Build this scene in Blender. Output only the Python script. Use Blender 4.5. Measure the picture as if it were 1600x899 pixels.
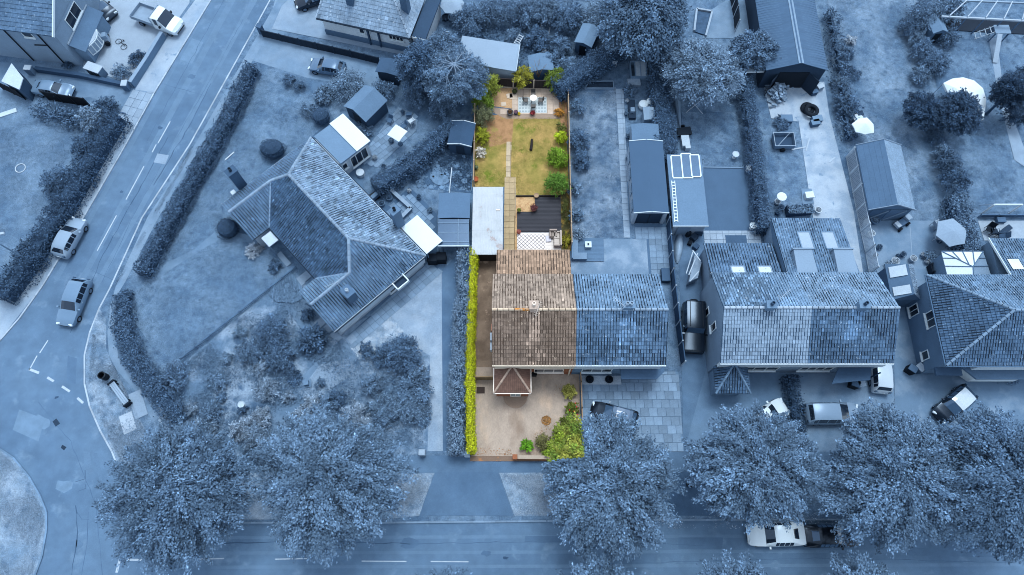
import bpy, bmesh, math, random
import numpy as np
from mathutils import Vector, Matrix

for _o in list(bpy.data.objects):
    bpy.data.objects.remove(_o)
SC = bpy.context.scene
COL = SC.collection

# ------------------------------------------------------------------ camera
CAM_H, FOC = 60.0, 1081.0
TILT = math.atan(398.0 / 1081.0)
cam_d = bpy.data.cameras.new('camera')
cam = bpy.data.objects.new('camera', cam_d)
COL.objects.link(cam)
cam.location = (0, 0, CAM_H)
cam.rotation_euler = (TILT, 0, 0)
cam_d.sensor_width = 36.0
cam_d.lens = 36.0 * FOC / 1600.0
cam_d.clip_end = 2000
SC.camera = cam

# ------------------------------------------------------------------ sky and sun (overcast daylight)
SUN_EL, SUN_AZ = math.radians(70), math.radians(15)       # azimuth from +Y towards +X
world = bpy.data.worlds.new('World')
SC.world = world
world.use_nodes = True
wn = world.node_tree.nodes
wl = world.node_tree.links
wn.clear()
sky = wn.new('ShaderNodeTexSky')
sky.sky_type = 'NISHITA'
sky.sun_disc = False
sky.sun_elevation = SUN_EL
sky.sun_rotation = SUN_AZ
sky.air_density = 1.0
sky.dust_density = 1.5
sky.ozone_density = 1.0
hs = wn.new('ShaderNodeHueSaturation')
hs.inputs['Saturation'].default_value = 0.35
bg = wn.new('ShaderNodeBackground')
bg.inputs['Strength'].default_value = 0.15
wo = wn.new('ShaderNodeOutputWorld')
wl.new(sky.outputs[0], hs.inputs['Color'])
wl.new(hs.outputs[0], bg.inputs['Color'])
wl.new(bg.outputs[0], wo.inputs['Surface'])
sun_d = bpy.data.lights.new('sun', 'SUN')
sun_d.energy = 0.8
sun_d.angle = math.radians(20)
sun_d.color = (1.0, 0.99, 0.975)
sun = bpy.data.objects.new('sun', sun_d)
COL.objects.link(sun)
_sd = Vector((math.sin(SUN_AZ) * math.cos(SUN_EL), math.cos(SUN_AZ) * math.cos(SUN_EL), math.sin(SUN_EL)))
sun.rotation_euler = _sd.to_track_quat('Z', 'Y').to_euler()
vs = SC.view_settings
vs.view_transform = 'Standard'
vs.look = 'None'
vs.gamma = 1.0
vs.use_curve_mapping = False
vs.exposure = 1.56
SC.render.engine = 'CYCLES'
SC.cycles.filter_width = 1.0
EXPO = 1.7          # an albedo of a shows as about a * EXPO on open level ground

# ------------------------------------------------------------------ placing
_ct, _st = math.cos(TILT), math.sin(TILT)
def P(px, py, z=0.1):
    """world point at height z that the photograph shows at pixel px, py"""
    u = (px - 800.0) / FOC
    v = (py - 449.5) / FOC
    dz = -v * _st - _ct
    s = (z - CAM_H) / dz
    return Vector((u * s, (-v * _ct + _st) * s, z))

# ------------------------------------------------------------------ colours
def lin(c):
    return c / 12.92 if c <= 0.04045 else ((c + 0.055) / 1.055) ** 2.4
_RAMP = [(8, 11, 16), (17, 26, 37), (34, 53, 75), (53, 81, 112), (77, 109, 143), (104, 138, 171),
         (133, 162, 190), (162, 187, 210), (190, 211, 229), (222, 234, 243), (255, 255, 255)]
def B(v):
    """blue toned grey: v is how light it looks, 0..1"""
    v = max(0.0, min(1.0, v)) * 10
    i = min(9, int(v))
    t = v - i
    k = max(0.0, v - 7.0) / 3.0            # the palest tones stay cool
    cool = (1 - .34 * k, 1 - .14 * k, 1.0)
    return tuple(min(0.85, lin((a + (b - a) * t) / 255.0) / EXPO) * q for a, b, q in zip(_RAMP[i], _RAMP[i + 1], cool))
def C(r, g, b):
    return tuple(min(0.85, lin(x / 255.0) / EXPO) for x in (r, g, b))

_mats = {}
def mat(col, var=0.12, s1=0.6, var2=0.1, s2=9.0, bump=0.0, bs=25.0, rough=0.85, spec=0.25, attr=False, rnd=0.0,
        col2=None, s3=0.35, lo=0.45, hi=0.6, metal=0.0, stretch=None, d3=4.0, col3=None, s4=0.8, lo4=.55, hi4=.65, coat=0.0, emit=None, alpha=None):
    key = (col, var, s1, var2, s2, bump, bs, rough, spec, attr, rnd, col2, s3, lo, hi, metal, stretch, d3, col3, s4, lo4, hi4, coat, alpha)
    if key in _mats:
        return _mats[key]
    m = bpy.data.materials.new('paint')
    m.use_nodes = True
    nt = m.node_tree
    N, L = nt.nodes, nt.links
    bs_ = N['Principled BSDF']
    bs_.inputs['Roughness'].default_value = rough
    bs_.inputs['Specular IOR Level'].default_value = spec
    bs_.inputs['Metallic'].default_value = metal
    bs_.inputs['Coat Weight'].default_value = coat
    if col[2] > col[0] * 1.15:
        bs_.inputs['Specular Tint'].default_value = (.5, .72, 1, 1)
    if alpha is not None:
        bs_.inputs['Alpha'].default_value = alpha
    tc = N.new('ShaderNodeTexCoord')
    co = tc.outputs['Object']
    if stretch:
        mp = N.new('ShaderNodeMapping')
        mp.inputs['Scale'].default_value = stretch
        L.new(co, mp.inputs['Vector'])
        co = mp.outputs[0]
    def noise(scale, detail=5.0, rough_=0.6):
        n = N.new('ShaderNodeTexNoise')
        n.inputs['Scale'].default_value = scale
        n.inputs['Detail'].default_value = detail
        n.inputs['Roughness'].default_value = rough_
        L.new(co, n.inputs['Vector'])
        return n.outputs['Fac']
    def rng(src, a, b, c, d):
        n = N.new('ShaderNodeMapRange')
        n.inputs[1].default_value, n.inputs[2].default_value, n.inputs[3].default_value, n.inputs[4].default_value = a, b, c, d
        L.new(src, n.inputs[0])
        return n.outputs[0]
    vals = []
    if var:
        vals.append(rng(noise(s1), 0.25, 0.75, 1 - var, 1 + var))
    if var2:
        vals.append(rng(noise(s2, 3.0), 0.25, 0.75, 1 - var2, 1 + var2))
    if attr:
        a = N.new('ShaderNodeAttribute')
        a.attribute_name = 'tone'
        vals.append(a.outputs['Fac'])
    if rnd:
        oi = N.new('ShaderNodeObjectInfo')
        vals.append(rng(oi.outputs['Random'], 0, 1, 1 - rnd, 1 + rnd))
    rgb = N.new('ShaderNodeRGB')
    rgb.outputs[0].default_value = (*col, 1)
    cur = rgb.outputs[0]
    def blend(cur, c2, s, lo_, hi_, d):
        mk = rng(noise(s, d), lo_, hi_, 0, 1)
        mx = N.new('ShaderNodeMix')
        mx.data_type = 'RGBA'
        L.new(mk, mx.inputs[0])
        L.new(cur, mx.inputs[6])
        mx.inputs[7].default_value = (*c2, 1)
        return mx.outputs[2]
    if col2:
        cur = blend(cur, col2, s3, lo, hi, d3)
    if col3:
        cur = blend(cur, col3, s4, lo4, hi4, d3)
    if vals:
        v = vals[0]
        for w in vals[1:]:
            mm = N.new('ShaderNodeMath')
            mm.operation = 'MULTIPLY'
            L.new(v, mm.inputs[0])
            L.new(w, mm.inputs[1])
            v = mm.outputs[0]
        sc = N.new('ShaderNodeVectorMath')
        sc.operation = 'SCALE'
        L.new(cur, sc.inputs[0])
        L.new(v, sc.inputs['Scale'])
        cur = sc.outputs[0]
    L.new(cur, bs_.inputs['Base Color'])
    if bump:
        bn = N.new('ShaderNodeBump')
        bn.inputs['Strength'].default_value = bump
        bn.inputs['Distance'].default_value = 0.05
        L.new(noise(bs, 4.0), bn.inputs['Height'])
        L.new(bn.outputs[0], bs_.inputs['Normal'])
    _mats[key] = m
    return m

def plain(v, **k):
    return mat(B(v), **k)
GLASS = mat(B(0.12), var=0.2, s1=0.8, var2=0, rough=0.06, spec=0.6)
GLASS_N = mat(C(60, 70, 82), var=0.2, s1=0.8, var2=0, rough=0.06, spec=0.6)
WHITE = mat(B(0.97), var=0.03, var2=0.03, rough=0.45)
WHITE_N = mat(C(240, 238, 232), var=0.04, var2=0.03, rough=0.45)
BLACK = mat(B(0.07), var=0.1, rough=0.5)

# ------------------------------------------------------------------ meshes
class MB:
    def __init__(s):
        s.v, s.f, s.m, s.t = [], [], [], []
    def face(s, pts, m=0, tone=1.0):
        i = len(s.v)
        s.v.extend(tuple(p) for p in pts)
        s.f.append(tuple(range(i, i + len(pts))))
        s.m.append(m); s.t.append(tone)
    def grid(s, vs, fs, m=0, tone=1.0):
        i = len(s.v)
        s.v.extend(tuple(p) for p in vs)
        for f in fs:
            s.f.append(tuple(i + k for k in f)); s.m.append(m); s.t.append(tone)
    def box(s, c, size, rz=0.0, m=0, tone=1.0, taper=1.0, base=False):
        """c: centre (or centre of the base when base)"""
        hx, hy, hz = size[0] / 2, size[1] / 2, size[2] / 2
        z0 = 0 if base else -hz
        z1 = size[2] if base else hz
        ca, sa = math.cos(rz), math.sin(rz)
        vs = []
        for z, k in ((z0, 1.0), (z1, taper)):
            for x, y in ((-hx, -hy), (hx, -hy), (hx, hy), (-hx, hy)):
                x *= k; y *= k
                vs.append((c[0] + x * ca - y * sa, c[1] + x * sa + y * ca, c[2] + z))
        s.grid(vs, [(0, 3, 2, 1), (4, 5, 6, 7), (0, 1, 5, 4), (1, 2, 6, 5), (2, 3, 7, 6), (3, 0, 4, 7)], m, tone)
    def bar(s, a, b, w, h, m=0, tone=1.0, up=(0, 0, 1)):
        """box beam from a to b, w across, h along up; a and b are the middle of its underside"""
        a, b = Vector(a), Vector(b)
        d = (b - a).normalized()
        side = d.cross(Vector(up))
        if side.length < 1e-5:
            side = Vector((1, 0, 0))
        side.normalize()
        u = side.cross(d).normalized()
        vs = []
        for p in (a, b):
            for q, r in ((-1, 0), (1, 0), (1, 1), (-1, 1)):
                vs.append(p + side * (q * w / 2) + u * (r * h))
        s.grid(vs, [(0, 1, 2, 3), (4, 7, 6, 5), (0, 4, 5, 1), (1, 5, 6, 2), (2, 6, 7, 3), (3, 7, 4, 0)], m, tone)
    def prism(s, pts, z0, z1, m=0, tone=1.0, mside=None):
        """upright prism over a polygon (counter-clockwise or not)"""
        pts = [(p[0], p[1]) for p in pts]
        ar = sum(pts[i][0] * pts[(i + 1) % len(pts)][1] - pts[(i + 1) % len(pts)][0] * pts[i][1] for i in range(len(pts)))
        if ar < 0:
            pts = pts[::-1]
        n = len(pts)
        vs = [(x, y, z0) for x, y in pts] + [(x, y, z1) for x, y in pts]
        i = len(s.v)
        s.v.extend(vs)
        s.f.append(tuple(i + n + k for k in range(n))); s.m.append(m); s.t.append(tone)
        s.f.append(tuple(i + k for k in range(n - 1, -1, -1))); s.m.append(m); s.t.append(tone)
        for k in range(n):
            k2 = (k + 1) % n
            s.f.append((i + k, i + k2, i + n + k2, i + n + k)); s.m.append(m if mside is None else mside); s.t.append(tone)
    def tube(s, pts, rad, n=8, m=0, tone=1.0, cap=True):
        pts = [Vector(p) for p in pts]
        if not hasattr(rad, '__len__'):
            rad = [rad] * len(pts)
        i0 = len(s.v)
        for k, p in enumerate(pts):
            d = (pts[min(k + 1, len(pts) - 1)] - pts[max(k - 1, 0)]).normalized()
            a = d.cross(Vector((0, 0, 1)))
            if a.length < 1e-4:
                a = Vector((1, 0, 0))
            a.normalize()
            b = d.cross(a).normalized()
            for j in range(n):
                t = 2 * math.pi * j / n
                s.v.append(tuple(p + a * (math.cos(t) * rad[k]) + b * (math.sin(t) * rad[k])))
        for k in range(len(pts) - 1):
            for j in range(n):
                j2 = (j + 1) % n
                s.f.append((i0 + k * n + j, i0 + k * n + j2, i0 + (k + 1) * n + j2, i0 + (k + 1) * n + j)); s.m.append(m); s.t.append(tone)
        if cap:
            s.f.append(tuple(i0 + j for j in range(n - 1, -1, -1))); s.m.append(m); s.t.append(tone)
            e = i0 + (len(pts) - 1) * n
            s.f.append(tuple(e + j for j in range(n))); s.m.append(m); s.t.append(tone)
    def lathe(s, c, prof, n=16, m=0, tone=1.0, cap0=True, cap1=True):
        """prof: list of (radius, z) upwards about c"""
        i0 = len(s.v)
        for r, z in prof:
            for j in range(n):
                t = 2 * math.pi * j / n
                s.v.append((c[0] + r * math.cos(t), c[1] + r * math.sin(t), c[2] + z))
        for k in range(len(prof) - 1):
            for j in range(n):
                j2 = (j + 1) % n
                s.f.append((i0 + k * n + j, i0 + k * n + j2, i0 + (k + 1) * n + j2, i0 + (k + 1) * n + j)); s.m.append(m); s.t.append(tone)
        if cap0:
            s.f.append(tuple(i0 + j for j in range(n - 1, -1, -1))); s.m.append(m); s.t.append(tone)
        if cap1:
            e = i0 + (len(prof) - 1) * n
            s.f.append(tuple(e + j for j in range(n))); s.m.append(m); s.t.append(tone)
    def mesh(s, name, mats, smooth=False):
        me = bpy.data.meshes.new(name)
        me.from_pydata(s.v, [], s.f)
        for q in (mats if isinstance(mats, (list, tuple)) else [mats]):
            me.materials.append(q)
        me.polygons.foreach_set('material_index', s.m)
        if smooth:
            me.polygons.foreach_set('use_smooth', [True] * len(s.f))
        at = me.attributes.new('tone', 'FLOAT', 'FACE')
        at.data.foreach_set('value', s.t)
        me.update()
        return me

def link(name, me, parent=None, world=True):
    o = bpy.data.objects.new(name, me)
    COL.objects.link(o)
    if parent is not None:
        o.parent = parent
        if world and parent.parent is None:
            o.matrix_parent_inverse = parent.matrix_basis.inverted()
    return o
def obj(name, mb, mats, parent=None, world=True, smooth=False):
    return link(name, mb.mesh(name, mats, smooth), parent, world)
def tag(o, label, cat=None, group=None, kind=None):
    o['label'] = label
    if cat: o['category'] = cat
    if group: o['group'] = group
    if kind: o['kind'] = kind
    return o
def thing(name, label, cat, loc=(0, 0, 0.1), rz=0.0, group=None):
    o = bpy.data.objects.new(name, None)
    COL.objects.link(o)
    o.empty_display_size = 0.3
    o.location = loc
    o.rotation_euler = (0, 0, rz)
    o.matrix_basis = Matrix.Translation(Vector(loc)) @ Matrix.Rotation(rz, 4, 'Z')
    return tag(o, label, cat, group)
def copy_thing(o, parent=None):
    c = o.copy()
    COL.objects.link(c)
    c.parent = parent
    for ch in list(o.children):
        copy_thing(ch, c)
    return c
def stuff(o):
    o['kind'] = 'stuff'
    return o

_layer = [0]
def sheet(name, px, z, m, label, kind='structure', parent=None, zp=None):
    mb = MB()
    if z > .1:                      # every later sheet lies a hair above the earlier ones
        _layer[0] += 1
        z += _layer[0] * .0004
    pts = [P(x, y, zp if zp is not None else z) for x, y in px]
    ar = sum(pts[i].x * pts[(i + 1) % len(pts)].y - pts[(i + 1) % len(pts)].x * pts[i].y for i in range(len(pts)))
    if ar < 0:
        pts = pts[::-1]
    mb.face([(p.x, p.y, z) for p in pts])
    o = obj(name, mb, m, parent)
    if parent is None:
        tag(o, label, kind=kind)
    return o
def block(name, px, z0, z1, m, label, kind='structure', side=None):
    mb = MB()
    mb.prism([P(x, y, z1) for x, y in px], z0, z1, 0, 1.0, 1 if side else None)
    o = obj(name, mb, [m, side] if side else m)
    return tag(o, label, kind=kind)

def inside(x, y, poly):
    r = False
    j = len(poly) - 1
    for i in range(len(poly)):
        xi, yi = poly[i][0], poly[i][1]
        xj, yj = poly[j][0], poly[j][1]
        if (yi > y) != (yj > y) and x < (xj - xi) * (y - yi) / (yj - yi) + xi:
            r = not r
        j = i
    return r
def clip(sub, poly):
    """Sutherland-Hodgman, poly convex and counter-clockwise, 2d"""
    out = sub
    n = len(poly)
    for i in range(n):
        a, b = poly[i], poly[(i + 1) % n]
        inp, out = out, []
        if not inp:
            break
        ex, ey = b[0] - a[0], b[1] - a[1]
        def sd(p):
            return ex * (p[1] - a[1]) - ey * (p[0] - a[0])
        for k in range(len(inp)):
            p, q = inp[k], inp[(k + 1) % len(inp)]
            sp, sq = sd(p), sd(q)
            if sp >= 0:
                out.append(p)
            if (sp >= 0) != (sq >= 0):
                t = sp / (sp - sq)
                out.append((p[0] + (q[0] - p[0]) * t, p[1] + (q[1] - p[1]) * t))
    return out
# ------------------------------------------------------------------ building pieces
def slope(parent, polys, a, b, m, seed, tw=0.23, th=0.33, gap=0.05, lift=0.045, tones=(0.86, 1.14), fn=None, under=None, miss=0.4, bond=0.0, name='roof_tiles'):
    """lays separate tiles over the convex polygons of one roof plane; a-b is its eave"""
    r = random.Random(seed)
    a, b = Vector(a), Vector(b)
    p0 = [Vector(p) for p in polys[0]]
    n = Vector((0, 0, 0))
    for i in range(len(p0)):
        q, w = p0[i], p0[(i + 1) % len(p0)]
        n += Vector(((q.y - w.y) * (q.z + w.z), (q.z - w.z) * (q.x + w.x), (q.x - w.x) * (q.y + w.y)))
    n.normalize()
    if n.z < 0:
        n = -n
    u = (b - a).normalized()
    v = n.cross(u)
    if v.z < 0:
        u, v = -u, -v
    mb = MB()
    f1, f2, f3 = r.uniform(0, 6), r.uniform(0, 6), r.uniform(.8, 1.3)
    for poly in polys:
        uv = [((Vector(p) - a).dot(u), (Vector(p) - a).dot(v)) for p in poly]
        ar = sum(uv[i][0] * uv[(i + 1) % len(uv)][1] - uv[(i + 1) % len(uv)][0] * uv[i][1] for i in range(len(uv)))
        if ar < 0:
            uv = uv[::-1]
        u0, u1 = min(x for x, _ in uv), max(x for x, _ in uv)
        v0, v1 = min(y for _, y in uv), max(y for _, y in uv)
        for j in range(int(math.floor(v0 / th)), int(v1 / th) + 1):
            off = tw * bond * (j % 2)
            for i in range(int(math.floor((u0 - off) / tw)), int((u1 - off) / tw) + 1):
                cl = math.sin(i * tw * f3 + f1 + 1.3 * math.sin(j * th * 1.1 + f2)) + .7 * math.sin(j * th * 2.1 + i * tw * .8 + f2)
                g = gap * (.75 + (r.random() < miss * (1 + .7 * cl)) * r.uniform(0.5, 1.6))
                x0, x1 = i * tw + off + g / 2, (i + 1) * tw + off - g / 2
                y0, y1 = j * th + .018, (j + 1) * th + 0.012
                c = clip([(x0, y0), (x1, y0), (x1, y1), (x0, y1)], uv)
                if len(c) < 3:
                    continue
                l = lift * r.uniform(0.8, 1.25)
                tn = r.uniform(*tones) * (1 - .05 * cl)
                if r.random() < .012:
                    tn *= r.choice((1.5, 1.35, .6))
                if fn:
                    w = a + u * ((x0 + x1) / 2) + v * ((y0 + y1) / 2)
                    tn *= fn(w, r)
                top = []
                for x, y in c:
                    h = 0.012 + l * (1 - (y - y0) / (y1 - y0))
                    top.append(a + u * x + v * y + n * h)
                bot = [a + u * x + v * y + n * 0.004 for x, y in c]
                mb.face(top, 0, tn)
                k = len(c)
                for q in range(k):
                    q2 = (q + 1) % k
                    mb.face([bot[q], bot[q2], top[q2], top[q]], 0, tn * 0.9)  # edges toned darker than the tile tops, shade put into the colour
    return stuff(obj(name, mb, m, parent))

def under(parent, faces, m, name='roof'):
    mb = MB()
    for f in faces:
        f = [Vector(p) for p in f]
        nn = (f[1] - f[0]).cross(f[2] - f[0])
        if nn.z < 0:
            f = f[::-1]
        mb.face([p - Vector((0, 0, 0.006)) for p in f])
        mb.face([p - Vector((0, 0, 0.09)) for p in f[::-1]])
        for i in range(len(f)):
            p, q = f[i], f[(i + 1) % len(f)]
            mb.face([p - Vector((0, 0, 0.09)), q - Vector((0, 0, 0.09)), q - Vector((0, 0, 0.006)), p - Vector((0, 0, 0.006))])
    return obj(name, mb, m, parent)

def ridge(parent, segs, m, seed=1, w=0.24, name='ridge', step=0.45, tones=(0.85, 1.15)):
    """half-round ridge tiles along each segment"""
    r = random.Random(seed)
    mb = MB()
    for a, b in segs:
        a, b = Vector(a), Vector(b)
        n = max(1, int((b - a).length / step))
        d = (b - a).normalized()
        s = d.cross(Vector((0, 0, 1))).normalized()
        up = s.cross(d).normalized()
        for i in range(n):
            p = a + (b - a) * (i / n + 0.004)
            q = a + (b - a) * ((i + 1) / n - 0.004)
            tn = r.uniform(*tones)
            k = 1 + r.uniform(-.06, .06)
            pr = [(-1, -0.03), (-0.75, 0.07), (-0.3, 0.115), (0.3, 0.115), (0.75, 0.07), (1, -0.03)]
            A = [p + s * (x * w / 2 * k) + up * (y + .012) for x, y in pr]
            Bq = [q + s * (x * w / 2) + up * y for x, y in pr]
            for j in range(5):
                mb.face([A[j], Bq[j], Bq[j + 1], A[j + 1]], 0, tn)
            mb.face(A[::-1], 0, tn)
            mb.face(Bq, 0, tn)
    return obj(name, mb, m, parent)

def bars(name, parent, segs, w, h, m, up=(0, 0, 1)):
    for a, b in segs:
        mb = MB()
        mb.bar(a, b, w, h, up=up)
        o = obj(name, mb, m, parent)
    return o

def window(parent, a, b, z0, z1, n, panes=2, fm=None, gm=None, sill=True, name='window', fw=0.07, rows=1):
    """a window on a wall line a-b (2d), n: outward normal (2d)"""
    fm = fm or WHITE
    gm = gm or GLASS
    a = Vector((a[0], a[1], 0)); b = Vector((b[0], b[1], 0)); n = Vector((n[0], n[1], 0)).normalized()
    d = (b - a).normalized()
    L = (b - a).length
    mb = MB()
    def bx(s0, s1, q0, q1, t0, t1):
        vs = []
        for q in (q0, q1):
            for s, t in ((s0, t0), (s1, t0), (s1, t1), (s0, t1)):
                p = a + d * s + n * t
                vs.append((p.x, p.y, q))
        mb.grid(vs, [(0, 3, 2, 1), (4, 5, 6, 7), (0, 1, 5, 4), (1, 2, 6, 5), (2, 3, 7, 6), (3, 0, 4, 7)])
    T0, T1 = -0.03, 0.06
    bx(0, L, z0, z0 + fw, T0, T1); bx(0, L, z1 - fw, z1, T0, T1)
    bx(0, fw, z0 + fw, z1 - fw, T0, T1); bx(L - fw, L, z0 + fw, z1 - fw, T0, T1)
    for i in range(1, panes):
        bx(L * i / panes - fw * .4, L * i / panes + fw * .4, z0 + fw, z1 - fw, T0, T1 - .01)
    for j in range(1, rows):
        z = z0 + (z1 - z0) * j / rows
        bx(fw, L - fw, z - fw * .35, z + fw * .35, T0, T1 - .015)
    o = obj(name, mb, fm, parent)
    for i in range(panes):
        mb = MB()
        s0, s1 = L * i / panes + fw * .5, L * (i + 1) / panes - fw * .5
        mb_ = mb
        vs = []
        for t in (-0.02, 0.02):
            for s, q in ((s0, z0 + fw * .6), (s1, z0 + fw * .6), (s1, z1 - fw * .6), (s0, z1 - fw * .6)):
                p = a + d * s + n * t
                vs.append((p.x, p.y, q))
        mb.grid(vs, [(0, 3, 2, 1), (4, 5, 6, 7), (0, 1, 5, 4), (1, 2, 6, 5), (2, 3, 7, 6), (3, 0, 4, 7)])
        obj('pane', mb, gm, o)
    if sill:
        mb = MB()
        bx(-0.06, L + 0.06, z0 - 0.07, z0, 0.0, 0.16)
        obj('sill', mb, fm, o)
    return o

def aerial(parent, base, h, m, az=0.6):
    mb = MB()
    b = Vector(base)
    mb.tube([b, b + Vector((0, 0, h))], 0.025, 6)
    d = Vector((math.cos(az), math.sin(az), 0))
    s = Vector((-d.y, d.x, 0))
    t = b + Vector((0, 0, h - 0.05))
    mb.tube([t - d * 0.25, t + d * 1.0], 0.018, 5)
    for k in range(8):
        q = t + d * (-0.2 + 0.16 * k)
        mb.tube([q - s * (0.26 - .012 * k), q + s * (0.26 - .012 * k)], 0.009, 4)
    return obj('aerial', mb, m, parent)

def chimney(parent, c, w, d, z0, z1, m, pots, pm, rz=0.0):
    mb = MB()
    mb.box((c[0], c[1], z0), (w, d, z1 - z0), rz, base=True)
    mb.box((c[0], c[1], z1), (w + 0.12, d + 0.12, 0.12), rz, base=True)
    o = obj('chimney', mb, m, parent)
    for k in range(pots):
        off = (k - (pots - 1) / 2) * 0.32
        mb = MB()
        q = (c[0] + off * math.cos(rz), c[1] + off * math.sin(rz), z1 + 0.12)
        mb.lathe(q, [(0.14, 0), (0.12, 0.3), (0.15, 0.34), (0.15, 0.4), (0.1, 0.4), (0.1, 0.25)], 12)
        obj('chimney_pot', mb, pm, o)
    return o

def fence(label, px, h, m, pm, panel=1.85, thick=0.05, cat='fence', group=None, z=0.1, posts=True, trellis=False, gravel=None, pw=0.1, world_pts=None, name='fence', seed=0, fill=1.04):
    """upright panels between posts along a ground line given in picture pixels"""
    pts = world_pts or [P(x, y, z) for x, y in px]
    r = random.Random(seed)
    t = thing(name, label, cat, pts[0], 0, group)
    for a, b in zip(pts[:-1], pts[1:]):
        L = (b - a).length
        n = max(1, round(L / panel))
        d = (b - a) / L
        ang = math.atan2(d.y, d.x)
        s = Vector((-d.y, d.x, 0))
        for i in range(n):
            p, q = a + (b - a) * (i / n), a + (b - a) * ((i + 1) / n)
            l = (q - p).length - pw
            c = (p + q) / 2
            mb = MB()
            zz = z + 0.03
            if gravel:
                g = MB()
                g.box((c.x, c.y, z), (l, 0.05, 0.22), ang, base=True)
                obj('gravel_board', g, gravel, t)
                zz = z + 0.225
            top = z + h + r.uniform(-.02, .02)
            if trellis:
                for k in (0, 1):
                    mb.box((c.x, c.y, zz + k * (top - zz - .06)), (l, 0.05, 0.06), ang, base=True)
                for k in (-1, 1):
                    e = c + d * (k * (l / 2 - .03))
                    mb.box((e.x, e.y, zz + .06), (0.06, 0.045, top - zz - .12), ang, base=True)
                nv = int(l / 0.16)
                for k in range(1, nv):
                    e = c + d * (-l / 2 + l * k / nv)
                    mb.box((e.x, e.y, zz + .06), (0.03, 0.02, top - zz - .12), ang, base=True)
                for k in range(1, 12):
                    e = zz + (top - zz) * k / 12
                    mb.bar(c - d * (l / 2) + Vector((0, 0, e - c.z)) + s * .02, c + d * (l / 2) + Vector((0, 0, e - c.z)) + s * .02, 0.02, 0.03)
            else:
                nb = max(4, int(l / 0.14))
                for k in range(nb):
                    e = c + d * (-l / 2 + l * (k + .5) / nb)
                    mb.box((e.x + s.x * (k % 2) * .012, e.y + s.y * (k % 2) * .012, zz), (l / nb * fill, thick * .5, top - zz - .03), ang, base=True, tone=r.uniform(.8, 1.15))
                mb.box((c.x, c.y, top - 0.028), (l, thick + .04, 0.035), ang, base=True, tone=1.15)
            obj('panel', mb, m, t)
        if posts:
            for i in range(n + 1):
                p = a + (b - a) * (i / n)
                mb = MB()
                mb.box((p.x, p.y, z), (pw, pw, h + 0.08), ang, base=True)
                mb.box((p.x, p.y, z + h + 0.08), (pw * 1.25, pw * 1.25, 0.03), ang, base=True, taper=.7)
                obj('post', mb, pm, t)
    return t

def low_wall(label, px, h, w, m, cm, cat='wall', z=0.1, name='garden_wall', world_pts=None):
    pts = world_pts or [P(x, y, z) for x, y in px]
    t = thing(name, label, cat, pts[0])
    mb, mc = MB(), MB()
    for a, b in zip(pts[:-1], pts[1:]):
        mb.bar(a, b, w, h)
        mc.bar(a + Vector((0, 0, h)), b + Vector((0, 0, h)), w + .08, 0.06)
    obj('brickwork', mb, m, t)
    obj('coping', mc, cm, t)
    return t

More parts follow.
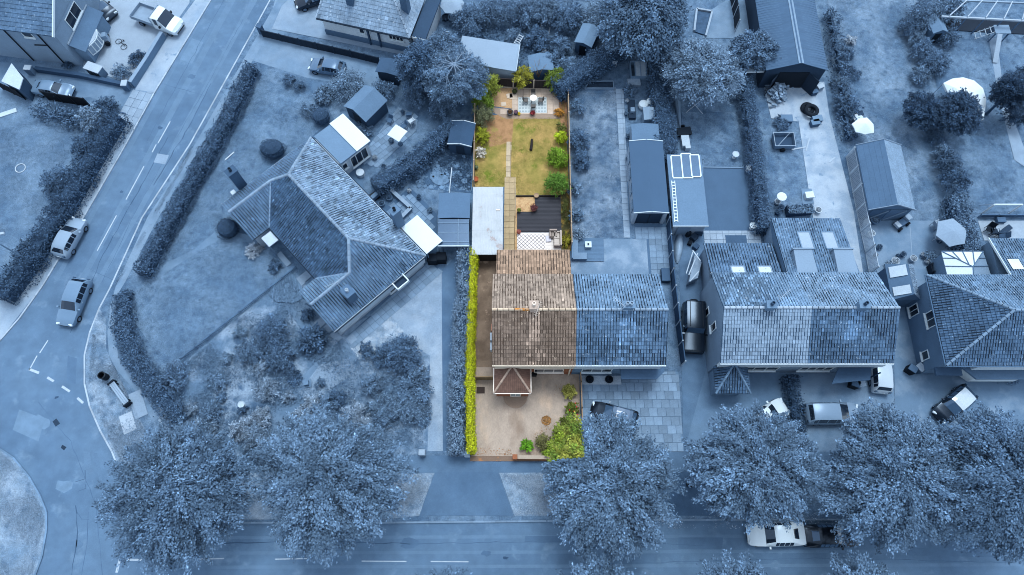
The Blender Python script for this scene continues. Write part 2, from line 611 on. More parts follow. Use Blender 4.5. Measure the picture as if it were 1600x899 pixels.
_slabs = {}
def paving(name, label, px, z, base_m, slab_m, sx=0.6, sy=0.6, gap=0.02, rz=0.0, bond=0.5, th=0.03, seed=0, world_pts=None, drop=0.0, org=None):
    """a paved patch: each slab is an object of its own on a bed"""
    pts = world_pts or [P(x, y, z) for x, y in px]
    r = random.Random(seed)
    mb = MB()
    _layer[0] += 1
    z += _layer[0] * .0004
    ar = sum(pts[i].x * pts[(i + 1) % len(pts)].y - pts[(i + 1) % len(pts)].x * pts[i].y for i in range(len(pts)))
    if ar < 0:
        pts = pts[::-1]
    mb.face([(p.x, p.y, z) for p in pts])
    base = tag(obj(name, mb, base_m), label, kind='structure')
    ca, sa = math.cos(rz), math.sin(rz)
    o = org or pts[0]
    loc = [((p.x - o.x) * ca + (p.y - o.y) * sa, -(p.x - o.x) * sa + (p.y - o.y) * ca) for p in pts]
    u0, u1 = min(a for a, _ in loc), max(a for a, _ in loc)
    v0, v1 = min(b for _, b in loc), max(b for _, b in loc)
    key = (sx, sy, gap, th, id(slab_m))
    if key not in _slabs:
        ml = []
        for k in range(3):
            q = MB()
            hx, hy = (sx - gap) / 2, (sy - gap) / 2
            bv = 0.012
            vs = [(-hx, -hy, 0), (hx, -hy, 0), (hx, hy, 0), (-hx, hy, 0),
                  (-hx, -hy, th - bv), (hx, -hy, th - bv), (hx, hy, th - bv), (-hx, hy, th - bv),
                  (-hx + bv, -hy + bv, th), (hx - bv, -hy + bv, th + .003 * (k - 1)), (hx - bv, hy - bv, th), (-hx + bv, hy - bv, th + .003)]
            q.grid(vs, [(0, 1, 5, 4), (1, 2, 6, 5), (2, 3, 7, 6), (3, 0, 4, 7), (4, 5, 9, 8), (5, 6, 10, 9), (6, 7, 11, 10), (7, 4, 8, 11), (8, 9, 10, 11)])
            ml.append(q.mesh('paving_slab', slab_m))
        _slabs[key] = ml
    n = 0
    convex = all((loc[k][0] - loc[k - 1][0]) * (loc[(k + 1) % len(loc)][1] - loc[k][1]) - (loc[k][1] - loc[k - 1][1]) * (loc[(k + 1) % len(loc)][0] - loc[k][0]) > -1e-6 for k in range(len(loc)))
    for j in range(int(math.floor(v0 / sy)), int(math.ceil(v1 / sy)) + 1):
        off = bond * sx * (j % 2)
        for i in range(int(math.floor((u0 - off) / sx)), int(math.ceil((u1 - off) / sx)) + 1):
            cu, cv = (i + .5) * sx + off, (j + .5) * sy
            ok = all(inside(cu + e * sx * .42, cv + f * sy * .42, loc) for e in (-1, 1) for f in (-1, 1))
            if not ok:
                if convex:
                    hx, hy = (sx - gap) / 2, (sy - gap) / 2
                    cp = clip([(cu - hx, cv - hy), (cu + hx, cv - hy), (cu + hx, cv + hy), (cu - hx, cv + hy)], loc)
                    ar_ = abs(sum(cp[k][0] * cp[(k + 1) % len(cp)][1] - cp[(k + 1) % len(cp)][0] * cp[k][1] for k in range(len(cp)))) / 2 if len(cp) > 2 else 0
                    if ar_ > .18 * sx * sy:
                        q = MB(); q.prism(cp, 0, th)
                        s = link('paving_slab', q.mesh('paving_slab', slab_m), base, False)
                        s.location = (o.x, o.y, z + r.uniform(.002, .008)); s.rotation_euler = (0, 0, rz)
                continue
            s = bpy.data.objects.new('paving_slab', r.choice(_slabs[key]))
            COL.objects.link(s)
            s.parent = base
            s.location = (o.x + cu * ca - cv * sa, o.y + cu * sa + cv * ca, z + r.uniform(.002, .008))
            s.rotation_euler = (0, 0, rz + r.uniform(-.008, .008))
            n += 1
    return base
# ------------------------------------------------------------------ ground, roads, pavements
def grass(v, v2, s3=0.35, lo=0.36, hi=0.66, v3=None):
    v2 = v + (v2 - v) * 1.35
    v3 = v - (v - v3) * 1.5 if v3 else None
    return mat(B(v), var=0.22, s1=2.2, var2=0.3, s2=11, bump=0.9, bs=26, rough=0.95, spec=0.1, col2=B(v2), s3=s3, lo=lo, hi=hi,
               col3=B(v3) if v3 else None, s4=1.3, lo4=.5, hi4=.75, d3=6.0)
def paved(v, v2=None, var=0.1, s3=0.3, bump=0.25):
    return mat(B(v), var=var * 1.4, s1=0.9, var2=0.14, s2=20, bump=bump, bs=60, rough=0.9, spec=0.2, col2=B(v2) if v2 else None, s3=s3, lo=0.4, hi=0.65)
G_LAWN = grass(0.42, 0.52, v3=0.37)
ASPH = mat(B(0.46), var=0.15, s1=0.8, var2=0.16, s2=26, bump=0.3, bs=70, rough=0.9, spec=0.2, col2=B(0.43), s3=0.16, lo=0.42, hi=0.62, col3=B(0.52), s4=0.5, lo4=.58, hi4=.72)

mb = MB()
mb.face([(-300, -300, 0), (300, -300, 0), (300, 300, 0), (-300, 300, 0)])
tag(obj('ground', mb, G_LAWN), 'open ground that the roads and gardens lie on', kind='structure')
sheet('road', [(-500, -350), (2100, -350), (2300, 1300), (-700, 1300)], 0.004, ASPH, 'asphalt road with a side road bending into the junction')

KL = [(481, -250), (329, 0), (240, 146), (196, 226), (130, 340), (67, 445), (30, 497), (0, 531), (-200, 720)]
KR = [(561, -250), (422, 0), (400, 40), (297, 225), (222, 340), (172, 450), (155, 482), (140, 520), (132, 555), (132, 600), (140, 635),
      (157, 674), (175, 706), (190, 745), (215, 790), (260, 812), (340, 817), (600, 817), (1000, 813), (1600, 811), (2400, 808)]
KI = [(-200, 690), (0, 702), (20, 715), (45, 745), (62, 775), (72, 800), (72, 830), (65, 870), (52, 905), (20, 1000), (-200, 1100)]
KS = [(120, 1300), (160, 1010), (240, 975), (420, 965), (2400, 955), (2400, 1300)]
SIDE = paved(0.45)
block('west_bank', KL + [(-900, 720), (-900, -250)], 0, 0.1, grass(0.42, 0.5), 'raised ground west of the side road', side=SIDE)
block('corner_verge', KI, 0, 0.1, grass(0.52, 0.6, v3=0.45), 'rounded grass verge on the far side of the junction', side=SIDE)
block('main_bank', KR + [(2400, -250)], 0, 0.1, grass(0.41, 0.5, v3=0.36), 'raised ground that carries the row of houses and gardens', side=SIDE)
block('south_bank', KS, 0, 0.1, grass(0.4, 0.5), 'raised ground on the other side of the tree lined street', side=SIDE)
def kerb(px, label, w=0.14, m=None, seed=1):
    r = random.Random(seed)
    pts = [P(x, y, 0.1) for x, y in px]
    mb = MB()
    for a, b in zip(pts[:-1], pts[1:]):
        n = max(1, int((b - a).length / 0.9))
        d = (b - a).normalized()
        s = Vector((-d.y, d.x, 0)) * 0.0
        for i in range(n):
            p, q = a + (b - a) * (i / n), a + (b - a) * ((i + 1) / n)
            p2, q2 = p + d * .008, q - d * .008
            mb.bar(Vector((p2.x, p2.y, 0.002)) + s, Vector((q2.x, q2.y, 0.002)) + s, w, 0.104 + r.uniform(0, .012), tone=r.uniform(.82, 1.15))
    return tag(stuff(obj('kerb', mb, m or mat(B(0.7), var=.15, s1=.8, attr=True))), label, kind='structure')
kerb(KL, 'pale kerb stones along the west side of the side road')
kerb(KR[:6], 'pale kerb stones along the hedge side of the side road', seed=2)
kerb(KR[5:15], 'pale kerb stones curving round the grassy street corner', seed=3)
kerb(KR[14:], 'pale kerb stones along the tree lined street', seed=4, m=mat(B(0.56), var=.2, s1=.8, attr=True))
kerb(KI, 'kerb stones round the far grass verge', seed=5, m=mat(B(0.5), var=.2, s1=.8, attr=True))

Z1, Z2, Z3 = 0.106, 0.112, 0.118
# west side
sheet('pavement', [(329, 0), (240, 146), (196, 226), (130, 340), (67, 445), (0, 531), (-60, 590), (-95, 560), (25, 440), (75, 365), (110, 310), (150, 235), (212, 138), (262, 58), (305, 0), (420, -190), (444, -190)],
      Z1, mat(B(0.6), var=.14, s1=.5, var2=.1, s2=12, bump=.3, col2=B(0.68), s3=.22, lo=.4, hi=.6, col3=B(.5), s4=.9, lo4=.6, hi4=.7), 'pale worn pavement on the west side of the side road')
sheet('gravel_yard', [(150, -60), (300, -60), (296, 5), (258, 58), (208, 134), (130, 104), (118, 60)], Z1, mat(B(0.66), var=.1, s1=.7, var2=.25, s2=18, bump=.6, bs=40), 'pale gravel front yard behind the low brick wall')
sheet('driveway', [(-60, 95), (60, 100), (110, 112), (206, 142), (196, 168), (140, 152), (100, 156), (-60, 150)], Z1, paved(0.52, 0.46), 'grey driveway of the neighbouring western house')
paving('pavement_flags', 'run of large pale paving flags beside the side road', [(240, 144), (178, 256), (146, 246), (208, 140)], Z2, paved(0.55), mat(B(0.62), var=.12, rnd=.1, bump=.2), 1.0, 0.75, .03, rz=(P(240, 146) - P(196, 226)).to_2d().angle_signed(Vector((1, 0))), bond=0, seed=3)
# corner
sheet('grass_verge', [(155, 482), (141, 520), (134, 555), (134, 600), (142, 635), (159, 674), (177, 706), (192, 745), (220, 790), (300, 810), (300, 720), (240, 690), (208, 640), (192, 600), (176, 572), (166, 545), (166, 500)],
      Z1, grass(0.5, 0.6, s3=.6, v3=.4), 'dry grass verge at the street corner')
sheet('footpath', [(434, 0), (305, 225), (230, 340), (180, 450), (172, 480), (168, 520), (170, 555), (182, 578), (212, 612), (240, 660), (252, 648), (222, 603), (186, 560), (178, 520), (184, 460), (196, 440), (245, 345), (318, 222), (410, 70), (446, 0)],
      Z2, paved(0.56, 0.5), 'narrow footpath between the kerb and the long hedge')
sheet('driveway', [(430, 0), (415, 55), (395, 95), (480, 122), (590, 140), (640, 100), (440, 62), (495, -60), (462, -60)], Z1, paved(0.5, 0.56), 'grey shared driveway with a small car by the fence')
# bungalow garden
sheet('lawn', [(385, 118), (470, 140), (505, 200), (480, 218), (345, 318), (350, 345), (390, 378), (458, 420), (275, 562), (240, 545), (208, 500), (206, 465), (240, 425), (300, 300), (350, 200)],
      Z1, grass(0.44, 0.5, s3=.25, v3=.4), 'large clipped lawn on the road side of the bungalow')
sheet('garden_path', [(222, 428), (236, 440), (346, 372), (420, 385), (412, 372), (342, 358), (300, 392)], Z2, paved(0.52, 0.46), 'concrete path from the corner gate to the bungalow')
sheet('flower_bed', [(290, 565), (460, 422), (530, 520), (600, 480), (690, 560), (668, 705), (640, 712), (300, 712), (240, 650)], Z1, mat(B(0.46), var=.2, s1=.7, var2=.3, s2=12, bump=.8, bs=20, col2=B(0.6), s3=.35, lo=.45, hi=.6, col3=B(.38), s4=.6), 'rough planted front garden of the bungalow')
sheet('gravel_bed', [(545, 548), (606, 488), (660, 552), (640, 560), (560, 562)], Z2, mat(B(0.58), var=.25, s1=1.8, var2=.3, s2=14, bump=.8, bs=25, col2=B(.72), s3=1.2), 'pale stony bed beside the bungalow drive')
sheet('driveway', [(606, 488), (690, 425), (692, 705), (668, 705), (672, 556), (658, 548)], Z2, mat(B(0.6), var=.16, s1=.8, var2=.18, s2=12, bump=.3, col2=B(.67), s3=.25), 'pale concrete drive of the bungalow beside the tall hedge')
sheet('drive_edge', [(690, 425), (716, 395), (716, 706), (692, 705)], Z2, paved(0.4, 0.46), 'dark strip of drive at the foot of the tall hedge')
sheet('side_path', [(440, 470), (480, 460), (560, 560), (470, 640), (420, 680), (400, 660), (500, 560)], Z2, paved(0.47, 0.54), 'worn path crossing the planted front garden')
sheet('garden_clearing', [(500, 570), (545, 560), (560, 580), (490, 625), (465, 615)], Z3, mat(B(0.58), var=.2, s1=1, var2=.3, s2=14, bump=.5), 'pale gravel clearing among the shrubs')
paving('side_terrace', 'grey slab path along the front wall of the bungalow', [(538, 530), (552, 545), (692, 425), (672, 408)], Z3, paved(.4), mat(B(0.55), var=.12, rnd=.16, bump=.2), .62, .62, .025, rz=math.radians(43.2), bond=0, seed=5)
paving('patio', 'grey slab patio behind the bungalow beside the white canopy', [(640, 292), (683, 335), (683, 395), (655, 396), (575, 305), (608, 322)], Z2, paved(.38), mat(B(0.53), var=.12, rnd=.16, bump=.2), .6, .6, .025, rz=math.radians(-46.8), bond=.5, seed=6)
paving('patio', 'slab patio with the white garden table behind the bungalow', [(575, 230), (622, 168), (654, 180), (650, 205), (590, 262), (560, 255)], Z2, paved(.4), mat(B(0.55), var=.12, rnd=.18, bump=.2), .6, .6, .025, rz=math.radians(43.2), bond=.5, seed=7)
sheet('garden_path', [(487, 130), (505, 128), (515, 175), (560, 245), (570, 300), (555, 300), (530, 240), (495, 180)], Z1, paved(.45, .4), 'grey path past the garden shed behind the bungalow')
sheet('rock_garden', [(668, 225), (738, 225), (738, 302), (670, 296), (640, 285)], Z1, mat(B(.36), var=.25, s1=1.2, var2=.3, s2=9, bump=.8, bs=14, col2=B(.5), s3=1.5, lo=.5, hi=.56), 'dark rockery bed beside the plot fence')
# street front
sheet('footway', [(640, 712), (735, 712), (735, 722), (910, 722), (910, 707), (2400, 700), (2400, 738), (640, 739)], Z1, paved(0.42, 0.46), 'dark asphalt footway along the tree lined street')
sheet('crossover', [(680, 738), (778, 738), (802, 806), (656, 806)], Z2, paved(0.41, 0.44), 'dark asphalt drive crossing over the verge')
sheet('crossover', [(1000, 737), (1100, 737), (1120, 806), (985, 806)], Z2, paved(0.4, 0.36), 'dark asphalt crossing between two street trees')
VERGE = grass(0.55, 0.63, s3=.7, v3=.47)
sheet('grass_verge', [(560, 739), (678, 740), (655, 806), (600, 812), (300, 812), (300, 739)], Z1, VERGE, 'dry pale grass verge west of the dark crossover')
sheet('grass_verge', [(780, 739), (1000, 738), (985, 806), (804, 806)], Z1, VERGE, 'dry pale grass verge east of the dark crossover')
sheet('grass_verge', [(1100, 739), (2400, 739), (2400, 804), (1120, 806)], Z1, grass(.42, .5), 'grass verge toned darker for shade below the eastern street trees')  # darker grass tone holds the shade of the trees

# the plot in full colour
TAN = mat(C(178, 169, 158), var=.2, s1=.8, var2=.14, s2=12, bump=.25, bs=60, rough=.9, spec=.2, col2=C(140, 124, 110), s3=.28, lo=.5, hi=.68, col3=C(196, 180, 162), s4=.5, lo4=.55, hi4=.7, stretch=(1, .55, 1))
sheet('front_drive', [(741, 573), (905, 573), (908, 713), (736, 713)], Z2, TAN, 'stained beige concrete front drive of the brown roofed house')
sheet('side_drive', [(739, 386), (776, 386), (772, 574), (741, 574)], Z2, mat(C(142, 128, 113), var=.2, s1=.7, var2=.12, s2=9, bump=.3, bs=40, col2=C(116, 103, 90), s3=.5, lo=.45, hi=.6, col3=C(168, 152, 136), s4=1.4, lo4=.6, hi4=.68), 'concrete side drive between hedge and house, toned brown for its shade')  # concrete colour darkened for the shade between hedge and house
sheet('front_threshold', [(735, 712.5), (909, 712.5), (910, 721), (734, 721)], Z2 + .002, mat(C(124, 108, 96), var=.12, s1=1, var2=.1, bump=.2, col2=C(180, 128, 80), s3=.6, lo=.56, hi=.64), 'brown strip of footway at the mouth of the front drive')
sheet('lawn', [(742, 182), (885, 182), (889, 305), (806, 306), (806, 292), (738, 292)], Z1,
      mat(C(136, 136, 70), var=.18, s1=1.2, var2=.22, s2=13, bump=.7, bs=30, rough=.95, spec=.1, col2=C(186, 160, 104), s3=.3, lo=.38, hi=.66, col3=C(112, 128, 50), s4=.55, lo4=.56, hi4=.66), 'green and straw yellow back lawn')
sheet('bark_patch', [(744, 180), (803, 180), (800, 222), (765, 230), (760, 205)], Z1 + .003, mat(C(178, 142, 104), var=.15, s1=1.5, var2=.3, s2=16, bump=.6, col2=C(150, 118, 84), s3=1.5, col3=C(160, 150, 84), s4=.7, lo4=.6, hi4=.66), 'dry brown bare patch of the back lawn')
sheet('gravel_corner', [(768, 138), (802, 138), (800, 170), (770, 166)], Z2, mat(C(196, 166, 128), var=.12, s1=2, var2=.35, s2=20, bump=.7), 'golden gravel corner at the end of the plot')
paving('patio', 'beige slab patio at the end of the plot', [(800, 138), (873, 140), (876, 186), (790, 186), (770, 176), (770, 168), (800, 171)], Z2, mat(C(160, 146, 132)), mat(C(200, 188, 174), var=.12, rnd=.12, bump=.2), .6, .6, .02, bond=0, seed=9)
sheet('flower_bed', [(873, 136), (886, 136), (887, 215), (878, 215), (875, 185)], Z2, mat(C(168, 128, 98), var=.2, s1=2, var2=.3, s2=12, bump=.7, col2=C(130, 110, 70), s3=1.2), 'brown planting bed along the far plot fence')
paving('garden_path', 'narrow path of pale concrete slabs down the back lawn', [(791.5, 222), (799.3, 222), (798.5, 277), (790.5, 277)], Z2, mat(C(140, 126, 100)), mat(C(186, 176, 152), var=.12, rnd=.1, bump=.2), .45, .6, .015, bond=0, seed=10)
paving('garden_path', 'double width slab path beside the tin shed', [(788.5, 277), (806, 277), (804.6, 392), (787, 392)], Z2, mat(C(130, 116, 88)), mat(C(178, 164, 132), var=.14, rnd=.1, bump=.2), .5, .6, .02, bond=0, seed=11)
sheet('gravel_square', [(806, 308), (836, 308), (836, 331), (810, 331), (808, 392), (804.5, 392)], Z2, mat(C(205, 176, 132), var=.1, s1=2, var2=.35, s2=20, bump=.7, col2=C(180, 146, 106), s3=2.0, lo=.5, hi=.6), 'golden gravel square beside the black decking')
sheet('flower_bed', [(876, 300), (891, 300), (893, 392), (877, 392)], Z1 + .004, mat(C(70, 72, 40), var=.3, s1=1.5, var2=.3, s2=10, bump=.8, col2=C(150, 126, 60), s3=1.5), 'narrow planting bed beside the decking')

# neighbours to the east
sheet('lawn', [(888, 150), (962, 136), (975, 372), (893, 372)], Z1, grass(.39, .56, s3=.3, v3=.34), 'mottled lawn beside the plot fence')
paving('garden_path', 'long narrow pale path along the neighbouring lawn', [(962, 138), (974, 138), (985.5, 372), (975, 372)], Z2, paved(.5), mat(B(.62), var=.12, rnd=.12, bump=.2), .6, .6, .02, rz=0.0, bond=0, seed=12)
sheet('patio', [(943, 374), (1010, 374), (1014, 432), (892, 432), (892, 408), (943, 408)], Z2, mat(B(.53), var=.14, s1=.5, var2=.1, s2=12, bump=.2, col2=B(.6), s3=.5), 'blotched concrete patio behind the attached house')
paving('patio', 'slab patio at the end of the long garage', [(992, 350), (1041, 350), (1052, 432), (1014, 432), (1010, 374), (993, 374)], Z2 + .002, paved(.42), mat(B(.55), var=.12, rnd=.16, bump=.2), .62, .62, .02, bond=0, seed=13)
paving('front_paving', 'big pale slab front drive of the attached house', [(905, 581), (1060, 581), (1068, 706), (909, 706)], Z2, paved(.5), mat(B(.56), var=.14, rnd=.2, bump=.2), .74, .74, .03, bond=.5, seed=14)
sheet('driveway', [(1060, 350), (1100, 350), (1104, 560), (1110, 706), (1068, 706)], Z1, paved(.42, .47), 'grey side passage with the black off-roader')
sheet('front_drive', [(1104, 575), (1235, 575), (1238, 706), (1069, 706)], Z2, paved(.46, .5), 'dull block paved front of the light roofed house')
sheet('front_drive', [(1236, 575), (1395, 575), (1400, 706), (1240, 706)], Z2, mat(B(.54), var=.14, s1=.6, var2=.14, s2=18, bump=.3, col2=B(.48), s3=.4), 'pale gravelly front drive with the grey people carrier')
sheet('front_drive', [(1395, 470), (1430, 470), (1432, 576), (1600, 576), (1700, 706), (1400, 706)], Z1, mat(B(.49), var=.14, s1=.4, var2=.08, s2=18, bump=.25, col2=B(.56), s3=.5, lo=.5, hi=.62), 'grey shared drive between the pair and the hipped house')
sheet('back_lawn', [(1065, 175), (1165, 175), (1190, 262), (1192, 360), (1098, 360), (1094, 240), (1065, 240)], Z1, grass(.41, .5, s3=.4, v3=.36), 'shaded lawn behind the flat roofed shed')
sheet('turf', [(1099, 262), (1182, 262), (1186, 361), (1101, 361)], Z2, mat(B(.4), var=.1, s1=.8, var2=.15, s2=24, bump=.5, bs=50), 'even artificial turf beside the flat roofed shed')
paving('patio', 'small pale patio with a doormat under the tiled roof', [(1099, 361), (1187, 361), (1190, 384), (1101, 384)], Z2, paved(.5), mat(B(.66), var=.08, rnd=.08), .6, .6, .02, bond=0, seed=15)
sheet('concrete_yard', [(1192, 128), (1288, 128), (1296, 180), (1334, 330), (1350, 435), (1286, 435), (1264, 300), (1248, 190), (1205, 185)], Z2,
      mat(B(.7), var=.1, s1=.5, var2=.1, s2=10, bump=.2, col2=B(.62), s3=.45, lo=.45, hi=.6, col3=B(.54), s4=1.4, lo4=.62, hi4=.7), 'pale dusty concrete yard in front of the open barn')
sheet('lawn', [(1192, 186), (1247, 190), (1263, 296), (1252, 330), (1200, 332)], Z1, grass(.41, .5, s3=.5, v3=.36), 'square lawn with the small trailer')
sheet('long_lawn', [(1290, -40), (1440, -40), (1460, 230), (1480, 350), (1350, 350), (1320, 210), (1300, 100)], Z1, grass(.43, .53, s3=.3, v3=.38), 'long patchy lawn beside the barn')
sheet('lawn', [(1450, 50), (1560, 70), (1590, 330), (1510, 335), (1480, 240)], Z1, grass(.42, .5, s3=.3, v3=.37), 'lawn with the white canopy and football goal')
sheet('back_drive', [(1345, 345), (1470, 345), (1490, 400), (1440, 470), (1395, 470), (1375, 440)], Z2, mat(B(.5), var=.1, s1=.4, var2=.1, s2=18, bump=.25, col2=B(.55), s3=.5), 'grey yard in front of the brick garage')
sheet('patio', [(1528, 345), (1640, 345), (1650, 376), (1538, 376)], Z2, paved(.68), 'very pale patio behind the ridge tiled extension')
sheet('garden_path', [(1545, 60), (1558, 60), (1568, 145), (1600, 230), (1600, 260), (1585, 250), (1560, 150)], Z2, paved(.6), 'pale straight path beside the play tower')
sheet('terrace', [(1136, 0), (1148, -60), (1290, -60), (1240, 0), (1222, 55), (1200, 60), (1098, 60), (1104, 20)], Z1, paved(.55, .5), 'paved terrace between planted beds')
sheet('front_yard', [(425, 45), (440, 10), (490, -40), (505, 20), (640, 72), (630, 86)], Z3, paved(.58, .63), 'pale paved forecourt of the rendered bungalow')
sheet('back_yard', [(680, 20), (800, -40), (900, 0), (895, 60), (820, 110), (760, 120), (690, 70)], Z1, mat(B(.4), var=.2, s1=.8, var2=.2, s2=10, bump=.5, col2=B(.5), s3=.5), 'untidy back garden beyond the plot')

# painted road markings
PAINT = mat(B(.74), var=.12, s1=2.5, var2=.2, s2=9, rough=.7)
def marking(label, quads, z=.008, name='road_marking'):
    mb = MB()
    for a, b, w in quads:
        a, b = P(*a, 0.0), P(*b, 0.0)
        d = (b - a).normalized()
        s = Vector((-d.y, d.x, 0)) * (w / 2)
        mb.face([(p.x, p.y, z) for p in (a - s, b - s, b + s, a + s)])
    o = obj(name, mb, PAINT)
    return tag(o, label, kind='structure')
for i, (a, b) in enumerate([((266, 190), (247, 224)), ((244, 226), (238, 238)), ((225, 260), (197, 312)), ((182, 337), (152, 392)), ((58, 556), (46, 578)), ((75, 532), (62, 552))]):
    marking(('thin white centre dash of the side road', 'faded white centre dash nearest the junction')[i > 3], [(a, b, .1)])
marking('white painted corner mark at the junction mouth', [((45.5, 577), (61, 583), .22)])
for a, b in (((74, 590), (84, 596)), ((97, 604), (109, 612)), ((121, 622), (130, 630))):
    marking('short white give way dash across the junction mouth', [(a, b, .2)])
marking('white painted angle mark at the edge of the street', [((182, 895), (187, 876), .2), ((185, 875), (222, 875), .16)])
for a, b in (((310, 874), (350, 873)), ((430, 874), (480, 873)), ((565, 877), (635, 877.5)), ((673, 877.5), (732, 878))):
    marking('thin worn white centre line of the tree lined street', [(a, b, .08)])
marking('white square marking beside the verge', [((35, 879), (55, 879), .5)])
def patch(label, pts, v, z=.0075, name='road_patch'):
    return sheet(name, pts, z, mat(B(v), var=.1, s1=1), label)
patch('pale square repair patch in the side road', [(246, 240), (264, 243), (258, 257), (240, 254)], .6)
patch('dark drain cover in the junction', [(88, 654), (94, 662), (87, 667), (82, 659)], .22)
patch('dark drain grating near the verge', [(97, 695), (104, 699), (100, 704), (95, 700)], .2)
patch('dark tarmac repair across the junction', [(130, 705), (140, 706), (146, 740), (137, 742), (132, 728)], .46)
patch('long dark trench repair in the junction', [(145, 708), (152, 708), (160, 745), (158, 758), (152, 740)], .45)
patch('small dark oval mark in the junction', [(86, 620), (92, 619), (91, 622), (85, 624)], .3)

# seams, worn lanes and stains of the carriageway
def seam(label, px, w=.05, v=.33, z=.0068):
    mb = MB()
    pts = [P(x, y, 0) for x, y in px]
    r = random.Random(len(px) + int(px[0][0]))
    fine = [pts[0]]
    for a, b in zip(pts[:-1], pts[1:]):
        n = max(1, int((b - a).length / .7))
        for i in range(1, n + 1):
            fine.append(a.lerp(b, i / n) + Vector((r.gauss(0, .035), r.gauss(0, .035), 0)))
    for a, b in zip(fine[:-1], fine[1:]):
        d = (b - a).normalized(); s_ = Vector((-d.y, d.x, 0)) * (w / 2 * r.uniform(.5, 1.4))
        mb.face([(p.x, p.y, z) for p in (a - s_, b - s_, b + s_, a + s_)])
    return tag(obj('road_seam', mb, mat(B(v), var=.2)), label, kind='structure')
_seams = [[(118, 790), (122, 830), (112, 899)], [(138, 800), (136, 850), (128, 899)], [(120, 800), (128, 812), (140, 812)], [(133, 735), (134, 748), (118, 754)], [(122, 768), (134, 763), (133, 756)], [(60, 628), (110, 690), (150, 790), (160, 899)],
          [(262, 215), (210, 310), (160, 400), (110, 520)], [(140, 420), (200, 450)], [(250, 130), (330, 152)], [(330, 130), (300, 190), (240, 290)], [(640, 850), (900, 846), (1100, 852)], [(1000, 880), (1300, 872), (1590, 880)], [(300, 850), (500, 846), (640, 850)], [(350, 0), (300, 90), (230, 220)], [(380, 30), (320, 140), (270, 226), (210, 335), (160, 440)]]
for i, q_ in enumerate(_seams):
    seam('thin dark tar seam in the carriageway', q_, .045 if i % 3 else .07, (.34, .38, .4)[i % 3])
for i, q_ in enumerate([[(530, -320), (541, -320), (190, 330), (100, 500), (92, 496), (182, 326)], [(566, -320), (577, -320), (222, 330), (150, 455), (142, 452), (214, 326)], [(500, -320), (508, -320), (168, 300), (90, 440), (84, 436), (162, 296)]]):
    sheet('wheel_track', q_, .0052 + i * .0002, mat(B(.475), var=.15, s1=.8, var2=.16, s2=26, bump=.3, bs=70, rough=.9), 'paler worn wheel track along the side road')
for i, (x, y, r_, v) in enumerate([(640, 850, 16, .41), (760, 865, 9, .4), (790, 872, 5, .3), (300, 120, 7, .42), (100, 760, 18, .5), (60, 660, 20, .5), (930, 850, 14, .4), (250, 200, 5, .35), (190, 300, 4, .36), (1500, 860, 22, .41), (120, 850, 12, .44)]):
    rr_ = random.Random(i)
    sheet('oil_stain', [(x + r_ * math.cos(k * .52) * rr_.uniform(.6, 1.1), y + .6 * r_ * math.sin(k * .52) * rr_.uniform(.6, 1.1)) for k in range(12)], .0058 + i * .0001, mat(B(v), var=.15, s1=1.5, var2=.12, s2=26, rough=.9), 'irregular dull stain on the carriageway')

for i, (pts, v, lab) in enumerate([([(300, 60), (318, 66), (300, 100), (281, 93)], .5, 'pale square patch repair near the top of the side road'), ([(120, 560), (118, 600), (104, 598), (106, 556)], .42, 'dark patch repair at the junction mouth'),
        ([(820, 838), (900, 838), (900, 848), (820, 848)], .42, 'dark trench repair beside the verge kerb'), ([(450, 856), (520, 856), (520, 866), (450, 866)], .49, 'pale patch repair under the crossover tree'),
        ([(1060, 840), (1130, 840), (1128, 858), (1060, 858)], .42, 'dark patch repair before the parked white car'), ([(30, 640), (70, 655), (60, 690), (20, 672)], .5, 'pale worn patch in the junction'), ([(1420, 856), (1600, 858), (1600, 872), (1420, 868)], .43, 'long dark patch at the east end of the street')]):
    sheet('road_patch', pts, .0062 + i * .0001, mat(B(v), var=.15, s1=1, var2=.16, s2=26, rough=.9), lab)
for k, yy in enumerate((838, 862, 884)):
    sheet('wheel_track', [(330, yy), (2300, yy - 6), (2300, yy - 1), (330, yy + 5)], .0050 + k * .0001, mat(B(.475), var=.15, s1=.8, var2=.16, s2=26, bump=.3, bs=70, rough=.9), 'paler worn wheel track along the tree lined street')
# ------------------------------------------------------------------ houses
def TILE(v, flat=False):
    if flat:
        return mat(B(v), var=.1, s1=.9, var2=.16, s2=5, attr=True, rough=.85, bump=.3, bs=18)
    return mat(B(v), var=.26, s1=.9, var2=.22, s2=5, attr=True, rough=.85, bump=.3, bs=18, col2=B(max(.15, v - .1)), s3=1.1, lo=.54, hi=.74, col3=B(min(.9, v + .2)), s4=4.5, lo4=.62, hi4=.68)
UND = mat(B(.16), var=.1)
UND_N = mat(C(80, 70, 62), var=.1)
def V3(x, y, z): return Vector((x, y, z))

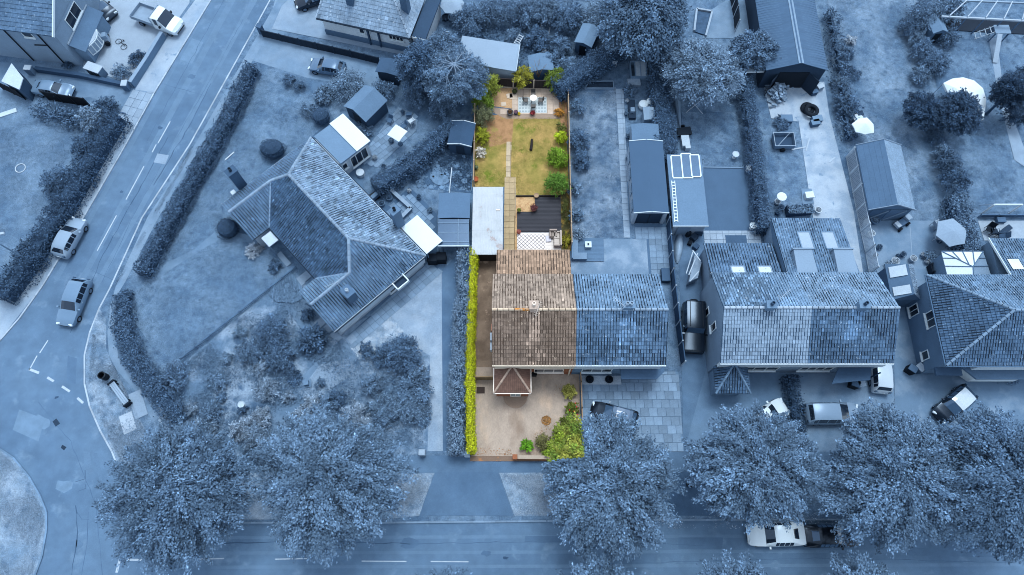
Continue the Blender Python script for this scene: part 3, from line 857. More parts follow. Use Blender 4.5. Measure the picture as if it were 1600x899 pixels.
# --- the highlighted semi and its attached neighbour (one roof, two houses)
XL, XM, XR, Y0, Y1, ZE, ZR = -1.63, 5.2, 12.6, 13.6, 21.55, 4.75, 7.15
YR = (Y0 + Y1) / 2
def semi(name, label, x0, x1, tile_f, tile_r, ridge_m, und, wall_m, fascia_m, seed, fnf=None, fnr=None, gable=None):
    t = thing(name, label, 'house', ((x0 + x1) / 2, YR, .1))
    mb = MB()
    wx0 = x0 + (0.18 if gable == 'w' else 0.002)
    wx1 = x1 - (0.18 if gable == 'e' else 0.002)
    ya, yb = Y0 + .3, Y1 - .3
    mb.prism([(wx0, ya), (wx1, ya), (wx1, yb), (wx0, yb)], .1, ZE - .1)
    if gable:
        xg0, xg1 = (wx0, wx0 + .25) if gable == 'w' else (wx1 - .25, wx1)
        k = (ZR - ZE) / (YR - Y0)
        zz = ZE + .3 * k - .11
        prof = [(ya, ZE - .1), (yb, ZE - .1), (yb, zz), (YR, ZR - .12), (ya, zz)]
        n = len(prof)
        vs = [(xg0, y, z) for y, z in prof] + [(xg1, y, z) for y, z in prof]
        fs = [tuple(range(n))[::-1], tuple(range(n, 2 * n))] + [(i, (i + 1) % n, n + (i + 1) % n, n + i) for i in range(n)]
        mb.grid(vs, fs)
    obj('wall', mb, wall_m, t)
    F = [V3(x0, Y0, ZE), V3(x1, Y0, ZE), V3(x1, YR, ZR), V3(x0, YR, ZR)]
    R = [V3(x1, Y1, ZE), V3(x0, Y1, ZE), V3(x0, YR, ZR), V3(x1, YR, ZR)]
    ro = under(t, [F, R], und)
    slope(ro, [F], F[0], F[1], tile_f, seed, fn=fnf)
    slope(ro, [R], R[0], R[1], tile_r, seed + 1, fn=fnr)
    ridge(ro, [(V3(x0, YR, ZR + .03), V3(x1, YR, ZR + .03))], ridge_m, seed)
    bars('fascia', t, [(V3(x0, Y0 + .02, ZE - .25), V3(x1, Y0 + .02, ZE - .25)), (V3(x1, Y1 - .02, ZE - .25), V3(x0, Y1 - .02, ZE - .25))], .04, .24, fascia_m)
    q = MB(); q.prism([(wx0, Y0 + .05), (wx1, Y0 + .05), (wx1, ya + .02), (wx0, ya + .02)], 3.15, ZE - .255); obj('cladding', q, fascia_m, t)
    bars('gutter', t, [(V3(x0, Y0 - .06, ZE - .1), V3(x1, Y0 - .06, ZE - .1))], .1, .08, fascia_m)
    return t
def stain(cx, w, y0):
    """pale mineral streak that runs down the tiles below a chimney"""
    def f(p, r):
        d = abs(p.x - cx + (p.y - YR) * .05)
        dn = (YR - p.y) / 4.0
        if 0 < dn < .5 and d < w * (1 - .2 * dn):
            return 2.2
        if dn >= .5 and d < w * 1.3 and r.random() < .5 - .15 * dn:
            return 1.8
        return r.choice((1, 1, 1, .75)) if r.random() < .5 else 1
    return f
BRICK_N = mat(C(160, 106, 80), var=.18, s1=2, var2=.25, s2=18, bump=.3)
CREAM = mat(C(226, 220, 204), var=.05, var2=.04, rough=.6)
BRICK_B = mat(B(.5), var=.18, s1=2, var2=.25, s2=18, bump=.3)
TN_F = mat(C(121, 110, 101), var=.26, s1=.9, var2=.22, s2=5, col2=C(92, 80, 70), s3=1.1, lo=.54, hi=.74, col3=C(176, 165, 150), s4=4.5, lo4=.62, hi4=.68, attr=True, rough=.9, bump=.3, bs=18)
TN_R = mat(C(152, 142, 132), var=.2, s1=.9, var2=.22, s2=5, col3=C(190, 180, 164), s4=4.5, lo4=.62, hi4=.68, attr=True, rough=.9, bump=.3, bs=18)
RIDGE_N = mat(C(206, 194, 174), var=.15, s1=1.5, var2=.1, col2=C(206, 142, 66), s3=.6, lo=.55, hi=.62, attr=True)
house = semi('semi_house', 'brown tiled semi-detached house in full colour with brick porch', XL, XM, TN_F, TN_R, RIDGE_N, UND_N, BRICK_N, CREAM, 11, fnf=stain(1.75, .55, YR), gable='w',
             fnr=lambda p, r: r.choice((1, 1, 1.05, .7)))
chimney(house, (1.75, YR + .1), .62, .62, ZR - .4, ZR + .75, mat(C(190, 178, 168), var=.15), 1, mat(C(240, 232, 222)))
aerial(house, (2.15, YR - .1, ZR + .1), 1.5, mat(C(200, 196, 190)), az=-1.9)
window(house, (1.9, Y0 + .3), (4.45, Y0 + .3), .95, 2.2, (0, -1), 3, WHITE_N, GLASS_N)
mb = MB(); mb.box((4.95, Y0 + .2, .15), (.1, .1, ZE - .35), base=True); obj('downpipe', mb, CREAM, house)
mb = MB()
mb.box((XL + .03, 17.05, 3.1), (.34, .6, .9), base=True)
obj('flue_box', mb, mat(C(196, 148, 126), var=.1), house)
for yy, zz in ((16.3, 3.0), (15.55, 2.6)):
    mb = MB(); mb.box((XL - .02, yy, zz), (.36, .6, .75), base=True); mb.box((XL - .02, yy, zz + .75), (.42, .66, .05), base=True)
    obj('wall_box', mb, mat(C(176, 196, 212), var=.06, rough=.5), house)
# rear single storey wing of the highlighted house
EX0, EX1, EY0, EY1 = -1.38, 5.2, Y1 - .29, 24.75
mb = MB(); mb.prism([(EX0 + .12, EY0), (EX1 - .12, EY0), (EX1 - .12, EY1 - .25), (EX0 + .12, EY1 - .25)], .1, 2.5); obj('rear_wing', mb, BRICK_N, house)
R = [V3(EX1, EY1, 2.6), V3(EX0, EY1, 2.6), V3(EX0, EY0 + .02, 3.75), V3(EX1, EY0 + .02, 3.75)]
ro = under(house, [R], UND_N, 'rear_roof')
slope(ro, [R], R[0], R[1], mat(C(158, 138, 120), var=.16, s1=1, var2=.25, s2=5, attr=True, bump=.3, bs=18), 31, tw=.25, th=.34, gap=.06, miss=.3, tones=(.7, 1.25))
bars('rear_fascia', house, [(V3(EX1, EY1 - .02, 2.36), V3(EX0, EY1 - .02, 2.36)), ], .04, .24, WHITE_N)
mb = MB(); mb.box((EX1 + .1, EY0 + .35, 2.7), (.12, .5, .5), base=True); obj('flue_box', mb, WHITE_N, house)
# porch
PX0, PX1, PYB, PYF, PZ, PZT = -1.5, 1.55, Y0 + .31, 11.75, 2.55, 3.65
mb = MB(); mb.prism([(PX0 + .15, PYF + .2), (PX1 - .15, PYF + .2), (PX1 - .15, PYB - .02), (PX0 + .15, PYB - .02)], .1, 2.45); obj('porch_wall', mb, BRICK_N, house)
A, Bq, Cq, D = V3(PX0, PYF, PZ), V3(PX1, PYF, PZ), V3(PX1, PYB - .02, PZ), V3(PX0, PYB - .02, PZ)
T = V3((PX0 + PX1) / 2, PYB - .05, PZT)
ro = under(house, [[A, Bq, T], [Bq, Cq, T], [D, A, T]], UND_N, 'porch_roof')
PT = mat(C(110, 88, 80), var=.12, s1=1.2, var2=.12, s2=5, attr=True, bump=.2, bs=18)
for k, f in enumerate(([A, Bq, T], [Bq, Cq, T], [D, A, T])):
    slope(ro, [f], f[0], f[1], PT, 40 + k, tw=.17, th=.2, gap=.02, lift=.02, tones=(.88, 1.12), miss=.05)
ridge(ro, [(A, T), (Bq, T)], mat(C(176, 160, 148), var=.1, attr=True), 4, w=.2, step=.35)
bars('porch_gutter', house, [(A + V3(-.05, -.05, -.1), Bq + V3(.05, -.05, -.1)), (Bq + V3(.05, 0, -.1), Cq + V3(.05, 0, -.1)), (D + V3(-.05, 0, -.1), A + V3(-.05, 0, -.1))], .08, .07, WHITE_N)
window(house, (-.15, PYF + .2), (.75, PYF + .2), .2, 2.2, (0, -1), 2, WHITE_N, mat(C(170, 190, 196), rough=.2), False, 'door')
mb = MB(); mb.lathe((.3, PYF + .2, .1), [(1.05, 0), (1.05, .07), (.95, .09)], 24); obj('doorstep', mb, mat(C(150, 134, 120), var=.1), house)
mb = MB(); mb.box((1.95, PYB - .1, .2), (.4, .3, .7), base=True); mb.box((1.95, PYB - .1, .9), (.44, .34, .05), base=True); obj('meter_box', mb, mat(C(32, 32, 36)), house)

def nstain(p, r):
    if abs(p.x - 9.3) < .7 and p.y < YR and r.random() < .35:
        return 1.7
    if p.y < 15.5 and r.random() < .3:
        return .7
    return 1
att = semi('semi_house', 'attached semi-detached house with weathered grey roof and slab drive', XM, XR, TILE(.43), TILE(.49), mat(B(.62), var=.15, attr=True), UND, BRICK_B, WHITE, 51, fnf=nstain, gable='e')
chimney(att, (9.3, YR + .15), .8, .5, ZR - .4, ZR + .7, mat(B(.5), var=.15), 2, mat(B(.62)))
aerial(att, (8.7, YR - .1, ZR + .1), 1.4, mat(B(.75)), az=2.4)
window(att, (6.0, Y0 + .3), (8.6, Y0 + .3), .95, 2.2, (0, -1), 3)
mb = MB(); mb.prism([(9.2, 12.9), (12.2, 12.9), (12.9, 13.55), (12.9, 13.88), (9.2, 13.88)], 2.45, 2.62); obj('canopy', mb, plain(.4), att)
mb = MB(); mb.box((10.2, 13.75, .1), (1.0, .12, 2.1), base=True); obj('door', mb, plain(.3), att)
for yy, zz in ((16.9, 2.9), (15.9, 2.5), (14.4, 2.2)):
    mb = MB(); mb.box((XR + .12, yy, zz), (.6, .7 if zz < 2.8 else .45, .3), base=True); mb.box((XR + .12, yy, zz + .3), (.66, .76 if zz < 2.8 else .5, .04), base=True)
    obj('vent_hood', mb, plain(.66, rough=.5), att)

# --- the pair with one pale and one dark front slope
X3, X3M, X3R = 17.05, 24.15, 31.25
Y0, Y1 = 13.75, 21.7
YR = (Y0 + Y1) / 2
WALL3 = mat(B(.56), var=.1, s1=.8, var2=.08, s2=16, bump=.15)
def moss(p, r):
    if p.y > YR and p.x < 21.5:
        return r.choice((.6, .7, 1.2, 1.1, .65))
    if p.y > YR and p.x < 23 and p.y < YR + 1.2:
        return 1.3
    return 1
h3 = semi('semi_house', 'semi-detached house with pale grey front slope and bare rendered gable', X3, X3M, TILE(.59, True), TILE(.5), mat(B(.7), var=.15, attr=True), mat(B(.3)), WALL3, WHITE, 61, fnr=moss, gable='w')
def st4(p, r):
    if abs(p.x - (28.0 - (YR - p.y) * .25)) < .55 and p.y < YR and p.y > YR - 2.2:
        return 1.55
    return r.choice((1, 1, .8))
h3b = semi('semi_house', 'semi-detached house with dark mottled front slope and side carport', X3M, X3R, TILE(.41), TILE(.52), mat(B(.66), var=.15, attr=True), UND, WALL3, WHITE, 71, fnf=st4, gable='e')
chimney(h3, (20.7, YR + .05), .7, .55, ZR - .4, ZR + .6, mat(B(.5), var=.15), 1, mat(B(.3)))
aerial(h3, (21.2, YR + .35, ZR + .2), 1.4, mat(B(.75)), az=.7)
chimney(h3b, (28.1, YR + .05), .75, .55, ZR - .4, ZR + .6, mat(B(.5), var=.15), 1, mat(B(.25)))
window(h3, (X3 + .18, 17.6), (X3 + .18, 16.9), 2.6, 4.1, (-1, 0), 1)
window(h3, (X3 + .18, 19.4), (X3 + .18, 18.7), .9, 2.6, (-1, 0), 1)
window(h3, (19.8, Y0 + .3), (22.9, Y0 + .3), .95, 2.3, (0, -1), 3)
window(h3b, (24.8, Y0 + .3), (27.6, Y0 + .3), .95, 2.3, (0, -1), 4)
# porch of the pale half
mb = MB(); mb.prism([(17.35, 12.0), (19.6, 12.0), (19.6, 14.0), (17.35, 14.0)], .1, 2.45); obj('porch_wall', mb, BRICK_B, h3)
A, Bq, Cq, D, T = V3(17.1, 11.7, 2.5), V3(20.0, 11.7, 2.5), V3(20.0, 14.03, 2.5), V3(17.1, 14.03, 2.5), V3(18.55, 14.0, 3.7)
ro = under(h3, [[A, Bq, T], [Bq, Cq, T], [D, A, T]], UND, 'porch_roof')
for k, f in enumerate(([A, Bq, T], [Bq, Cq, T], [D, A, T])):
    slope(ro, [f], f[0], f[1], TILE(.36), 80 + k, tw=.22, th=.28)
ridge(ro, [(A, T), (Bq, T)], mat(B(.5), var=.1, attr=True), 5, w=.2, step=.35)
# rear wings of the pair
YB = Y1 - .25
R = [V3(23.55, 25.4, 2.6), V3(17.35, 25.4, 2.6), V3(17.35, YB, 4.0), V3(23.55, YB, 4.0)]
mb = MB(); mb.prism([(17.55, YB), (23.5, YB), (23.5, 25.15), (17.55, 25.15)], .1, 2.5); obj('rear_wing', mb, WALL3, h3)
ro = under(h3, [R], UND, 'rear_roof')
slope(ro, [R], R[0], R[1], TILE(.42), 91, tw=.25, th=.34, gap=.06, miss=.4)
def rooflight(parent, x, y0, y1, w, zf, fm, gm):
    """a roof window lying on a plane z = zf(y)"""
    mb, mg = MB(), MB()
    for a, b in (((x, y0), (x + w, y0)), ((x + w, y0), (x + w, y1)), ((x + w, y1), (x, y1)), ((x, y1), (x, y0))):
        mb.bar(V3(*a, zf(a[1]) + .03), V3(*b, zf(b[1]) + .03), .09, .09)
    o = obj('roof_window', mb, fm, parent)
    mg.face([V3(x, y0, zf(y0) + .09), V3(x + w, y0, zf(y0) + .09), V3(x + w, y1, zf(y1) + .09), V3(x, y1, zf(y1) + .09)])
    mg.face([V3(x, y1, zf(y1) + .06), V3(x + w, y1, zf(y1) + .06), V3(x + w, y0, zf(y0) + .06), V3(x, y0, zf(y0) + .06)])
    obj('pane', mg, gm, o)
    return o
zf = lambda y: 2.6 + (25.4 - y) / (25.4 - YB) * 1.4
SKYL = mat(B(.86), var=.06, rough=.25, col2=B(.5), s3=5, lo=.64, hi=.68)
for x in (19.2, 21.55):
    rooflight(h3, x, 21.6, 22.75, 1.15, zf, plain(.6), SKYL)
R = [V3(29.95, 27.75, 2.9), V3(23.68, 27.75, 2.9), V3(23.68, YB, 4.6), V3(29.95, YB, 4.6)]
mb = MB(); mb.prism([(23.85, YB), (29.8, YB), (29.8, 27.5), (23.85, 27.5)], .1, 2.8); obj('rear_wing', mb, WALL3, h3b)
for xg0, xg1 in ((23.7, 23.85), (29.8, 29.93)):
    prof = [(YB, 2.4), (27.55, 2.4), (27.55, 2.85), (YB, 4.5)]
    gv = MB()
    gv.grid([(xg0, y, z) for y, z in prof] + [(xg1, y, z) for y, z in prof], [(3, 2, 1, 0), (4, 5, 6, 7), (0, 1, 5, 4), (1, 2, 6, 5), (2, 3, 7, 6), (3, 0, 4, 7)])
    obj('verge_board', gv, plain(.42), h3b)
ro = under(h3b, [R], UND, 'rear_roof')
slope(ro, [R], R[0], R[1], TILE(.46), 95, tw=.22, th=.3, gap=.04)
zf = lambda y: 2.9 + (27.75 - y) / (27.75 - YB) * 1.7
for x in (25.6, 27.75):
    rooflight(h3b, x, 24.3, 26.15, 1.1, zf, plain(.5), mat(B(.66), var=.05, rough=.2))
# two sunken flat dormer roofs at the foot of the wall
for x in (24.6, 28.1):
    mb = MB(); mb.prism([(x, 21.5), (x + 1.75, 21.5), (x + 1.55, 24.0), (x - .05, 24.0)], 3.6, 4.55); mb.box((x + .75, 24.02, 3.6), (1.8, .12, 1.05), base=True)
    obj('flat_dormer', mb, mat(B(.58), var=.06), h3b)
# carport of the dark half
mb = MB()
mb.prism([P(1312, 571, 2.6), P(1350, 568, 2.6), P(1362, 570, 2.6), P(1360, 594, 2.6), P(1334, 596, 2.6), P(1300, 600, 2.6)], 2.45, 2.58)
obj('carport_roof', mb, plain(.34), h3b)
for p in (P(1304, 598, .1), P(1355, 594, .1)):
    mb = MB(); mb.box((p.x, p.y + .1, .1), (.1, .1, 2.36), base=True); obj('carport_post', mb, plain(.3), h3b)

# --- hipped house at the east edge
h4 = thing('detached_house', 'large hipped roof house with dark rendered side wall', 'house', (38, 17.5, .1))
hx0, hx1, hy0, hy1, he, hr = 35.5, 50.5, 13.55, 21.5, 4.75, 7.2
mb = MB(); mb.prism([(hx0 + .35, hy0 + .35), (hx1 - .35, hy0 + .35), (hx1 - .35, hy1 - .35), (hx0 + .35, hy1 - .35)], .1, 4.65)
WALL4 = mat(B(.47), var=.12, s1=.8, var2=.1, s2=14, bump=.15)
obj('wall', mb, WALL4, h4)
A, Bq, Cq, D = V3(hx0, hy0, he), V3(hx1, hy0, he), V3(hx1, hy1, he), V3(hx0, hy1, he)
yr = (hy0 + hy1) / 2
T1, T2 = V3(40.4, yr, hr), V3(46, yr, hr)
faces = [[A, Bq, T2, T1], [Bq, Cq, T2], [Cq, D, T1, T2], [D, A, T1]]
ro = under(h4, faces, UND)
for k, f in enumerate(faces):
    slope(ro, [f], f[0], f[1], TILE((.38, .4, .47, .34)[k]), 101 + k, tw=.22, th=.32)  # slope tones paint how light falls on each side of the roof
ridge(ro, [(A, T1), (D, T1), (T1, T2), (Bq, T2), (Cq, T2)], mat(B(.54), var=.1, attr=True), 7)
bars('fascia', h4, [(V3(hx0, hy0 + .02, he - .25), V3(hx1, hy0 + .02, he - .25))], .04, .24, WHITE)
q = MB(); q.prism([(38.6, hy0 + .05), (hx1 - .3, hy0 + .05), (hx1 - .3, hy0 + .37), (38.6, hy0 + .37)], 3.0, he - .26); obj('cladding', q, WHITE, h4)
bars('gutter', h4, [(V3(hx0 - .05, hy0 - .06, he - .1), V3(hx1, hy0 - .06, he - .1)), (V3(hx0 - .06, hy1, he - .1), V3(hx0 - .06, hy0, he - .1))], .1, .08, plain(.4))
wx = hx0 + .35
window(h4, (wx, 18.6), (wx, 17.2), 2.9, 4.2, (-1, 0), 2)
window(h4, (wx, 19.9), (wx, 18.9), .7, 2.1, (-1, 0), 2)
window(h4, (wx, 15.6), (wx, 14.8), 1.2, 2.2, (-1, 0), 1)
mb = MB(); mb.prism([(39.2, 12.9), (43.8, 12.9), (44.6, 13.9), (38.2, 13.9)], 2.4, 2.6); obj('bay_roof', mb, plain(.45), h4)
mb = MB(); mb.prism([(39.5, 13.1), (43.5, 13.1), (44.2, 13.9), (38.6, 13.9)], .8, 2.4); obj('bay_window', mb, WHITE, h4)
mb = MB(); mb.prism([(35.8, 13.2), (38.0, 13.2), (38.0, 13.9), (35.8, 13.9)], 2.5, 2.72); obj('porch_roof', mb, plain(.35), h4)
# side wing with its own tiled roof
mb = MB(); mb.prism([(33.6, 20.2), (35.83, 20.2), (35.83, 23.2), (33.6, 23.2)], .1, 2.5); obj('side_wing', mb, plain(.42), h4)
a, b, c, d = V3(33.4, 20.0, 2.55), V3(35.9, 20.0, 2.55), V3(35.9, 23.4, 2.55), V3(33.4, 23.4, 2.55)
e, f = V3(34.9, 20.2, 3.5), V3(34.9, 23.0, 3.5)
ro = under(h4, [[d, a, e, f], [b, c, f, e], [a, b, e], [c, d, f]], plain(.42), 'side_roof')
slope(ro, [[b, c, f, e]], b, c, TILE(.56), 120, tw=.22, th=.32)
for y0_, y1_ in ((22.0, 23.0), (20.3, 21.1)):
    mb = MB()
    k = lambda x: 2.55 + (x - 33.4) / 1.5 * .95 + .03
    mb.grid([(33.55, y0_, k(33.55)), (34.7, y0_, k(34.7)), (34.7, y1_, k(34.7)), (33.55, y1_, k(33.55)), (33.55, y0_, k(33.55) + .08), (34.7, y0_, k(34.7) + .08), (34.7, y1_, k(34.7) + .08), (33.55, y1_, k(33.55) + .08)],
            [(0, 3, 2, 1), (4, 5, 6, 7), (0, 1, 5, 4), (1, 2, 6, 5), (2, 3, 7, 6), (3, 0, 4, 7)])
    obj('roof_window', mb, plain(.8, rough=.3), h4)
# glazed conservatory and rear wing
cons = thing('conservatory', 'conservatory with white glazed hipped roof behind the hipped house', 'conservatory', (39, 22.5, .1))
ca, cb, cc, cd = P(1471, 393, 2.5), P(1536, 393, 2.5), P(1548, 429, 2.5), P(1480, 429, 2.5)
ce = P(1520, 417, 3.3); ce2 = P(1521, 429, 3.3)
mb = MB(); mb.prism([ca + V3(.15, -.15, 0), cb + V3(-.15, -.15, 0), cc + V3(-.15, 0, 0), cd + V3(.15, 0, 0)], .1, 2.4); obj('frame_wall', mb, mat(B(.5), rough=.2), cons)
for nm, fc, v in (('roof_panel', [cd, ca, ce, ce2], .93), ('roof_panel', [ca, cb, ce], .93), ('roof_panel', [cb, cc, ce2, ce], .56)):
    mb = MB(); mb.face(fc); mb.face([p - V3(0, 0, .04) for p in fc[::-1]]); obj(nm, mb, mat(B(v), var=.04, rough=.25), cons)
seg = [(ca, ce), (cb, ce), (ce, ce2), (ca, cb)]
for k in (.25, .5, .75):
    seg.append((ca + (cb - ca) * k, ce + (ca - ce) * max(0, (.62 - k)) * 1.0 if k < .6 else ce + (cb - ce) * (k - .6)))
for k in (.3, .65):
    seg.append((ca + (cd - ca) * k, ca + (ce - ca) * min(1, k * 1.55)))
    seg.append((cb + (cc - cb) * k, cb + (ce - cb) * min(1, k * 1.5)))
bars('glazing_bar', cons, [(a + V3(0, 0, .01), b + V3(0, 0, .01)) for a, b in seg], .07, .05, plain(.4))
rw = thing('rear_extension', 'tiled rear extension with smooth side wall at the east edge', 'extension', (44, 23, .1))
a, b, c, d = P(1545, 373, 2.8), P(1700, 373, 2.8), P(1720, 428, 4.2), P(1577, 428, 4.2)
mb = MB(); mb.prism([(a.x + .15, a.y - .2), (b.x, a.y - .2), (b.x, 21.3), (a.x + .15, 21.3)], .1, 2.7); obj('wall', mb, plain(.5), rw)
a2 = [V3(a.x, a.y, 2.8), V3(b.x, a.y, 2.8), V3(b.x, 21.45, 4.3), V3(a.x, 21.45, 4.3)]
ro = under(rw, [a2], UND)
slope(ro, [a2], a2[0], a2[1], TILE(.47), 130, tw=.22, th=.3)
bars('verge_board', rw, [(a2[0] + V3(-.04, 0, -.1), a2[3] + V3(-.04, 0, -.1))], .06, .2, WHITE)
mb = MB(); zq = lambda y: 2.8 + (a.y - y) / (a.y - 21.45) * 1.5 + .07
mb.face([V3(43.6, 22.3, zq(22.3)), V3(44.6, 22.3, zq(22.3)), V3(44.6, 23.4, zq(23.4)), V3(43.6, 23.4, zq(23.4))]); obj('roof_window', mb, plain(.95), rw)

# --- bungalow with hipped main roof and two wings
O = P(486, 215, 2.6); O.z = 0
_e = P(665, 399, 2.6); _e.z = 0
E1 = (_e - O).normalized(); E2 = Vector((E1.y, -E1.x, 0))
BL = 16.85
def Q(a, b, z=0.0):
    p = O + E1 * a + E2 * b
    return Vector((p.x, p.y, z))
bung = thing('bungalow', 'tiled hipped roof bungalow with two gabled wings set at an angle', 'bungalow', Q(8, 4.3, .1))
WALLB = mat(B(.72), var=.1, s1=.9, var2=.06)
mb = MB()
i_ = .3
mb.prism([Q(i_, i_), Q(BL - i_, i_), Q(BL - i_, 10.2), Q(12.1, 10.2), Q(12.1, 8.3), Q(4.75, 8.3), Q(4.75, 10.2), Q(i_, 10.2)], .1, 2.5)
for a0, a1, ar, zr in ((i_, 4.75, 2.2, 4.05), (12.1, BL - i_, 14.1, 3.85)):
    vs = [Q(a0, 10.0, 2.45), Q(a1, 10.0, 2.45), Q(ar, 10.0, zr), Q(a0, 10.2, 2.45), Q(a1, 10.2, 2.45), Q(ar, 10.2, zr)]
    mb.grid(vs, [(0, 1, 2), (5, 4, 3), (0, 3, 4, 1), (1, 4, 5, 2), (2, 5, 3, 0)])
obj('wall', mb, WALLB, bung)
N_, E_ = Q(0, 0, 2.6), Q(BL, 0, 2.6)
A_, B_ = Q(3.35, 4.3, 5.0), Q(12.0, 4.3, 5.0)
W_, w1re, w1r0 = Q(0, 10.45, 2.6), Q(2.2, 10.45, 4.18), Q(2.2, 5.77, 4.18)
w1S, in1 = Q(5.0, 10.45, 2.6), Q(5.0, 8.6, 2.6)
S_, w2re, w2r0 = Q(BL, 10.45, 2.6), Q(14.1, 10.45, 3.95), Q(14.1, 6.18, 3.95)
w2W, in2 = Q(11.85, 10.45, 2.6), Q(11.85, 8.6, 2.6)
hN = Q(0, 5.77, 2.6); hS = Q(BL, 6.18, 2.6)
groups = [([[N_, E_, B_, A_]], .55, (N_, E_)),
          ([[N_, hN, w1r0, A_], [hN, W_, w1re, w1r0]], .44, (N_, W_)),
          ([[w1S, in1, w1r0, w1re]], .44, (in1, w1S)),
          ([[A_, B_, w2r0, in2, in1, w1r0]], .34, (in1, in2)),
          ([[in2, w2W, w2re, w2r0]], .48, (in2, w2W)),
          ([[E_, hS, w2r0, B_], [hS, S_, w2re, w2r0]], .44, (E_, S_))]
ro = under(bung, [f for g in groups for f in g[0]], UND)
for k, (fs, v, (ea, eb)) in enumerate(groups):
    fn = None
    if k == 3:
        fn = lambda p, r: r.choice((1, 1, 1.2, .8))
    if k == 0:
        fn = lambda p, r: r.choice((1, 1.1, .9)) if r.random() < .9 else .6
    slope(ro, fs, ea, eb, TILE(v), 140 + k, tw=.24, th=.32, fn=fn, gap=.05)  # each slope has its own tone, light and shade by facing put into colour
ridge(ro, [(A_, B_), (A_, N_), (A_, w1r0), (w1r0, w1re), (B_, E_), (B_, w2r0), (w2r0, w2re)], mat(B(.6), var=.12, attr=True), 9, w=.28)
mv = MB()
for a, b in ((w1r0, in1), (w2r0, in2)):
    mv.bar(a + V3(0, 0, .03), b + V3(0, 0, .03), .14, .03)
obj('valley', mv, plain(.56), ro)
bars('fascia', bung, [(Q(BL + .02, 0, 2.36), Q(BL + .02, 10.45, 2.36)), (Q(0, -.02, 2.36), Q(BL, -.02, 2.36)), (Q(-.02, 0, 2.36), Q(-.02, 10.45, 2.36))], .05, .22, WHITE)
bars('gutter', bung, [(Q(0, -.1, 2.48), Q(BL, -.1, 2.48)), (Q(BL + .1, 0, 2.48), Q(BL + .1, 10.45, 2.48)), (Q(5.0, 8.68, 2.48), Q(11.85, 8.68, 2.48))], .1, .08, plain(.2))
nrm = (E1.x, E1.y)
for b0, b1, z0, z1, n in ((.8, 2.6, 1.0, 2.1, 2), (3.2, 4.4, .2, 2.2, 1), (5.6, 7.2, 1.0, 2.1, 2), (8.0, 9.8, .9, 2.1, 2)):
    window(bung, Q(BL - i_, b0), Q(BL - i_, b1), z0, z1, nrm, n)
# pale cladding band and porch on the long front
mb = MB(); mb.bar(Q(BL - .1, 3.6, 1.2), Q(BL - .1, 10.0, 1.2), .12, .9); obj('cladding', mb, plain(.8), bung)
mb = MB(); mb.bar(Q(BL - .1, .2, 1.2), Q(BL - .1, 2.7, 1.2), .12, .9); obj('cladding', mb, plain(.8), bung)
pc = Q(BL + .25, 3.3)
pm_ = MB()
ang = math.atan2(E1.y, E1.x)
for da, db, sa, sb in ((.55, 0, .1, 1.3), (0, .62, 1.1, .1), (0, -.62, 1.1, .1), (-.5, 0, .1, 1.3)):
    p = pc + E1 * da + E2 * db
    pm_.box((p.x, p.y, 2.3), (sa, sb, .35), ang, base=True)
obj('porch_frame', pm_, WHITE, bung)
mb = MB(); mb.box((pc.x, pc.y, 2.3), (.9, 1.1, .08), ang, base=True); obj('porch_roof', mb, plain(.22), bung)
# rooftop chimney on the small wing, tall stacks at the eaves
chimney(bung, Q(15.6, 7.4), .95, .75, 2.6, 4.5, mat(B(.42), var=.12), 1, plain(.75), ang)
aerial(bung, Q(14.5, 7.6, 3.9), 1.2, plain(.7), az=3.6)
chimney(bung, Q(12.9, -.25), .6, .8, .1, 5.4, mat(B(.46), var=.12), 1, plain(.14), ang)
chimney(bung, Q(-.3, 7.9), .7, .9, .1, 5.2, mat(B(.34), var=.14), 1, plain(.2), ang)
mb = MB(); mb.box(tuple(Q(-.25, 8.9, 2.3)), (.4, .4, .35), ang, base=True); obj('vent_box', mb, WHITE, bung)
mb = MB(); mb.box(tuple(Q(5.85, 9.2, 2.35)), (1.2, 1.15, .1), ang, base=True); obj('porch_slab', mb, plain(.78), bung)
for a, b in ((5.4, 9.7), (6.35, 9.7)):
    mb = MB(); mb.box(tuple(Q(a, b, .1)), (.1, .1, 2.25), ang, base=True); obj('porch_post', mb, plain(.5), bung)
# rear kitchen wing with flat roof and white edge
a, b, c, d = P(487, 216, 2.9), P(527, 190, 2.9), P(568, 232, 2.9), P(524, 252, 2.9)
kw = thing('garden_room', 'flat roofed garden room with broad white roof edge behind the bungalow', 'garden room', (a + c) / 2 * 1.0)
kw.location.z = .1
kw.matrix_basis = Matrix.Translation(kw.location)
qa, qb, qc, qd = Q(.4, -3.6), Q(4.1, -3.6), Q(4.1, .28), Q(.4, .28)
mb = MB(); mb.prism([qa, qb, qc, qd], .1, 2.55); obj('wall', mb, plain(.78), kw)
mb = MB(); mb.prism([Q(.2, -3.8), Q(4.3, -3.8), Q(4.3, -.25), Q(.2, -.25)], 2.55, 2.75); obj('roof', mb, mat(B(.5), var=.08), kw)
mb = MB(); mb.prism([Q(.15, -3.85), Q(4.35, -3.85), Q(4.35, -2.2), Q(.15, -2.2)], 2.755, 2.86); obj('roof_edge', mb, WHITE, kw)
window(kw, Q(4.1, -3.3), Q(4.1, -1.3), .5, 2.2, nrm, 3)
window(kw, Q(4.1, -.9), Q(4.1, -.3), 1.2, 2.1, nrm, 1)
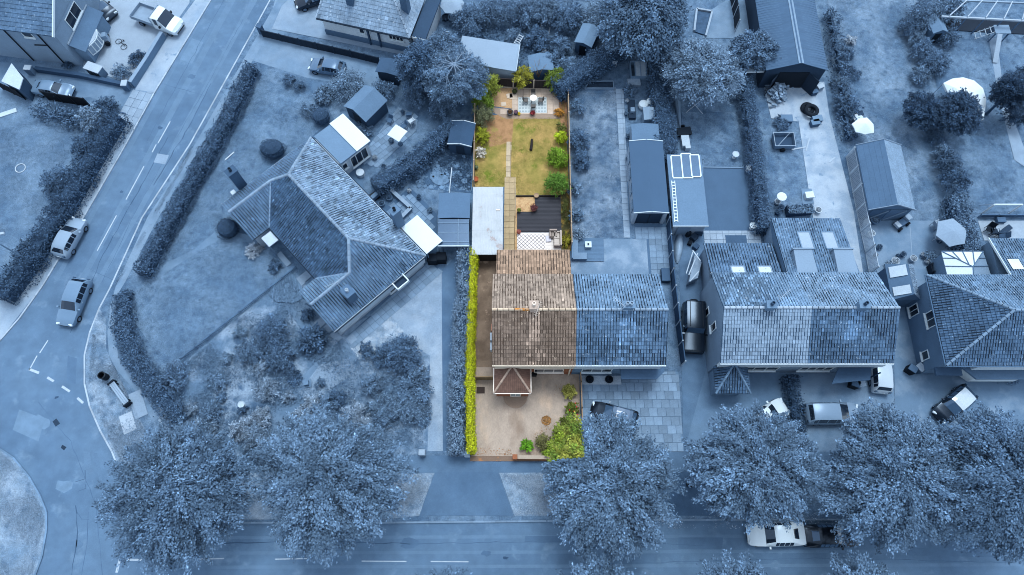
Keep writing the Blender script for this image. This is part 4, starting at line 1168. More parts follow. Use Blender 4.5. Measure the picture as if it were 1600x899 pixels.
# white canopy by the patio
wc = thing('canopy', 'square white flat canopy on posts at the back wall of the bungalow', 'canopy', Q(14.6, -1.2, .1))
mb = MB(); mb.prism([Q(13.2, -2.1), Q(16.75, -2.1), Q(16.75, -.05), Q(13.2, -.05)], 2.35, 2.45); obj('roof_sheet', mb, WHITE, wc)
for a, b in ((13.3, -2.0), (16.65, -2.0), (16.65, -.3), (13.3, -.3)):
    mb = MB(); mb.box(tuple(Q(a, b, .1)), (.08, .08, 2.25), ang, base=True); obj('post', mb, plain(.5), wc)

# --- house at the north-west corner
nw = thing('brick_house', 'two storey grey roofed house with white bay window behind the gravel yard', 'house', (-46, 48, .1))
CO = P(83, 57, 5.0); CO.z = 0
F1 = Vector((-.988, .155, 0)).normalized(); F2 = Vector((.155, .988, 0)).normalized()
def K(a, b, z=0.0):
    p = CO + F1 * a + F2 * b
    return Vector((p.x, p.y, z))
mb = MB()
mb.prism([K(.12, .25), K(14, .25), K(14, 8.2), K(.12, 8.2)], .1, 4.9)
vs = [K(.12, .25, 4.85), K(.12, 8.2, 4.85), K(.12, 4.2, 7.35), K(.4, .25, 4.85), K(.4, 8.2, 4.85), K(.4, 4.2, 7.35)]
mb.grid(vs, [(2, 1, 0), (3, 4, 5), (0, 1, 4, 3), (1, 2, 5, 4), (2, 0, 3, 5)])
obj('wall', mb, mat(B(.56), var=.1, s1=.7, var2=.1, s2=14, bump=.15), nw)
r1 = [K(0, 0, 5), K(14, 0, 5), K(14, 4.2, 7.5), K(0, 4.2, 7.5)]
r2 = [K(14, 8.4, 5), K(0, 8.4, 5), K(0, 4.2, 7.5), K(14, 4.2, 7.5)]
ro = under(nw, [r1, r2], mat(B(.3)))
slope(ro, [r1], r1[0], r1[1], TILE(.42), 160, tw=.55, th=.42, gap=.012, tones=(.92, 1.08), miss=0)
slope(ro, [r2], r2[0], r2[1], TILE(.42), 161, tw=.55, th=.42, gap=.012, tones=(.92, 1.08), miss=0)
bars('barge_board', nw, [(K(-.03, -.02, 4.86), K(-.03, 4.2, 7.38)), (K(-.03, 8.42, 4.86), K(-.03, 4.2, 7.38))], .12, .24, WHITE)
gn = (-F1.x, -F1.y); sn = (-F2.x, -F2.y)
window(nw, K(.12, 2.4), K(.12, 4.9), 3.1, 4.5, gn, 2)
window(nw, K(2.6, .25), K(3.7, .25), 4.0, 4.8, sn, 1)
# lean-to with a bow window
mb = MB(); mb.prism([K(-1.1, .9), K(.1, .9), K(.1, 5.6), K(-1.1, 5.6)], .1, 2.1); obj('lean_to', mb, plain(.5), nw)
lt = [K(-1.3, .7, 2.1), K(.1, .7, 2.9), K(.1, 5.8, 2.9), K(-1.3, 5.8, 2.1)]
under(nw, [lt], plain(.42), 'lean_to_roof')
bars('lead_flashing', nw, [(K(.04, .7, 2.9), K(.04, 5.8, 2.9))], .1, .12, plain(.66))
bw = MB(); bp = MB()
n = 6
arc = [K(-1.1 - .55 * math.sin(math.pi * i / n), 1.3 + 2.6 * i / n) for i in range(n + 1)]
for i in range(n):
    a, b = arc[i], arc[i + 1]
    for z in (.8, 1.95):
        bw.bar(V3(a.x, a.y, z), V3(b.x, b.y, z), .14, .09)
    bw.box((a.x, a.y, .8), (.1, .1, 1.2), base=True)
o_ = obj('bow_window', bw, WHITE, nw)
for i in range(n):
    a, b = arc[i], arc[i + 1]
    q = MB(); q.bar(V3(a.x, a.y, .88), V3(b.x, b.y, .88), .05, 1.08); obj('pane', q, plain(.6, rough=.1), o_)
q = MB(); q.prism(arc + [K(-1.1, 3.9), K(-1.1, 1.3)], 2.02, 2.1); obj('bow_roof', q, plain(.72), nw)
for a, b in ((K(1.9, .17, .1), K(1.9, .17, 4.9)), (K(1.95, .17, 3.1), K(3.4, .17, 2.9)), (K(5.4, .17, .1), K(5.4, .17, 4.9))):
    q = MB(); q.tube([a, b], .06, 8); obj('drainpipe', q, BLACK, nw)

# --- rendered bungalow at the north edge
nb = thing('bungalow', 'white rendered bungalow with smooth pale tiled roof and two tall chimneys', 'bungalow', (-15, 52, .1))
M0 = P(494, 28, 2.8); M1 = P(640, 60, 2.8)
M0.z = M1.z = 0
U1 = (M1 - M0).normalized(); U2 = Vector((-U1.y, U1.x, 0)); ML = (M1 - M0).length
def W(a, b, z=0.0):
    p = M0 + U1 * a + U2 * b
    return Vector((p.x, p.y, z))
mb = MB(); mb.prism([W(.35, .35), W(ML - .35, .35), W(ML - .35, 9.5), W(.35, 9.5)], .1, 2.7); obj('wall', mb, plain(.86), nb)
a, b, c, d = W(0, 0, 2.8), W(ML, 0, 2.8), W(ML, 9.85, 2.8), W(0, 9.85, 2.8)
t1, t2 = W(1.0, 4.9, 5.9), W(ML - 4.0, 4.9, 5.9)
fs = [[a, b, t2, t1], [b, c, t2], [c, d, t1, t2], [d, a, t1]]
ro = under(nb, fs, mat(B(.4)))
for k, f in enumerate(fs):
    slope(ro, [f], f[0], f[1], TILE((.58, .6, .58, .55)[k]), 170 + k, tw=.42, th=.4, gap=.015, tones=(.93, 1.07), miss=0, lift=.03)
ridge(ro, [(b, t2), (t1, t2), (a, t1), (d, t1), (c, t2)], mat(B(.64), var=.08, attr=True), 11)
ua = math.atan2(U1.y, U1.x)
chimney(nb, W(3.4, 2.0), .7, .95, 3.2, 7.6, mat(B(.36), var=.14), 1, plain(.3), ua)
chimney(nb, W(ML - 1.1, 2.7), .7, .8, 2.9, 6.4, mat(B(.4), var=.14), 1, plain(.3), ua)
bars('gutter', nb, [(W(0, -.08, 2.68), W(ML, -.08, 2.68))], .1, .08, plain(.16))
un = (-U2.x, -U2.y)
mb = MB(); mb.bar(W(.3, .3, .1), W(ML - .3, .3, .1), .12, .75); obj('plinth', mb, plain(.42), nb)
window(nb, W(4.35, .35), W(4.95, .35), 1.5, 2.3, un, 1)
window(nb, W(5.5, .35), W(6.35, .35), .15, 2.3, un, 1, WHITE, plain(.8, rough=.3), False, 'door')
window(nb, W(7.6, .35), W(9.2, .35), 1.6, 2.25, un, 4)
for x in (5.35, 6.5):
    q = MB(); q.box(tuple(W(x, .22, .1)), (.16, .2, 2.5), ua, base=True); obj('door_pilaster', q, plain(.3), nb)
q = MB(); q.prism([W(ML + .02, .5), W(ML + 1.5, .5), W(ML + 1.5, 6), W(ML + .02, 6)], 2.3, 2.5); obj('lean_to_roof', q, plain(.28), nb)
q = MB(); q.prism([W(ML + .02, .7), W(ML + 1.35, .7), W(ML + 1.35, 5.8), W(ML + .02, 5.8)], .1, 2.3); obj('lean_to', q, plain(.85), nb)
bars('lean_to_fascia', nb, [(W(ML + .02, .47, 2.25), W(ML + 1.5, .47, 2.25))], .05, .24, WHITE)
# ------------------------------------------------------------------ vegetation
def leaf_mesh(name, pos, axis, nrm, ln, wd, tone, m, extra=None):
    n = len(pos)
    axis = axis / (np.linalg.norm(axis, axis=1, keepdims=True) + 1e-9)
    side = np.cross(nrm, axis)
    side /= (np.linalg.norm(side, axis=1, keepdims=True) + 1e-9)
    nn = np.cross(axis, side)
    l = ln[:, None]
    w = (ln * wd)[:, None]
    v = np.empty((n, 4, 3), np.float32)
    v[:, 0] = pos - axis * l * .5
    v[:, 1] = pos + side * w * .5 + nn * l * .08
    v[:, 2] = pos + axis * l * .5
    v[:, 3] = pos - side * w * .5 + nn * l * .08
    me = bpy.data.meshes.new(name)
    nv = n * 4
    me.vertices.add(nv)
    me.vertices.foreach_set('co', v.reshape(-1))
    me.loops.add(nv)
    me.loops.foreach_set('vertex_index', np.arange(nv, dtype=np.int32))
    me.polygons.add(n)
    me.polygons.foreach_set('loop_start', np.arange(n, dtype=np.int32) * 4)
    me.polygons.foreach_set('loop_total', np.full(n, 4, np.int32))
    me.materials.append(m)
    at = me.attributes.new('tone', 'FLOAT', 'FACE')
    at.data.foreach_set('value', tone.astype(np.float32))
    me.update()
    me.validate()
    return me

def LEAF(v, var=.2):
    c_ = B(v); l_ = sum(c_) / 3
    return mat(tuple(.98 * q + .02 * l_ for q in c_), var=var, s1=.45, var2=0, attr=True, rough=.75, spec=.2)
def LEAFC(c, var=.15, **k):
    return mat(c, var=var, s1=.6, var2=0, attr=True, rough=.75, spec=.2, **k)

def cloud(g, r, zr, nspray, per, slen, swid, leaf, droop=.35, lumps=7, up=.75, shell=.45, base=-.35, spread=.25, spike=0.0, wd=.55):
    """leaves in outward pointing sprays spread through an uneven dome; local to the dome's centre"""
    th = g.uniform(0, 2 * np.pi, nspray)
    cz = g.uniform(base, 1, nspray)
    rad = shell + (1 - shell) * g.uniform(0, 1, nspray) ** .6
    lt = g.uniform(0, 2 * np.pi, lumps)
    lz = g.uniform(-.3, 1, lumps)
    la = g.uniform(.05, .22, lumps)
    s = np.sqrt(np.clip(1 - cz ** 2, 0, 1))
    dx, dy = np.cos(th) * s, np.sin(th) * s
    bump = np.zeros(nspray)
    for i in range(lumps):
        sl = math.sqrt(max(0, 1 - lz[i] ** 2))
        dot = dx * math.cos(lt[i]) * sl + dy * math.sin(lt[i]) * sl + cz * lz[i]
        bump += la[i] * np.clip((dot - .6) / .4, 0, 1) ** 1.0
    bump = np.clip(.76 + bump * .8, .7, 1.06) - .06 * g.uniform(0, 1, nspray)
    c = np.stack([dx * r, dy * r, cz * zr], 1) * (rad * bump)[:, None]
    d = np.stack([np.cos(th), np.sin(th), np.zeros(nspray)], 1) * (s + .25)[:, None]
    d[:, 2] = cz * .5 - droop + g.normal(0, .15, nspray) + spike
    d += g.normal(0, spread, (nspray, 3))
    d /= np.linalg.norm(d, axis=1, keepdims=True)
    st = g.uniform(.6, 1.4, nspray)
    t = g.uniform(-.5, .6, (nspray, per))
    wv = swid * (1 - .45 * (t + .5))
    off = g.normal(0, 1, (nspray, per, 3)) * wv[:, :, None] * np.array([1, 1, .45])
    pos = c[:, None, :] + d[:, None, :] * (t * slen)[:, :, None] + off
    pos[:, :, 2] -= (t + .5) ** 2 * slen * droop * .4
    ax = d[:, None, :] + g.normal(0, .55, (nspray, per, 3))
    nr = np.zeros((nspray, per, 3))
    nr[:, :, 2] = up
    nr += d[:, None, :] * .25 + g.normal(0, .42, (nspray, per, 3))
    ln = leaf * g.uniform(.65, 1.35, (nspray, per))
    tone = st[:, None] * g.uniform(.7, 1.25, (nspray, per)) * np.where(g.uniform(0, 1, (nspray, per)) < .12, 1.5, 1)
    f = lambda a: a.reshape(-1, 3)
    return f(pos), f(ax), f(nr), ln.reshape(-1), wd, tone.reshape(-1), c

def px_scale(py):
    return (FOC * _ct + _st * (py - 449.5)) / CAM_H

BARK = mat(B(.34), var=.2, s1=2, var2=.2, s2=10, bump=.5)
BARK_N = mat(C(96, 80, 62), var=.2, s1=2, var2=.2, s2=10, bump=.5)

TWIG = mat(B(.27), var=.3, s1=3)  # twig colour of the core, kept dark so gaps between leaves look shaded
TWIG_N = mat(C(150, 150, 44), var=.3, s1=3)

def tree(name, label, px, py, rpx, h, v, group=None, seed=1, zc=.62, zr=.36, nspray=None, per=60, slen=None, swid=None, leaf=.2, limbs=9, col=None, bark=None, split=False, ry=1.0, **k):
    """px, py: middle of the crown in the picture, rpx its radius there, h: the tree's height in metres"""
    g = np.random.default_rng(seed)
    c = P(px, py, h * zc)
    r = rpx / px_scale(py) * (1 - h * zc / CAM_H)
    vr = h * zr
    t = thing(name, label, 'tree', (c.x, c.y, .1), 0, group)
    ns = nspray or int(14 * r * r + 60)
    pos, ax, nr, ln, wd, tone, cs = cloud(g, r, vr, ns, per, slen or r * .26, swid or r * .05 + .05, leaf, **k)
    zc_ = h * zc - .1
    pos[:, 1] *= ry
    pos[:, 2] = np.maximum(pos[:, 2] + zc_, .15)
    if split:           # the boughs that hang over the coloured plot
        e_ = P(908, 721, h * zc)
        m_ = (pos[:, 0] + c.x < e_.x) & (pos[:, 1] + c.y > e_.y)
        gm = LEAFC(C(108, 140, 54), .2, col2=C(164, 172, 76), s3=.7)
        o = link('crown', leaf_mesh('crown', pos[m_], ax[m_], nr[m_], ln[m_], wd, tone[m_], gm), t, world=False)
        o['label'] = 'green boughs hanging over the coloured plot'
        m_ = ~m_
        pos, ax, nr, ln, tone = pos[m_], ax[m_], nr[m_], ln[m_], tone[m_]
    me = leaf_mesh('crown', pos, ax, nr, ln, wd, tone, col or LEAF(v))
    link('crown', me, t, world=False)
    mb = MB()
    tr = .045 * r + .06
    top = Vector((g.normal(0, .2), g.normal(0, .2), zc_ + vr * .3))
    mb.tube([(0, 0, -.05), (0, 0, .25), (top.x * .3, top.y * .3, zc_ * .5), tuple(top)], [tr * 1.5, tr * 1.1, tr * .85, tr * .35], 10)
    for i in range(limbs):
        a = 2 * math.pi * (i + g.uniform(-.3, .3)) / limbs
        z0 = zc_ * g.uniform(.55, .95)
        e = Vector((math.cos(a) * r * .8, math.sin(a) * r * .8, zc_ + vr * g.uniform(-.2, .55)))
        s0 = Vector((top.x * .6, top.y * .6, z0))
        m_ = s0.lerp(e, .5) + Vector((g.normal(0, .2), g.normal(0, .2), .25 * vr))
        mb.tube([s0, m_, e], [tr * .5, tr * .3, tr * .08], 6)
    obj('trunk', mb, bark or BARK, t, world=False, smooth=True)
    return t

def shrub(label, px, py, rpx, h, v, group=None, seed=1, leaf=.13, col=None, ry=1.0, name='shrub', cat='shrub', dens=1.0, clipped=False, bark=None, z0=.1, rz=0.0, **k):
    g = np.random.default_rng(seed * 7 + 3)
    c = P(px, py, h * .5)
    r = rpx / px_scale(py)
    t = thing(name, label, cat, (c.x, c.y, z0), rz, group)
    if clipped:
        n = int((900 * r * r + 250) * dens)
        th = g.uniform(0, 2 * np.pi, n); cz = g.uniform(-.8, 1, n)
        s = np.sqrt(1 - cz ** 2)
        d = np.stack([np.cos(th) * s, np.sin(th) * s, cz], 1)
        w = 1 + .07 * np.sin(th * 3 + seed + cz * 2) + .05 * np.sin(th * 5 + cz * 4) + g.normal(0, .02, n)
        pos = d * np.array([r, r * ry, h * .5]) * w[:, None]
        pos[:, 2] += h * .5
        me = leaf_mesh('foliage', pos, g.normal(0, 1, (n, 3)), d + g.normal(0, .35, (n, 3)), leaf * .8 * g.uniform(.7, 1.3, n), .6, g.uniform(.75, 1.25, n), col or LEAF(v, .1))
        link('foliage', me, t, world=False)
        mb = MB()
        mb.lathe((0, 0, 0), [(r * .45, .02), (r * .8, h * .2), (r * .9, h * .5), (r * .8, h * .78), (r * .4, h * .94)], 14)
        if ry != 1.0:
            mb.v = [(x, y * ry, z) for x, y, z in mb.v]
        o = obj('inner_growth', mb, TWIG, t, world=False)
        return t
    ns = int((26 * r * r + 16) * dens)
    pos, ax, nr, ln, wd, tone, cs = cloud(g, r, h * .52, ns, 42, max(.3, r * .5), max(.07, r * .12), leaf, base=-.7, lumps=5, **k)
    pos[:, 1] *= ry
    pos[:, 2] = np.maximum(pos[:, 2] + h * .48, .03)
    me = leaf_mesh('foliage', pos, ax, nr, ln, wd, tone, col or LEAF(v))
    link('foliage', me, t, world=False)
    mb = MB()
    for i in range(4):
        a = g.uniform(0, 6.28)
        mb.tube([(.03 * math.cos(a), .03 * math.sin(a), 0), (.3 * r * math.cos(a), .3 * r * math.sin(a), h * .4), (.7 * r * math.cos(a), .7 * ry * r * math.sin(a), h * .75)], [.035, .025, .01], 5)
    obj('stem', mb, bark or BARK, t, world=False)
    return t

def hedge(label, px, w, h, v, seed=1, leaf=.155, dens=1.0, col=None, group=None, z=.1, zt=None, world_pts=None, name='hedge', rough=.13, taper=.85):
    """clipped hedge along a line given at its top in the picture"""
    g = np.random.default_rng(seed)
    pts = world_pts or [P(x, y, h) for x, y in px]
    for p in pts: p.z = 0
    t = thing(name, label, 'hedge', (pts[0].x, pts[0].y, z), 0, group)
    P_, A_, N_, = [], [], []
    core = MB()
    for i, (a, b) in enumerate(zip(pts[:-1], pts[1:])):
        a, b = np.array(a), np.array(b)
        L = np.linalg.norm(b - a)
        d = (b - a) / L
        s = np.array([-d[1], d[0], 0])
        ex = w * .3
        n1 = int(L * w * 190 * dens); n2 = int(L * h * 110 * dens)
        u = g.uniform(-ex, L + ex, n1); q = g.uniform(-1, 1, n1)
        wob = 1 + .12 * np.sin(u * .9 + seed) + .08 * np.sin(u * 2.3 + seed * 2)
        hh = h * (1 - .1 * np.abs(q) ** 3) + .05 * np.sin(u * 2.3) + g.normal(0, rough * .6, n1)
        P_.append(a + d * u[:, None] + s * (q * w / 2 * wob)[:, None] + np.array([0, 0, 1]) * hh[:, None])
        N_.append(np.array([0, 0, 1.0]) + s * (q * .4)[:, None] + g.normal(0, .45, (n1, 3)))
        for sd in (-1, 1):
            u = g.uniform(-ex, L + ex, n2); zz = g.uniform(.02, 1, n2)
            wob = 1 + .12 * np.sin(u * .9 + seed) + .08 * np.sin(u * 2.3 + seed * 2)
            k = (w / 2) * wob * (1.02 - (1 - taper) * zz ** 4) + g.normal(0, rough, n2)
            P_.append(a + d * u[:, None] + s * (sd * k)[:, None] + np.array([0, 0, 1]) * (zz * h)[:, None])
            N_.append(s * sd + np.array([0, 0, .35]) + g.normal(0, .45, (n2, 3)))
        if i in (0, len(pts) - 2):
            for e, sg in (([a], -1), ([b], 1)):
                if (sg == -1 and i != 0) or (sg == 1 and i != len(pts) - 2): continue
                n3 = int(w * h * 90 * dens)
                q = g.uniform(-1, 1, n3); zz = g.uniform(.02, 1, n3)
                P_.append(e[0] + d * (sg * (ex + .05 * np.ones(n3)))[:, None] + s * (q * w / 2)[:, None] + np.array([0, 0, 1]) * (zz * h)[:, None])
                N_.append(d * sg + g.normal(0, .45, (n3, 3)))
        k = w * .5 - rough * 2 - .02
        A, Bv = a - d * ex * .8, b + d * ex * .8
        core.prism([A - s * k, Bv - s * k, Bv + s * k, A + s * k], .02 + .003 * i, h - .06 - rough * 1.8 - .004 * i)
    pos = np.concatenate(P_); nr = np.concatenate(N_)
    n = len(pos)
    ph = g.uniform(0, 6.28, 9)
    X, Y, Zz = pos[:, 0], pos[:, 1], pos[:, 2]
    lump = lambda a, b, c: np.sin(X * 2.1 + ph[a] + np.sin(Y * 1.7 + ph[b])) * np.sin(Y * 2.6 + ph[b] + np.sin(Zz * 3 + ph[c])) + .6 * np.sin(X * 5.3 + Zz * 4 + ph[c]) * np.sin(Y * 4.7 + ph[a])
    k = rough * 1.1 * np.clip(Zz / h, .2, 1)
    pos = pos + np.stack([lump(0, 1, 2) * k, lump(3, 4, 5) * k, lump(6, 7, 8) * k - k * .5], 1)
    pos = pos - np.array([pts[0].x, pts[0].y, 0])
    me = leaf_mesh('foliage', pos, g.normal(0, 1, (n, 3)), nr, leaf * g.uniform(.65, 1.35, n), .6, g.uniform(.5, 1.5, n), col or LEAF(v, .16))
    link('foliage', me, t, world=False)
    core.v = [(x - pts[0].x, y - pts[0].y, z) for x, y, z in core.v]
    obj('inner_growth', core, TWIG if col is None else TWIG_N, t, world=False)
    return t

# --- street trees
ST = 'leafy street trees along the verge'
for i, (x, y, r, h, v, ry, dr, lab) in enumerate([
        (289, 766, 113, 9.5, .46, 1.0, .4, 'broad leafy street tree nearest the road junction'),
        (514, 750, 124, 10, .48, .92, .35, 'broad leafy street tree beside the dark drive crossover'),
        (948, 756, 106, 9.5, .48, .98, .45, 'leafy street tree overhanging the corner of the coloured plot'),
        (1178, 726, 106, 10, .47, .84, .3, 'leafy street tree over the white parked car in the street'),
        (1388, 748, 104, 10, .46, .95, .4, 'leafy street tree over the dark parked car'),
        (1562, 752, 110, 10.5, .44, 1.05, .5, 'dense leafy street tree at the east end of the verge')]):
    tree('street_tree', lab, x, y, r, h, v, ST, seed=20 + i, per=130, nspray=520, slen=1.9, swid=.27, leaf=.19, droop=dr, base=-.3, lumps=14, split=(i == 2), ry=ry, shell=.35)
for i, (x, y, r, lab) in enumerate([(935, 962, 92, 'tall tree across the street facing the plot corner tree'), (1145, 962, 88, 'tall tree across the street facing the parked white car'),
                                (1350, 968, 92, 'tall tree across the street facing the dark parked car'), (690, 985, 92, 'tall tree across the street facing the dark crossover')]):
    tree('street_tree', lab, x, y, r, 9, .46, 'trees on the far side of the street', seed=40 + i, nspray=300, per=100, slen=1.8, swid=.24, leaf=.19, droop=.3, base=-.2)
# --- garden trees
tree('garden_tree', 'big dark broadleaf tree at the end of the neighbouring gardens', 1005, 22, 78, 9, .44, seed=51, nspray=620, slen=1.5, swid=.35, leaf=.26)
tree('garden_tree', 'pale feathery garden tree above the rotary drier', 1092, 112, 62, 6.5, .52, seed=52, nspray=480, slen=1.3, swid=.25, leaf=.2, droop=.2)
tree('garden_tree', 'small dense tree beside the barn side lean-to', 1172, 78, 36, 5, .44, seed=53, nspray=260, slen=1.0, swid=.22, leaf=.2)
tree('garden_tree', 'dark round clipped looking tree in front of the white canopy', 1494, 179, 39, 4.6, .32, seed=54, nspray=420, slen=.7, swid=.2, leaf=.17, droop=.1, limbs=6)
tree('garden_tree', 'dark bushy tree next to the round clipped looking tree', 1443, 174, 32, 4, .31, seed=55, nspray=300, slen=.7, swid=.2, leaf=.17, droop=.1, limbs=6)
tree('garden_tree', 'dark evergreen at the fence by the east edge', 1575, 148, 28, 5.5, .27, seed=56, nspray=260, slen=.8, swid=.2, leaf=.17, spike=.5)
tree('garden_tree', 'dark conical evergreen beside the bare branched tree', 655, 108, 36, 7, .37, seed=57, nspray=320, slen=.9, swid=.2, leaf=.18, zr=.45, zc=.5)
tree('garden_tree', 'full bush like tree behind the small garden shed', 690, 80, 34, 5, .45, seed=58, nspray=260, slen=.9, swid=.22, leaf=.18)
# tree with pale bare radiating branches over thin foliage
bt = tree('garden_tree', 'tree with pale bare branches radiating over thin needles', 712, 122, 58, 6.5, .47, seed=59, nspray=330, slen=1.1, swid=.22, leaf=.16, droop=.15, shell=.55, limbs=4, ry=.9)
_g = random.Random(5)
mb = MB()
for i in range(13):
    a = 2 * math.pi * i / 13 + _g.uniform(-.2, .2)
    l = _g.uniform(1.6, 2.7)
    p0 = Vector((0, 0, 6.0)); p1 = Vector((math.cos(a) * l * .55, math.sin(a) * l * .55, 5.9)); p2 = Vector((math.cos(a + .15) * l, math.sin(a + .15) * l, 5.0))
    mb.tube([p0, p1, p2], [.045, .028, .01], 5)
    for s in (-1, 1):
        q = Vector((math.cos(a + s * .35) * l * .95, math.sin(a + s * .35) * l * .95, 5.7))
        mb.tube([p1, q], [.022, .008], 4)
mb.tube([(0, 0, 3), (0, 0, 6.2)], [.12, .06], 6)
obj('bare_branch', mb, plain(.6), bt, world=False)

# --- hedges
hedge('long dark hedge between the side road and the big lawn', [(388, 104), (352, 180), (302, 268), (252, 358), (220, 418)], 1.35, 1.6, .38, 61)
hedge('curved low hedge round the street corner', [(188, 466), (188, 512), (206, 560), (236, 602), (272, 650)], 1.6, 1.2, .4, 62)
hedge('tall hedge running diagonally behind the bungalow', [(592, 282), (640, 252), (702, 196)], 1.7, 2.0, .4, 63, leaf=.14)
hedge('tall blue half of the boundary hedge beside the bungalow drive', [(728, 388), (722, 480), (713, 600), (712, 702)], 1.2, 2.0, .54, 64)
_hp = [P(740, 388, 2.0), P(736, 480, 2.0), P(733.5, 600, 2.0), P(735.5, 702, 2.0)]
hedge('bright yellow green clipped hedge along the side drive', None, .58, 2.02, .5, 65, col=LEAFC(C(190, 206, 40), .1, col2=C(160, 130, 40), s3=1.6, lo=.66, hi=.72), world_pts=_hp, leaf=.12, dens=1.8, rough=.07)
hedge('wide hedge rising from the plot corner to the big tree', [(878, 128), (930, 92), (978, 62)], 2.0, 2.3, .4, 66, leaf=.14)
hedge('wide flat topped hedge beside the long garage', [(1030, 66), (1036, 150), (1042, 240)], 2.0, 2.0, .38, 67, leaf=.14)
hedge('long narrow hedge between the turf and the concrete yard', [(1166, 110), (1178, 200), (1190, 290), (1196, 350)], 1.3, 1.8, .4, 68, leaf=.14)
hedge('leafy hedge beside the hexagonal parasol', [(1502, 310), (1512, 360), (1524, 412)], 1.7, 1.9, .46, 69, leaf=.16, rough=.14)
hedge('dark clipped hedge dividing the two front drives', [(1238, 592), (1246, 640), (1252, 692)], 1.0, 1.2, .3, 70)
hedge('rough hedge along the west garden beside the pavement', [(172, 182), (120, 268), (90, 320), (38, 400), (0, 452)], 2.0, 1.9, .33, 71, leaf=.16, rough=.2, dens=.9)
hedge('scrubby hedge along the south side of the western drive', [(60, 168), (105, 180), (150, 186)], 1.6, 1.3, .42, 72, leaf=.18, rough=.25, dens=.7)
hedge('bushy boundary hedge along the barn side of the long lawn', [(1302, 20), (1316, 90), (1322, 150), (1330, 205)], 1.3, 1.3, .42, 73, leaf=.16, rough=.25, dens=.7)

